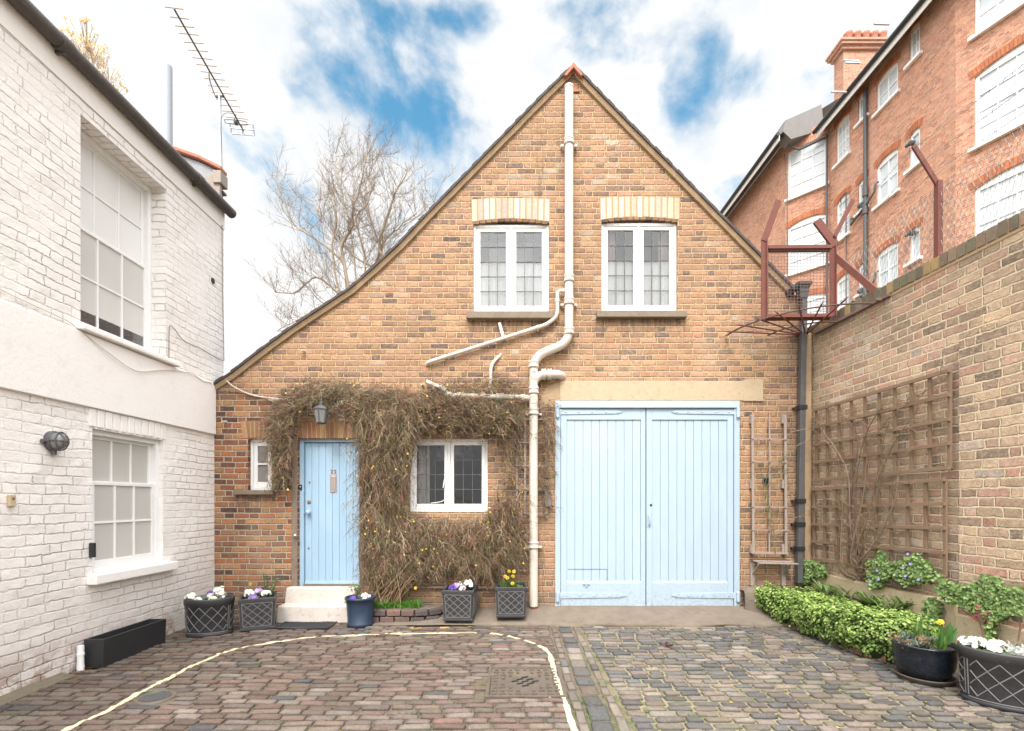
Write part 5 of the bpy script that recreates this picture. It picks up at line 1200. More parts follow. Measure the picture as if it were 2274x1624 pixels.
def mpipe(pts, r, name='drainpipe', m='iron'): mb = MB(); mb.tube(pts, r, 10); return obj(name, mb, M[m], mn)
u = main.u(1927); dp = mpipe([main(u, 17.9, .1), main(u, 0, .1)], .075)
for z in (13.6, 12.9, 10.1, 9.5): mb = MB(); mb.tube([main(u, z, .1), main(u, z+.35, .1)], .105, 10); obj('pipe_collar', mb, M['iron'], dp)
for z in (13.2, 9.75):
    mpipe([main(u-.55, z+.62, .0), main(u-.55, z+.55, .12), main(u-.5, z+.25, .12), main(u, z, .12), main(u+.8, z-.28, .12), main(u+.82, z-.02, .12), main(u+.82, z, -.05)], .04, 'waste_pipe'); mb = MB(); mb.tube([main(u+.05, z+.15, .1), main(u+.3, z+.2, .12)], .11, 8); obj('pipe_joint', mb, M['iron'], dp)
mpipe([P(1836, 300, 21.6), P(1837, 1000, 21.6)], .045); mpipe([P(1748, 300, 22.4), P(1752, 325, 22.6), P(1775, 332, 22.4), P(1835, 305, 21.7)], .05); u2 = main.u(1883); mpipe([main(u2+.35, 14.25, .05), main(u2+.35, 14.45, .08), main(u2, 14.5, .08), main(u2, 8, .08)], .022)
u3 = far.u(1745); mpipe([far(u3, 17.9, .06), far(u3-.2, 16.2, .05), far(u3-.25, 6, .05)], .02, 'cable')
for x, y in ((1868, 204), (1895, 134), (1898, 139), (1963, 53)): a = P(x-22, y, 18.8 if y > 100 else 16.6); b = P(x+12, y+1, 18.8 if y > 100 else 16.6); mb = MB(); mb.bar(a, b, .05, .05); obj('overflow_bar', mb, M['alu'], mn)
for x, y in ((2030, 303), (2035, 505)): u_ = main.u(2029); mb = MB(); zc = P(2029, y+5, 16.9).z; mb.tube([main(u_, zc, .0), main(u_, zc, .12)], .09, 12); mb.tube([main(u_, zc, .12), main(u_+.15, zc-.02, .16)], .06, 10); obj('extractor_fan', mb, M['iron'], mn)
# chimney
dC = 26.0; zc = P(0, 108, dC).z; xl_, xr_ = P(1873, 0, dC).x, P(1966, 0, dC).x
mb = MB(); mb.box(xl_, xr_, dC-D0, dC-D0+.75, 14, zc); ch = obj('chimney', mb, M['brick_red'], mn, uv=True)
mb = MB(); mb.box(xl_-.12, xr_+.12, dC-D0-.12, dC-D0+.87, zc-.1, zc+.08); mb.box(xl_-.24, xr_+.24, dC-D0-.24, dC-D0+.99, zc+.08, zc+.22); mb.box(xl_-.3, xr_+.3, dC-D0-.3, dC-D0+1.05, zc+.22, zc+.34); obj('chimney_cap', mb, M['brick_red'], ch, uv=True)
for i in range(5):
    mb = MB(); mb.lathe([(.19, 0), (.18, .25), (.21, .52), (.24, .62), (.2, .63), (.17, .5)], 16, (P(1889+i*19, 0, dC).x, dC-D0+.2, zc+.34)); obj('chimney_pot', mb, M['red_tile'], ch)
# ---------------------------------------------------------------- trees
def tw(mb, p, dr, ln, r, n=5, wob=.22, lift=.06, sides=3, r1=.3):
    pts = [p.copy()]; d = dr.normalized(); rs = [r]
    for i in range(n):
        d = (d+Vector((U(-wob, wob), U(-wob, wob), U(-wob, wob)))+Vector((0, 0, lift))).normalized(); pts.append(pts[-1]+d*(ln/n)); rs.append(r*(1-(1-r1)*(i+1)/n))
    mb.tube(pts, rs, sides, False); return pts
BK = [(.36, .28, .205), (.31, .24, .18), (.40, .32, .245)]; TWG = [(.25, .195, .155), (.20, .155, .125), (.30, .235, .19)]
def bare_tree(name, label, d, limbs, base, twl, dens, r0=.10, jit=.25):
    t = thing(name, label, 'tree', (P(*base, d).x, d-D0, -.2), None)
    mb = MB(); mb.col = BK[0]; bp = P(*base, d); gx_ = Vector((bp.x, bp.y, -.2)); mb.tube([gx_, gx_.lerp(bp, .5)+Vector((.1, 0, 0)), bp], [r0*3, r0*2.2, r0*1.7], 9, False); obj('trunk', mb, M['bark'], t)
    mb = MB(); tm = MB()
    for (pl, ra, rb) in limbs:
        zo = U(-1, 1); pts = smooth_path([P(*bp_ if False else q, d+zo*min(1, .25*i)) for i, q in enumerate([base]+pl)], 5); k = len(pts)
        pts = [p+Vector((nz(i*.5, ra*50)*.06, nz(i*.5, ra*90)*.1, nz(i*.6, ra*20)*.06)) if i else p for i, p in enumerate(pts)]
        mb.col = vc(random.choice(BK), .1); mb.tube(pts, [ra+(rb-ra)*i/k for i in range(k)], 7, False)
        for i in range(int(k*.22), k):
            f = i/k
            for _ in range(dens):
                if random.random() < .8:
                    a = (pts[i]-pts[i-1]).normalized(); side = Vector((U(-1, 1), U(-.9, .9), U(-.35, .75))).normalized(); dr = (a*.45+side*.9); mb.col = vc(random.choice(BK), .15); tm.col = vc(random.choice(TWG), .15)
                    l = twl*U(.4, 1.0)*(1.15-.3*f); b = tw(tm, pts[i], dr, l, U(.008, .013), 7, .17, .10, 4)
                    for q in range(2, 8):
                        for _2 in range(2):
                            tm.col = vc(random.choice(TWG), .2); s2 = (b[q]-b[q-1]).normalized()*.7+Vector((U(-1, 1), U(-1, 1), U(-.5, .9)))*.8; c = tw(tm, b[q], s2, l*U(.22, .5), U(.005, .007), 4, .17, .08, 3)
                            for q3 in (1, 2, 3):
                                if random.random() < .3: tw(tm, c[q3], (c[q3]-c[q3-1]).normalized()*.7+Vector((U(-1, 1), U(-1, 1), U(-.5, .9)))*.7, l*U(.10, .24), .0045, 3, .2, .06, 3)
    obj('limbs', mb, M['bark'], t); obj('twigs', tm, M['twig'], t)
    return t
bare_tree('bare_tree', 'bare leafless tree with a wide fan of twigs behind the left roof slope', 20,
    [([(777, 646), (759, 550), (779, 514), (786, 460), (801, 412), (816, 340)], .085, .02), ([(770, 640), (759, 580), (693, 526), (654, 499), (630, 440), (613, 400)], .06, .015), ([(757, 660), (738, 562), (747, 484), (738, 400)], .055, .02),
     ([(756, 658), (702, 616), (660, 648), (612, 650)], .05, .015), ([(848, 590), (842, 541), (870, 451), (879, 424), (905, 380)], .075, .02), ([(810, 616), (806, 553), (792, 484), (819, 448), (822, 385)], .05, .015),
     ([(828, 604), (800, 580), (760, 545), (719, 497), (690, 440)], .045, .012), ([(845, 560), (842, 541), (819, 472), (812, 412), (840, 345)], .045, .014), ([(850, 545), (890, 505), (924, 474)], .035, .012), ([(756, 670), (700, 690), (650, 715), (615, 735)], .04, .012), ([(790, 600), (770, 470), (750, 400), (745, 340)], .04, .012)],
    (792, 705), 1.9, 2)
bare_tree('bare_tree', 'few thin bare twigs poking above the roof slope right of the wide bare tree', 24, [([(962, 500), (966, 450), (985, 400)], .03, .01), ([(955, 505), (945, 460), (948, 420)], .03, .01)], (962, 540), 1.1, 1, .05)
mg = thing('magnolia_tree', 'pale cream flowering magnolia top showing above the gutter of the white house', 'tree', (P(200, 130, 9.5).x, 9.5-D0, -.2))
mb = MB(); mb.col = BK[0]; b0 = P(215, 330, 9.5); g0_ = Vector((b0.x, b0.y, -.2)); mb.tube([g0_, b0], [.16, .07], 8, False); obj('trunk', mb, M['bark'], mg)
mb, fm = MB(), MB()
for (x, y) in ((150, 68), (165, 80), (182, 62), (196, 76), (212, 100), (206, 128), (228, 128), (240, 150), (232, 172), (252, 190), (188, 110), (172, 100), (160, 96), (218, 150), (245, 205), (200, 92)):
    e = P(x, y, 9.5+U(-.4, .4)); mb.col = (.45, .34, .24); pts = smooth_path([b0, b0.lerp(e, .5)+Vector((.1, 0, -.15)), e], 5); mb.tube(pts, [.03-.0022*i for i in range(len(pts))], 5, False)
    for _ in range(13):
        q = e+Vector((U(-.17, .17), U(-.2, .2), U(-.28, .10))); fm.col = vc(random.choice([(.85, .80, .68), (.82, .72, .52), (.86, .84, .78), (.75, .58, .30)]), .06)
        for k in range(5): a = Vector((U(-.6, .6), U(-.6, .6), 1)); fm.leaf(q, Vector((U(-1, 1), U(-1, 1), .2)), a, U(.06, .10), U(.035, .05), .12)
        mb.tube([q, pts[-3]], .004, 3, False)
obj('branches', mb, M['bark'], mg); obj('blossom', fm, M['bloom'], mg)
# ---------------------------------------------------------------- winter jasmine on the front
def inside(p, poly):
    x, y = p; c = False; j = len(poly)-1
    for i in range(len(poly)):
        if (poly[i][1] > y) != (poly[j][1] > y) and x < (poly[j][0]-poly[i][0])*(y-poly[i][1])/(poly[j][1]-poly[i][1])+poly[i][0]: c = not c
        j = i
    return c
# region outlines in the survey, how thick the growth stands off the wall, twig heading (right, down), number
REG = [
 ([(612, 905), (650, 868), (700, 848), (760, 850), (820, 862), (900, 868), (900, 920), (820, 930), (780, 915), (745, 895), (700, 893), (665, 915), (640, 950), (615, 980), (604, 950)], .20, (-.5, .25), 2600, .19),
 ([(602, 940), (640, 935), (645, 1000), (638, 1060), (614, 1070), (604, 1010)], .18, (-.05, 1), 950, .17),
 ([(800, 900), (915, 880), (922, 960), (905, 1000), (898, 1120), (895, 1200), (820, 1280), (806, 1240), (802, 1100), (796, 1000)], .27, (.05, .95), 4300, .22),
 ([(880, 880), (960, 868), (1060, 885), (1150, 892), (1155, 925), (1120, 945), (1040, 950), (960, 945), (900, 950)], .22, (.4, .25), 3000, .19),
 ([(950, 862), (1010, 850), (1090, 845), (1155, 850), (1160, 875), (1100, 882), (1000, 878)], .10, (.5, -.1), 360, .20),
 ([(820, 1150), (905, 1140), (960, 1152), (1080, 1150), (1092, 1120), (1158, 1090), (1163, 1200), (1160, 1240), (1100, 1255), (1000, 1250), (900, 1260), (830, 1270)], .25, (.05, .85), 5600, .21),
 ([(1090, 955), (1160, 930), (1160, 1080), (1095, 1110), (1120, 1040)], .10, (.1, .7), 240, .22),
 ([(1197, 880), (1232, 890), (1226, 1000), (1213, 1150), (1198, 1120)], .09, (.1, .7), 330, .18)]
TWJ = [(.235, .155, .095), (.31, .22, .14), (.16, .10, .062), (.12, .115, .05), (.17, .155, .075), (.37, .28, .19), (.24, .11, .075), (.08, .055, .035)]
jm = thing('winter_jasmine', 'tangled brown winter jasmine with tiny yellow flowers trained over the front door', 'climber', F(850, 1345, .1))
mb, fl_, lv = MB(), MB(), MB()
def jtwig(p, hx, hz, ln, out):
    g_ = .42 if hz > .6 else .62
    if random.random() < .36: g_ = 1.0
    d = Vector((hx+random.gauss(0, g_), -U(-.1, .6)*out, -hz+random.gauss(0, g_*.8))).normalized(); pts = [p]; n = 4; r = U(.0015, .0029)
    for i in range(n):
        d = (d+Vector((U(-.12, .12), U(-.10, .10), U(-.12, .12)-.07))).normalized(); q = pts[-1]+d*(ln/n)
        if q.y > -.012: q.y = -.012-U(0, .02)
        pts.append(q)
    mb.tube(pts, [r*(1-.15*i) for i in range(n+1)], 3, False, False); return pts
def inwin(x, y): return (905 < x < 1086 and 972 < y < 1139)
for poly, th, (hx, hz), cnt, ln in REG:
    bx0, bx1 = min(p[0] for p in poly), max(p[0] for p in poly); by0, by1 = min(p[1] for p in poly), max(p[1] for p in poly); k = 0
    while k < cnt:
        x, y = U(bx0, bx1), U(by0, by1)
        if not inside((x, y), poly) or inwin(x, y): continue
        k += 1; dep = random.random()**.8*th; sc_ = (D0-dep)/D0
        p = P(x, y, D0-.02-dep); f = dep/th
        c = random.choice(TWJ); sh = .22+.95*f; mb.col = vc(tuple(q*sh for q in c), .35)  # inner twigs painted darker: depth shade put into the twig colour
        if k % 5 == 0:                    # side shoots fan from a longer arching cane
            pts = jtwig(p, hx, hz, ln*U(.9, 1.5), 1)
            for q in pts[1:]:
                for _ in range(2): jtwig(q, hx*.6+U(-.5, .5), hz, ln*U(.3, .6), 1); 
        else: pts = jtwig(p, hx, hz, ln*U(.55, 1.1), .8)
        if random.random() < .020:
            q = pts[random.randint(1, 4)]; fl_.col = vc((.85, .60, .05), .12); fl_.petal(q+Vector((0, -.01, 0)), Vector((U(-.5, .5), -1, U(-.2, .6))), U(.009, .015), 6)
        if random.random() < .10: lv.col = vc((.10, .15, .04), .3); q = pts[random.randint(2, 4)]; lv.leaf(q, Vector((U(-.5, .5), -1, .3)), Vector((U(-1, 1), 0, U(-1, .3))), U(.012, .022), .006)
cane = MB()
for i in range(46):
    x0 = U(818, 905); cane.col = vc(random.choice([(.30, .20, .115), (.24, .155, .09), (.36, .26, .16)]), .2); top = F(x0+U(-30, 90), U(1180, 1270), U(.05, .25)); bot = F(x0+U(-15, 25), U(1325, 1346), U(.10, .26)); cane.tube(smooth_path([bot, bot.lerp(top, .5)+Vector((U(-.09, .09), -U(.0, .08), 0)), top], 4), U(.004, .010), 5, False)
for i in range(26):
    x0 = U(800, 900); cane.col = vc((.22, .15, .09), .2); cane.tube(smooth_path([F(x0, U(1150, 1260), .06), F(x0+U(-20, 30), U(1000, 1100), .10), F(U(800, 980), U(880, 930), .10), F(U(640, 1150), U(868, 925), .12)], 5), U(.004, .008), 5, False)
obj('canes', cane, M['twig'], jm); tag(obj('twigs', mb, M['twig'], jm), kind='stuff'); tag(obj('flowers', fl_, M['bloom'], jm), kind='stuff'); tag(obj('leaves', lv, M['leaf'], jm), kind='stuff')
# ---------------------------------------------------------------- leaf helpers
GRN = [(.115, .20, .035), (.15, .25, .05), (.19, .28, .06), (.085, .155, .03), (.23, .30, .08), (.07, .13, .03)]
def rosette(mb, p, n, ln, wd, pal, up=.7, cup=.12):
    for i in range(n):
        a = U(0, 2*pi); mb.col = vc(random.choice(pal), .2); mb.leaf(p, Vector((-cos(a)*.4, -sin(a)*.4, 1)), Vector((cos(a), sin(a), up*U(.3, 1.2))), ln*U(.6, 1.1), wd*U(.7, 1.1), cup)
def blades(mb, p, n, ln, pal, spread=.35, r=.004, droop=.5, spot=.02):
    for i in range(n):
        a = U(0, 2*pi); d = Vector((cos(a)*spread*U(.3, 1.3), sin(a)*spread*U(.3, 1.3), 1)).normalized(); q = p+Vector((U(-spot, spot), U(-spot, spot), 0)); l = ln*U(.6, 1.1); w_ = r*U(.7, 1.3); s = d.cross(Vector((U(-1, 1), U(-1, 1), .1))).normalized(); mb.col = vc(random.choice(pal), .2); ring_ = []
        for k in range(5):
            f = k/4; c = q+d*l*f+Vector((d.x, d.y, -.6))*l*droop*f*f*.5; ww = w_*(1-f**3); ring_ += [c-s*ww, c+s*ww]
        mb.add(ring_, [(2*k, 2*k+1, 2*k+3, 2*k+2) for k in range(4)], True)
def pom(mb, p, r, n, pal, ps=.016):
    for i in range(n):
        d = Vector((U(-1, 1), U(-1, 1), U(-.1, 1))).normalized(); mb.col = vc(random.choice(pal), .07, .02); mb.petal(p+d*r*U(.6, 1), d+Vector((0, -.4, .2)), ps*U(.8, 1.2), 5)
WHT = [(.82, .82, .78), (.86, .85, .80), (.80, .78, .66)]; PUR = [(.16, .08, .42), (.22, .13, .50), (.12, .05, .30)]; LIL = [(.50, .38, .62), (.62, .52, .70), (.36, .22, .52)]; YEL = [(.88, .60, .03), (.85, .70, .08)]; DKG = [(.05, .10, .025), (.07, .14, .035), (.09, .17, .04)]
# ---------------------------------------------------------------- planters
def square_planter():
    t = thing('square_planter', '', 'planter', (0, 0, 0), 'square lattice planters along the house front'); w0, w1, h = .178, .198, .385
    mb = MB(); ro = [(-1, -1), (1, -1), (1, 1), (-1, 1)]
    prof = [(w0, 0), (w0+.008, .004), (w0+.008, .028), (w0, .032), (w1-.008, h-.05), (w1+.004, h-.045), (w1+.004, h-.004), (w1, h), (w1-.022, h), (w1-.026, h-.09)]
    vs = [Vector((x*r, y*r, z)) for r, z in prof for x, y in ro]; mb.add(vs, [(i*4+j, i*4+(j+1) % 4, (i+1)*4+(j+1) % 4, (i+1)*4+j) for i in range(len(prof)-1) for j in range(4)]+[(3, 2, 1, 0)]); obj('planter_box', mb, M['lead_planter'], t, bevel=.006, loc=(0, 0, 0))
    mb = MB(); r = w1-.03; mb.box(-r, r, -r, r, h-.13, h-.085); obj('soil', mb, M['soil'], t, loc=(0, 0, 0))
    for k in range(4):
        mb = MB(); Rz = Matrix.Rotation(k*pi/2, 4, 'Z')
        def S(u, v): z = .055+v*(h-.115); hw = (w0+(w1-w0)*z/h); return Rz @ Vector((u*(hw-.035), -hw-.002, z))
        n = 3
        for a, b in (((-1.03, -.02), (1.03, -.02)), ((-1.03, 1.02), (1.03, 1.02)), ((-1.03, -.02), (-1.03, 1.02)), ((1.03, -.02), (1.03, 1.02))): mb.bar(S(*a), S(*b), .009, .007, Rz @ Vector((0, 1, 0)))
        L_ = []
        for i in range(-n, n+1):
            for s in (1, -1):
                u0, v0 = (i*2/n*1.0), 0; pts = []
                ua, ub = i*2/n-1, i*2/n+1      # line u = ua + 2v (s=1)
                for tt in range(0, 41):
                    v = tt/40; u = (ua+2*v)*s
                    if abs(u) <= 1.0: pts.append((u, v))
                if len(pts) > 2: mb.bar(S(*pts[0]), S(*pts[-1]), .008, .006, Rz @ Vector((0, 1, 0)))
        obj('lattice_relief', mb, M['relief'], t, loc=(0, 0, 0))
    return t
sqp = square_planter(); SQ = []
for i, (x, y, d, rz, lab) in enumerate(((569, 1393, 5.93, .42, 'dark square lattice planter beside the doorstep, white and purple flowers and a sprig in it'), (1022, 1374, 6.20, -.06, 'dark square lattice planter beside the low brick bed, purple and white flowers in it'), (1134, 1371, 6.24, .03, 'dark square lattice planter next to the soil pipe, daffodils in it'))):
    o = sqp if i == 0 else copy_tree(sqp); o['label'] = lab; z = slabz((x-CX)*d/FPX, d+.05) if i else gz(d); o.location = ((x-CX)*d/FPX, d-D0+(.02 if i else .05), z+.004); o.rotation_euler = (0, 0, rz); SQ.append(o)
def oval_planter():
    t = thing('oval_planter', '', 'planter', (0, 0, 0), 'oval lattice planters'); A_, B_, h = .262, .185, .43; mb = MB()
    prof = [(.90, 0), (.93, .006), (.93, .03), (.90, .035), (.905, .04), (.97, h-.075), (1.0, h-.07), (1.0, h-.012), (.985, h), (.90, h), (.88, h-.09)]
    mb.lathe([(r*A_, z) for r, z in prof], 64, sy=B_/A_); mb.disc((0, 0, 0), A_*.9, 64, sy=B_/A_); obj('planter_box', mb, M['lead_planter'], t, loc=(0, 0, 0))
    mb = MB(); mb.disc((0, 0, h-.085), A_*.9, 48, sy=B_/A_); obj('soil', mb, M['soil'], t, loc=(0, 0, 0))
    def S(a, v): z = .06+v*(h-.15); k = (.905+.065*(z/h)); return Vector((A_*k*cos(a)*1.006, B_*k*sin(a)*1.008, z))
    for a0 in (pi*1.5, pi*.5):
        mb = MB(); W_ = .98
        for v in (-.06, 1.07): mb.tube([S(a0-W_*1.06+W_*2.12*i/24, v) for i in range(25)], .0048, 5)
        for s in (-1, 1): mb.tube([S(a0+s*W_*1.06, v/6) for v in range(7)], .0048, 5)
        for i in range(-4, 6):
            for s in (1, -1):
                pts = []
                for tt in range(33):
                    v = tt/32; u = (i-.5)*.52+1.05*v-.53
                    if abs(u) <= 1.0: pts.append(S(a0+s*u*W_, v))
                if len(pts) > 3: mb.tube(pts, .0046, 5)
        obj('lattice_relief', mb, M['relief'], t, loc=(0, 0, 0))
    for a0 in (0, pi):
        mb = MB()
        for s in (-1, 1):
            mb.tube([S(a0+s*.42, v/6) for v in range(7)], .004, 5)
            for q in range(3): mb.tube([S(a0+s*(.36-.72*v/6), (q+v/6*1.0)/3) for v in range(7)], .004, 5)
        obj('end_relief', mb, M['relief'], t, loc=(0, 0, 0))
    return t
ovp = oval_planter(); ov2 = copy_tree(ovp)
d = 5.66; ovp.location = ((461-CX)*d/FPX, d-D0+.04, gz(d)); ovp.rotation_euler = (0, 0, .30); ovp['label'] = 'dark oval lattice planter in the left corner by the white wall, white flowers in it'
ov2.location = (3.86, 3.78-D0, gz(3.7)); ov2.rotation_euler = (0, 0, -.62); ov2['label'] = 'dark oval lattice planter at the right edge, white primroses and silver leaves in it'; ov2.scale = (1.1, 1.1, 1.0)
pt_ = G(791, 1396); pot = thing('blue_pot', 'round navy blue pot with flowers standing beside the doorstep', 'plant pot', (pt_.x, pt_.y+.16, gz(5.9)))
mb = MB(); mb.lathe([(.150, 0), (.162, .006), (.160, .045), (.152, .055), (.165, .25), (.172, .325), (.188, .335), (.190, .355), (.182, .362), (.170, .355), (.16, .30)], 40, (0, 0, 0)); mb.disc((0, 0, 0), .15, 32); obj('pot', mb, M['navy'], pot, loc=(0, 0, 0)); mb = MB(); mb.disc((0, 0, .31), .162, 32); obj('soil', mb, M['soil'], pot, loc=(0, 0, 0))
bp_ = Vector((3.66, 4.30-D0, gz(4.2))); bowl = thing('bowl_pot', 'round glazed blue black bowl pot on a saucer at the end of the raised bed', 'plant pot', bp_)
mb = MB(); mb.lathe([(.155, .018), (.185, .05), (.213, .12), (.225, .22), (.226, .275), (.238, .29), (.243, .302), (.236, .312), (.222, .305), (.214, .26)], 48); mb.disc((0, 0, .018), .155, 32); obj('pot', mb, M['glaze'], bowl, loc=(0, 0, 0)); mb = MB(); mb.disc((0, 0, .275), .216, 32); obj('soil', mb, M['soil'], bowl, loc=(0, 0, 0))
mb = MB(); mb.lathe([(.175, 0), (.195, .004), (.213, .035), (.218, .042), (.210, .046), (.200, .03), (.0005, .018)], 40); tag(obj('saucer', mb, M['mh'], None, loc=bp_), 'shallow dark saucer under the glazed bowl pot', 'saucer'); bowl.location.z += .012
# plants in the planters
def plant(name, label, cat, loc): return thing(name, label, cat, loc)
def at(o, x, y, z): return o.matrix_basis @ Vector((x, y, z))
bpy.context.view_layer.update()
def flowerbed(o, label, spots, top, rx, ry, extra=None, name='spring_flowers'):
    t = plant(name, label, 'flowers', at(o, 0, 0, top-.08)); lf, fm = MB(), MB()
    for _ in range(60):
        a, r = U(0, 2*pi), U(0, 1)**.5; rosette(lf, at(o, cos(a)*r*rx, sin(a)*r*ry, top-.07), 5, .07, .035, DKG+GRN[:2], .7)
    for (x, y, z, r, n, pal, ps) in spots: pom(fm, at(o, x, y, top+z), r, n, pal, ps)
    if extra: extra(lf, fm)
    obj('leaves', lf, M['leaf'], t); obj('blooms', fm, M['bloom'], t); return t
o = ovp
flowerbed(o, 'white primroses with one violet bloom filling the left oval planter', [(-.17, -.08, .02, .055, 26, WHT, .022), (-.09, -.10, -.01, .035, 14, WHT, .02), (.10, -.03, .06, .07, 34, WHT, .022), (.02, -.06, .02, .03, 12, WHT, .02), (.15, -.07, .02, .05, 20, WHT, .022), (.0, .02, .04, .03, 12, PUR, .02), (.06, -.11, -.01, .04, 14, WHT, .02)], .43, .21, .14)
o = SQ[0]
def ex0(lf, fm):
    st_ = MB()
    def spray(base, tip, n):
        pts = smooth_path([base, base.lerp(tip, .5)+Vector((U(-.02, .02), 0, 0)), tip], 4); lf.col = (.12, .10, .05); lf.tube(pts, .004, 4, False)
        for q in pts[3:]:
            for _ in range(n): lf.col = vc((.06, .13, .035), .3); a = Vector((U(-1, 1), U(-1, 1), U(-.3, .6))); lf.leaf(q, Vector((U(-.5, .5), -.6, 1)), a, U(.035, .055), U(.02, .032), .1)
    spray(at(o, .07, .03, .36), at(o, .06, .05, .62), 2); spray(at(o, .08, .03, .36), at(o, .19, .06, .56), 2); spray(at(o, .08, .02, .36), at(o, .18, .0, .48), 2); spray(at(o, .06, .02, .36), at(o, .10, .05, .60), 2)
    lf.col = (.13, .20, .05); lf.tube([at(o, -.09, .03, .36), at(o, -.085, .03, .52)], .004, 4, False); fm.col = YEL[0]; pom(fm, at(o, -.085, .03, .53), .014, 7, YEL, .02)
flowerbed(o, 'white primroses, purple pansies and a leafy sprig in the square planter beside the doorstep', [(-.10, -.04, .03, .06, 28, WHT, .024), (.09, -.05, .02, .055, 26, WHT, .024), (-.05, -.11, -.005, .045, 16, LIL+PUR, .026), (.0, .03, .04, .04, 12, LIL, .026)], .385, .15, .15, ex0)
o = SQ[1]
def ex1(lf, fm):
    for _ in range(16): p = at(o, .11, .06, .36); lf.col = vc((.035, .075, .025), .3); a = U(0, 6.3); lf.leaf(p, Vector((0, -.6, 1)), Vector((cos(a)*.7, sin(a)*.7, 1)), U(.08, .14), U(.025, .04), .05)
    for _ in range(22): p = at(o, U(-.02, .07), U(0, .06), .40+U(0, .07)); pom(fm, p, .006, 2, WHT, .008)
flowerbed(o, 'purple, pink and white primroses in the square planter by the low brick bed', [(-.08, -.09, .0, .055, 34, PUR, .02), (-.07, .03, .015, .05, 18, LIL, .02), (.04, -.10, .0, .045, 20, [(.70, .52, .62), (.78, .66, .72)], .02), (.12, -.03, .04, .05, 24, WHT, .024), (.09, .05, .05, .05, 20, WHT, .022)], .385, .15, .15, ex1)
o = SQ[2]; t = plant('daffodils', 'small yellow daffodils with narrow green leaves in the planter next to the soil pipe', 'flowers', at(o, 0, 0, .3)); lf, fm = MB(), MB()
for sx, n in ((-.11, 9), (-.08, 10), (.0, 6), (.05, 12), (.02, 8)): blades(lf, at(o, sx, U(-.04, .08), .28), n, .22, [(.09, .19, .03), (.13, .24, .04), (.07, .15, .03)], .25, .006, .3)
rosette(lf, at(o, .13, -.06, .33), 14, .09, .055, [(.12, .26, .04), (.16, .32, .06)], .8); rosette(lf, at(o, .10, -.08, .31), 10, .08, .05, [(.12, .26, .04), (.16, .32, .06)], .8)
for x, y, z in ((-.07, -.05, .50), (-.02, -.03, .565), (.045, -.03, .56), (.03, -.05, .505), (.02, -.09, .42), (-.045, -.06, .485)):
    p = at(o, x, y, z); lf.col = (.13, .22, .04); lf.tube(smooth_path([at(o, x*.5, y+.04, .29), at(o, x*.8, y+.02, z-.06), p], 3), .003, 4, False); fm.col = vc(YEL[1], .1); nn = Vector((U(-.5, .5), -1, U(-.2, .3))); fm.petal(p, nn, .026, 6); fm.col = vc((.85, .45, .02), .1); fm.tube([p, p+nn.normalized()*.016], [.006, .010], 8, False)
obj('leaves', lf, M['leaf'], t); obj('blooms', fm, M['bloom'], t)
o = pot
def ex2(lf, fm):
    for k in range(7):
        b = at(o, -.05, .0, .31); e = b+Vector((U(-.07, .07), U(-.05, .05), U(.13, .24))); lf.col = (.16, .11, .06); lf.tube([b, b.lerp(e, .6), e], .003, 4, False)
        for _ in range(9): lf.col = vc(random.choice(GRN), .25); a = Vector((U(-1, 1), U(-1, 1), U(-.2, .8))); lf.leaf(e-Vector((0, 0, U(0, .07))), Vector((U(-.5, .5), -.5, 1)), a, U(.02, .034), U(.012, .02), .1)
flowerbed(o, 'violet and white primroses and a small leafy shoot in the navy blue pot', [(-.06, -.10, .0, .04, 22, PUR, .018), (.07, -.06, .02, .045, 24, WHT, .02), (.10, -.02, .025, .03, 12, WHT, .02), (.12, -.05, -.03, .015, 5, [(.5, .06, .04)], .012)], .345, .15, .13, ex2)
# low brick bed by the jasmine with grass
bb = thing('brick_bed', 'low curved bed of dark worn bricks under the jasmine', 'raised bed', F(905, 1380, .25)); mb = MB(); mm = MB()
arc = [(-1.86, -.34), (-1.30, -.345), (-1.05, -.30), (-.92, -.18), (-.90, -.03)]
pp = smooth_path([Vector((x, y, 0)) for x, y in arc], 10)
for row in range(2):
    s = 0; i = 0; acc = .09*row
    L_ = [0]
    for k in range(1, len(pp)): L_.append(L_[-1]+(pp[k]-pp[k-1]).length)
    def along(q):
        for k in range(1, len(pp)):
            if L_[k] >= q: f = (q-L_[k-1])/(L_[k]-L_[k-1]); return pp[k-1].lerp(pp[k], f), (pp[k]-pp[k-1]).normalized()
        return pp[-1], (pp[-1]-pp[-2]).normalized()
    q = acc
    while q < L_[-1]-.05:
        l = U(.16, .215) if q < 1.0*L_[-1] else .1; c, tt = along(q+l/2); z0 = -.13+row*.088; mb.col = vc(random.choice([(.135, .085, .075), (.11, .075, .07), (.16, .10, .08), (.09, .07, .068)]), .2)
        Mx = Matrix.Translation((c.x, c.y, 0)) @ Matrix.Rotation(math.atan2(tt.y, tt.x)+U(-.03, .03), 4, 'Z'); mb.box(-l/2+.007, l/2-.007, -.045+U(-.006, .006), .05, z0+.006, z0+.08+U(-.006, .004), Mx); q += l
obj('bricks', mb, M['cobble'], bb, bevel=.010); mm.add([(p.x, p.y+.02, -.16) for p in pp]+[(p.x, p.y+.02, .045) for p in pp], [(k, k+1, len(pp)+k+1, len(pp)+k) for k in range(len(pp)-1)]); mm.add([(p.x, p.y, .035) for p in pp]+[(pp[0].x, -.0, .035)], [tuple(range(len(pp)+1))]); obj('soil', mm, M['slab'], bb)
mb = MB()
for i in range(420): blades(mb, Vector((-1.58+U(-.25, .36) if i % 6 else U(-1.84, -1.6), U(-.27, -.10), .04)), 3, .16, [(.07, .19, .02), (.10, .25, .03), (.13, .30, .04)], .55, .0032, 1.1, .03)
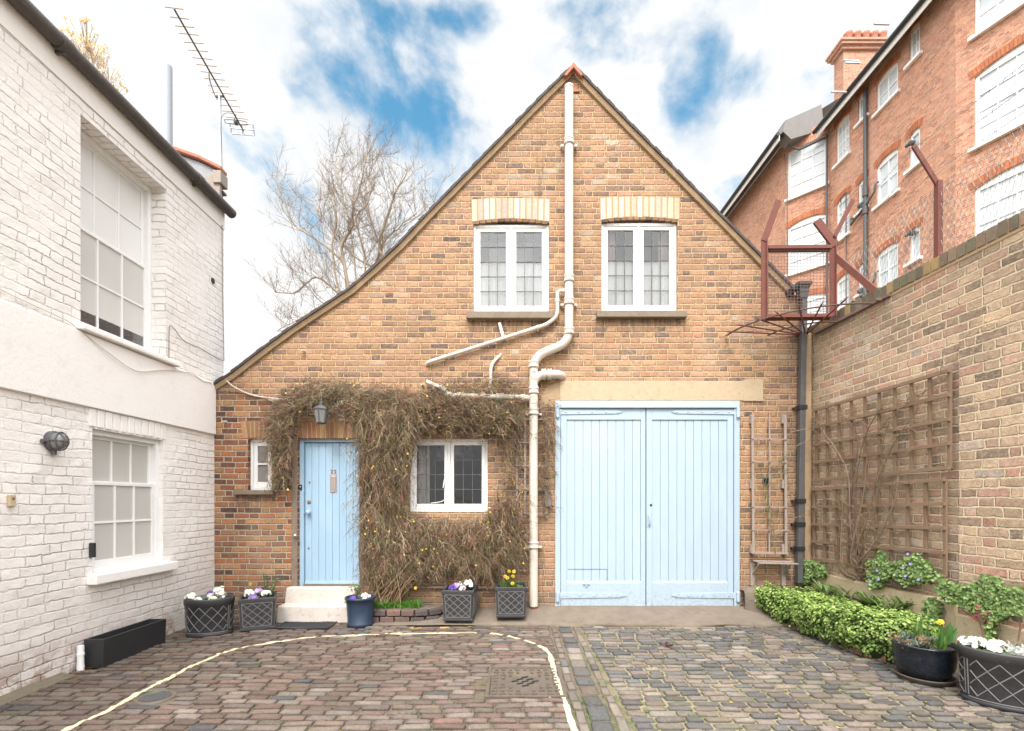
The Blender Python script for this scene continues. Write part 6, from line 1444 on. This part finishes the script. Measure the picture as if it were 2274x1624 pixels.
tag(obj('grass', mb, M['leaf'], None), 'bright green grass tuft growing in the low brick bed', 'grass', kind='stuff')
t = plant('daffodil', 'single small orange yellow daffodil in the low brick bed among jasmine stems', 'flower', F(1190/1.624*1.0+0, 1340, .2)); lf, fm = MB(), MB(); p = F(931, 1299, .24); lf.col = (.12, .18, .05); lf.tube([F(933, 1345, .2), p], .003, 4, False); blades(lf, F(935, 1345, .2), 8, .12, DKG, .4, .004); fm.col = (.85, .50, .03); fm.petal(p, Vector((-.3, -1, .2)), .024, 6); obj('leaves', lf, M['leaf'], t); obj('blooms', fm, M['bloom'], t)
t.location = F(933, 1345, .2)
for ch in children(t): ch.location = -t.location
# ---------------------------------------------------------------- raised bed on the right
BF = [Vector((3.43, 6.42-D0, 0)), Vector((3.50, 5.8-D0, 0)), Vector((3.56, 5.2-D0, 0)), Vector((3.64, 4.80-D0, 0)), Vector((3.86, 4.66-D0, 0)), Vector((4.08, 4.66-D0, 0))]
bf = smooth_path(BF, 8); HB = .20
rb = thing('raised_bed', 'brick edged raised bed along the foot of the boundary wall, mostly hidden by green plants', 'raised bed', (3.8, -1, -.14))
mb = MB(); n = len(bf); Lc = [0]
for k in range(1, n): Lc.append(Lc[-1]+(bf[k]-bf[k-1]).length)
def al(q):
    for k in range(1, n):
        if Lc[k] >= q: f = (q-Lc[k-1])/(Lc[k]-Lc[k-1]); return bf[k-1].lerp(bf[k], f), (bf[k]-bf[k-1]).normalized()
    return bf[-1], (bf[-1]-bf[-2]).normalized()
for row in range(4):
    q = .11*(row % 2)
    while q < Lc[-1]-.1:
        l = U(.19, .225); c, tt = al(q+l/2); z0 = -.15+row*.083; mb.col = vc(random.choice([(.26, .15, .10), (.20, .12, .09), (.30, .19, .13), (.16, .12, .10)]), .2)
        Mx = Matrix.Translation((c.x, c.y, 0)) @ Matrix.Rotation(math.atan2(tt.y, tt.x), 4, 'Z'); mb.box(-l/2+.006, l/2-.006, -.05, .05+U(-.005, .005), z0+.005, z0+.079, Mx); q += l
obj('bricks', mb, M['cobble'], rb, bevel=.008)
mb = MB(); top = [Vector((p.x+.01, p.y, .10)) for p in bf]; back = [R(p.y+D0, .30, .08) for p in bf]
mb.add(top+back, [(k, k+1, n+k+1, n+k) for k in range(n-1)]); obj('soil', mb, M['soil'], rb, smooth=True)
mb = MB()
for (x0, x1, d0, d1, z0, z1, c) in ((3.52, 3.78, 6.30, 6.42, .16, .25, (.22, .14, .12)), (3.79, 4.02, 6.28, 6.42, .15, .235, (.06, .05, .055)), (3.78, 3.96, 4.72, 4.84, .20, .285, (.075, .065, .07)), (3.965, 4.12, 4.60, 4.80, .20, .275, (.05, .042, .05))):
    mb.col = c; mb.box(x0, x1, d0-D0, d1-D0, z0-.1, z1)
obj('edging_block', mb, M['cobble'], rb, bevel=.012)
# ground cover spilling over the edge
gc = tag(thing('ground_cover', 'dense bright green small leaved ground cover spilling over the front of the raised bed', 'ground cover', (3.6, -1, 0)), kind=None)
mb = MB(); um = MB()
def surf(s, v):                           # s along the edge, v 0 foot .. 1 inner top
    c, tt = al(s*Lc[-1]); nrm = Vector((tt.y, -tt.x, 0)) if (tt.y < 0) else Vector((-tt.y, tt.x, 0))
    nrm = Vector((tt.y, -tt.x, 0)).normalized()
    if nrm.x > .5 and c.x < 3.8: nrm = -nrm
    b = .085+.09*nz(s*6, 1.3)+.05*nz(s*15, v*3)
    end = max(0, min(1, s*14))
    if v < .55: f = v/.55; z = -.10+.035*nz(s*9, 7)+.34*f; o = .075+b*sin(min(1, f*1.15)*pi*.62)
    else: f = (v-.55)/.45; z = .24+.07*sin(f*pi*.7)-.03*f; o = .075+b*.9-f*.28
    z += .05*nz(s*7, v*2, 5)+.03*nz(s*19, v*5, 2)
    return c+nrm*(-o if False else o)+Vector((0, 0, z)), nrm
def sgn_out(): return
SN, VN = 60, 14; grid = [[surf(.004+i/SN*.90, j/VN)[0] for j in range(VN+1)] for i in range(SN+1)]
um.col = (.03, .06, .015)  # dark green mound added under the leaves to hide bare soil
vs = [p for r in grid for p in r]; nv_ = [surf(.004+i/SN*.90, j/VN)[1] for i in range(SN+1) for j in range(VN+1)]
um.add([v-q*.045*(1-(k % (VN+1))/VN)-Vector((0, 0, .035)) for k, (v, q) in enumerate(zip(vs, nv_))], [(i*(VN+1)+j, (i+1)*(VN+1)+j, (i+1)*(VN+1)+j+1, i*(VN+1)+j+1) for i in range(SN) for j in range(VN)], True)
def round_leaf(mb, p, nrm, r):
    a = nrm.cross(Vector((U(-1, 1), U(-1, 1), U(-1, 1)))).normalized(); b = nrm.cross(a); k = 7; o = U(0, 6)
    ring_ = [p+(a*cos(o+2*pi*i/k)+b*sin(o+2*pi*i/k))*r*U(.85, 1.1)+nrm*r*U(.05, .3) for i in range(k)]; mb.add([p]+ring_, [(0, i+1, (i+1) % k+1) for i in range(k)], True)
LG = [(.215, .32, .065), (.28, .385, .095), (.17, .275, .055), (.34, .43, .13), (.12, .205, .04), (.38, .45, .17), (.085, .155, .032)]
for i in range(12500):
    s, v = random.random()*.955, random.random()**.85
    p, nr = surf(s, v); p2, _ = surf(s, min(1, v+.04)); c = al(s*Lc[-1])[0]
    if v < .14 and nz(s*16, 3) > .12: continue
    nrm = (nr*(1-v*.9)+Vector((0, 0, .25+v*.9))+Vector((U(-.6, .6), U(-.6, .6), U(-.5, .5)))).normalized(); dp = U(-.03, .045) if random.random() < .93 else U(.03, .08)
    cl_ = nz(p.x*11, p.y*11, p.z*11); dp += cl_*.055-.01; col = random.choice(LG[:4] if cl_ > -.12 else LG[2:5]+LG[6:]); mb.col = vc(tuple(q*(.72+.45*v*.6+.3*max(0, dp*20)) for q in col), .2)  # leaves in hollows and near the foot get shade painted into their colour
    round_leaf(mb, p+nrm*dp, nrm, U(.007, .0155))
tag(obj('leaf_mat', mb, M['leaf'], gc), kind='stuff'); obj('dark_underlay', um, M['leaf'], gc)
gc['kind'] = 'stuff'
# bulbs and leaves inside the bed
for (x, y, d, n, ln, wd, lab) in ((1832, 1322, 6.05, 14, .24, .05, 'broad leaved green shoots at the far end of the raised bed'), (1875, 1318, 5.75, 40, .30, .0, 'grassy green bulb leaves left of the bare shrub in the raised bed'), (1990, 1345, 5.05, 40, .28, .0, 'grassy bulb leaves right of the bare shrub in the raised bed'), (2010, 1352, 4.98, 14, .20, .045, 'pale broad bulb leaves at the near end of the raised bed'), (1935, 1345, 5.35, 26, .20, .04, 'green leafy clump at the foot of the bare shrub')):
    p = P(x, y, d); t = plant('bulb_leaves', lab, 'plant', p); lf = MB()
    if wd: rosette(lf, p, n*2, ln, wd, [(.13, .22, .07), (.20, .30, .09), (.26, .34, .13)], 1.1, .05); rosette(lf, p+Vector((.12, .12, -.02)), n, ln*.8, wd, LG, 1.0, .05)
    else: blades(lf, p-Vector((0, 0, .05)), n, ln, [(.09, .16, .035), (.15, .24, .06), (.22, .30, .09)], .7, .006, 1.0, .10)
    obj('leaves', lf, M['leaf'], t)
bm_ = MB()
for i in range(5200): d = U(4.75, 6.3); o_ = U(.10, .62); p = R(d, .19+.14*abs(nz(d*3, o_*4))+.06*nz(d*11, o_*9)+U(-.05, .06), o_); bm_.col = vc(random.choice(LG), .25); round_leaf(bm_, p, Vector((U(-.5, .5), U(-.6, .3), 1)).normalized(), U(.009, .019))
tag(obj('low_leaves', bm_, M['leaf'], None), 'low mixed green leaves covering the soil inside the raised bed', 'ground cover', kind='stuff')
# bare rose on the trellis
rs = thing('bare_rose', 'bare brown climbing shrub with first small leaves trained up the square trellis', 'shrub', P(1925, 1318, 5.6))
mb, lf = MB(), MB(); b0 = P(1925, 1320, 5.58)
ST = [((1925, 1240), (1945, 1100), (1960, 1000), (2000, 930), (2080, 880)), ((1915, 1230), (1920, 1080), (1925, 980), (1900, 930), (1860, 910)), ((1935, 1240), (1965, 1150), (1985, 1060), (2020, 980), (2060, 920)), ((1905, 1250), (1900, 1130), (1890, 1040), (1868, 985)),
      ((1930, 1200), (1935, 1050), (1950, 960), (1985, 900)), ((1945, 1250), (1990, 1170), (2015, 1100), (2020, 1020)), ((1895, 1260), (1890, 1160), (1885, 1110)), ((1920, 1180), (1910, 1060), (1880, 1000), (1850, 960), (1836, 935)), ((1932, 1230), (1955, 1140), (1975, 1040), (2010, 930), (2110, 850)), ((1940, 1260), (1975, 1200), (2000, 1140))]
for sI, st2 in enumerate(ST):
    pts = [b0+Vector((U(-.03, .03), U(-.05, .05), 0)), b0.lerp(RP(*st2[0], .12), .5)]+[RP(x, y, .10+.05*(k == 0)+U(.0, .06)) for k, (x, y) in enumerate(st2)]; sp_ = smooth_path(pts, 6); k = len(sp_); r0 = U(.009, .014); mb.col = vc(random.choice([(.17, .11, .075), (.21, .145, .10), (.13, .065, .05), (.19, .135, .085)]), .15)
    mb.tube(sp_, [r0*(1-.72*i/k) for i in range(k)], 6, False)
    for i in range(8, k):
        if random.random() < .75:
            dr = Vector((U(-.3, .3), U(-1, 1), U(-.2, 1))); mb.col = vc((.24, .16, .10), .25); b = tw(mb, sp_[i], dr, U(.08, .30), .0035, 4, .25, .03, 4)
            for q in b[1:]:
                if random.random() < .5: tw(mb, q, Vector((U(-.4, .4), U(-1, 1), U(-.3, 1))), U(.03, .10), .002, 2, .2, 0, 3)
                if random.random() < .32:
                    for _ in range(3): lf.col = vc(random.choice([(.12, .20, .05), (.18, .22, .06), (.22, .10, .05)]), .25); lf.leaf(q, Vector((-1, U(-.5, .5), .4)), Vector((U(-.3, .3), U(-1, 1), U(-.3, 1))), U(.012, .024), U(.008, .014), .1)
for pts in ([RP(1868, 985, .14), P(1810, 975, 6.3), P(1770, 990, 6.4), P(1730, 1010, 6.42), P(1700, 1030, 6.44)], [RP(1885, 1115, .12), RP(1850, 1110, .12), P(1800, 1140, 6.3), P(1765, 1150, 6.38)], [P(1755, 960, 6.42), P(1800, 950, 6.3), RP(1850, 935, .12)]):
    mb.col = (.25, .17, .11); sp_ = smooth_path(pts, 6); mb.tube(sp_, [.006-.00015*i for i in range(len(sp_))], 5, False)
    for q in sp_[::2]: tw(mb, q, Vector((U(-1, 1), U(-.5, .2), U(-.3, 1))), U(.05, .14), .0025, 3, .25, 0, 3)
obj('stems', mb, M['twig'], rs); obj('leaves', lf, M['leaf'], rs)
cs = thing('slender_climber', 'thin bare climber stem with a few leaves on the narrow ladder trellis', 'climber', F(1712, 1225, .1)); mb, lf = MB(), MB()
for pts in ([(1714, 1232), (1704, 1180), (1695, 1130), (1690, 1080), (1706, 1040), (1738, 1012)], [(1712, 1200), (1704, 1140), (1684, 1060), (1680, 1035)], [(1690, 1085), (1715, 1055), (1740, 1045)]):
    sp_ = smooth_path([F(x, y, .10) for x, y in pts], 6); mb.col = (.20, .16, .08); mb.tube(sp_, [.005-.0001*i for i in range(len(sp_))], 5, False)
    for q in sp_[6::3]:
        for _ in range(4): lf.col = vc(random.choice(DKG), .3); lf.leaf(q+Vector((U(-.02, .02), -.01, U(-.02, .02))), Vector((0, -1, .4)), Vector((U(-1, 1), 0, U(-1, .4))), U(.018, .032), U(.012, .018), .1)
obj('stems', mb, M['twig'], cs); obj('leaves', lf, M['leaf'], cs)
# ivy patches
IV = [(.11, .20, .045), (.16, .26, .065), (.075, .14, .032), (.21, .30, .09), (.26, .33, .12)]
def ivy(poly, n, off, label, plane='R', flowers=0, size=(.008, .017)):
    cx_ = sum(p[0] for p in poly)/len(poly); cy_ = sum(p[1] for p in poly)/len(poly); f_ = (lambda x, y, o: RP(x, y, o)) if plane == 'R' else (lambda x, y, o: F(x, y, o)); t = plant('ivy', label, 'creeper', f_(cx_, cy_, off)); mb, fm, sm = MB(), MB(), MB()
    x0, x1 = min(p[0] for p in poly), max(p[0] for p in poly); y0, y1 = min(p[1] for p in poly), max(p[1] for p in poly); k = 0
    while k < n:
        x, y = U(x0, x1), U(y0, y1)
        if not inside((x+nz(x*.09, y*.09)*9, y+nz(x*.09, y*.09, 5)*9), poly): continue
        k += 1; o = off+random.random()**.7*.062; mb.col = vc(tuple(q*(.5+.7*(o-off)/.062) for q in random.choice(IV)), .25); nr = (Vector((-1, -.5, .5)) if plane == 'R' else Vector((0, -1, .5)))+Vector((U(-.6, .6), U(-.6, .6), U(-.5, .5))); round_leaf(mb, f_(x, y, o), nr.normalized(), U(*size))
        if k < 26: sm.col = (.14, .10, .06); sm.tube(smooth_path([f_(cx_, max(y0, y1), off), f_((x+cx_)/2, (y+y1)/2, off+.02), f_(x, y, off+.02)], 3), .0035, 4, False)
        if k < flowers: fm.col = vc((.33, .30, .62), .1); fm.petal(f_(x, y, off+.11), Vector((-1, -.4, .3)), .016, 5)
    obj('leaves', mb, M['leaf'], t); obj('stems', sm, M['twig'], t)
    if flowers: obj('flowers', fm, M['bloom'], t)
ivy([(1768, 1290), (1770, 1255), (1790, 1238), (1815, 1242), (1850, 1252), (1862, 1268), (1845, 1285), (1825, 1285), (1818, 1298), (1795, 1300)], 1400, .09, 'ivy clump in the back corner at the foot of the black downpipe')
ivy([(1962, 1240), (1985, 1225), (2000, 1255), (2040, 1240), (2060, 1228), (2078, 1240), (2095, 1260), (2100, 1290), (2070, 1295), (2040, 1300), (2000, 1280), (1985, 1300), (1965, 1310), (1950, 1295), (1946, 1265)], 1700, .08, 'ivy with a few violet flowers behind the foot of the lower square trellis', flowers=9)
ivy([(2082, 1345), (2095, 1328), (2112, 1330), (2122, 1350), (2120, 1400), (2100, 1400), (2085, 1372)], 520, .10, 'small round ivy clump on the cream plinth behind the glazed bowl pot')
ivy([(2118, 1268), (2140, 1290), (2170, 1300), (2215, 1300), (2225, 1275), (2255, 1285), (2290, 1310), (2330, 1310), (2330, 1375), (2290, 1365), (2245, 1390), (2225, 1368), (2180, 1345), (2145, 1340), (2122, 1325)], 3000, .12, 'broad ivy patch draping over the cream plinth at the right edge', size=(.008, .016))
ivy([(2225, 1380), (2250, 1385), (2258, 1430), (2250, 1480), (2225, 1470), (2235, 1425)], 260, .12, 'thin trailing ivy strand hanging below the broad patch at the right edge')
# plants in the right hand pots
o = bowl; t = plant('succulents', 'grey green succulents and straw stems in the glazed bowl pot', 'plant', at(o, -.08, -.02, .28)); lf = MB()
bpy.context.view_layer.update()
for i in range(46):
    p = at(o, U(-.22, .02), U(-.16, .12), .30+U(-.02, .07)); pal = [(.22, .27, .22), (.30, .34, .29), (.17, .22, .16), (.14, .22, .10)] if i % 3 else [(.33, .22, .13), (.38, .28, .17)]
    for _ in range(15): d_ = Vector((U(-1, 1), U(-1, 1), U(-.2, 1))).normalized(); lf.col = vc(random.choice(pal), .2); lf.leaf(p, d_.cross(Vector((.3, .5, .8))), d_, U(.025, .05), U(.005, .009), .2)
obj('leaves', lf, M['leaf'], t)
t = plant('spring_bulbs', 'upright bulb leaves with one yellow flower in the glazed bowl pot', 'plant', at(o, .1, 0, .28)); lf, fm = MB(), MB()
for i in range(8): blades(lf, at(o, U(.0, .17), U(-.12, .08), .27), 7, .20, [(.08, .17, .03), (.13, .25, .04), (.17, .30, .06)], .22, .007, .25)
for x, h in ((-.02, .26), (.02, .30), (.09, .34), (-.05, .22)): blades(lf, at(o, x, .05, .28), 2, h, [(.10, .18, .07)], .10, .006, .1)
lf.col = (.06, .16, .03); q = at(o, .17, -.02, .28); lf.leaf(q, Vector((-.5, -1, .3)), Vector((.22, 0, 1)), .22, .07, .1); lf.leaf(q, Vector((-.2, -1, .2)), Vector((.5, 0, .8)), .2, .05, .1); lf.leaf(at(o, .03, -.12, .28), Vector((0, -1, .2)), Vector((.05, 0, 1)), .22, .035, .1)
q = at(o, .10, -.05, .50); lf.col = (.12, .2, .05); lf.tube([at(o, .09, -.03, .28), q], .003, 4, False); pom(fm, q, .016, 9, YEL, .022); obj('leaves', lf, M['leaf'], t); obj('blooms', fm, M['bloom'], t)
o = ov2
t = plant('primroses', 'white primroses and green leaves at the left end of the right edge oval planter', 'flowers', at(o, -.14, -.05, .38)); lf, fm = MB(), MB()
for _ in range(16): rosette(lf, at(o, U(-.24, -.02), U(-.12, .10), .385), 6, .10, .05, [(.14, .24, .06), (.20, .32, .09), (.10, .19, .04)], .5)
for x, y in ((-.16, -.02), (-.08, -.06), (-.13, .06), (-.04, .02), (-.20, .02), (-.02, -.08)): pom(fm, at(o, x, y, .44), .05, 15, WHT, .026)
obj('leaves', lf, M['leaf'], t); obj('blooms', fm, M['bloom'], t)
t = plant('silver_ragwort', 'silver white felted leaves filling the near end of the right edge oval planter', 'plant', at(o, .1, -.05, .38)); lf = MB()
for _ in range(40):
    p = at(o, U(-.02, .24), U(-.14, .12), .40+U(-.02, .05))
    for _ in range(9): d_ = Vector((U(-1, 1), U(-1, 1), U(-.1, 1))).normalized(); lf.col = vc(random.choice([(.52, .53, .50), (.62, .62, .58), (.42, .44, .40)]), .1); lf.leaf(p, d_.cross(Vector((.3, .5, .8))), d_, U(.04, .07), U(.012, .022), .1)
obj('leaves', lf, M['leaf'], t)
t = plant('pruned_rose', 'short pruned rose stems with dark red leaves in the right edge oval planter', 'shrub', at(o, 0, .06, .36)); mb, lf = MB(), MB()
for x, y, dx_, h in ((-.10, .08, -.06, .30), (.05, .10, .06, .30), (.14, .08, .03, .24)):
    b = at(o, x, y, .36); e = b+Vector((dx_, 0, h)); mb.col = (.16, .08, .06); sp_ = smooth_path([b, b.lerp(e, .5)+Vector((.02, 0, 0)), e], 4); mb.tube(sp_, .006, 6); tw(mb, sp_[5], Vector((.6, 0, .6)), .09, .004, 3)
    if x < 0:
        for _ in range(26): lf.col = vc(random.choice([(.17, .035, .04), (.12, .03, .035), (.22, .06, .05)]), .2); lf.leaf(e+Vector((U(-.03, .10), U(-.04, .04), U(-.05, .05))), Vector((U(-.4, .4), -.7, 1)), Vector((U(-1, 1), U(-1, 1), U(-.4, .6))), U(.03, .05), U(.014, .024), .1)
obj('stems', mb, M['twig'], t); obj('leaves', lf, M['leaf'], t)
# moss, weeds and litter between the setts
mb = MB()
WD = [(1085, 1565), (1060, 1520), (705, 1497), (880, 1540), (560, 1530), (1330, 1515), (1410, 1560), (1425, 1580), (1465, 1546), (1550, 1590), (1680, 1420), (1725, 1590), (30, 1585), (660, 1540), (430, 1480), (1295, 1560), (1300, 1555), (985, 1500), (1795, 1441), (1185, 1560), (1320, 1590), (1345, 1545), (590, 1497), (335, 1538), (905, 1586), (1450, 1365), (760, 1560), (1100, 1580), (230, 1560)]
for x, y in WD:
    g = G(x, y)
    for _ in range(random.randint(10, 26)):
        p = g+Vector((U(-.09, .09), U(-.012, .012), 0)); p.z = gz(p.y+D0)-.012; blades(mb, p, 2, U(.02, .045), [(.08, .17, .025), (.13, .23, .045), (.10, .15, .03)], .8, .0022, .8, .01)
for i in range(260):
    x, d = U(-3.8, 3.3), U(3.0, 5.9); 
    if nz(x*.7, d*.9, 4) > -.05: p = Vector((x, d-D0, gtop(x, d-D0)));  blades(mb, p, 3, .012, [(.10, .15, .03), (.15, .19, .05)], 1.0, .003, .8, .025)
tag(obj('weeds', mb, M['leaf'], None), 'tiny green weeds and moss growing between the cobbles', 'weeds', kind='stuff')
mb = MB()
for i in range(60):
    x, d = U(-3.9, 3.4), U(3.1, 6.0); z = gtop(x, d-D0)+.004; mb.col = vc(random.choice([(.20, .07, .04), (.28, .13, .06), (.14, .08, .05), (.5, .35, .05)]), .3); mb.leaf(Vector((x, d-D0, z)), Vector((U(-.3, .3), U(-.3, .3), 1)), Vector((U(-1, 1), U(-1, 1), 0)), U(.018, .035), U(.01, .02), U(-.1, .2))
p = G(1610, 1487*1.0-2); mb.col = (.13, .05, .03)
for k in range(6): mb.leaf(G(1479, 1437)+Vector((U(-.03, .03), U(-.02, .02), .012)), Vector((U(-.6, .6), U(-.6, .6), 1)), Vector((U(-1, 1), U(-1, 1), .2)), .07, .045, .2)
tag(obj('leaf_litter', mb, M['leaf'], None), 'scattered dead brown leaves lying on the cobbles', 'leaves', kind='stuff')
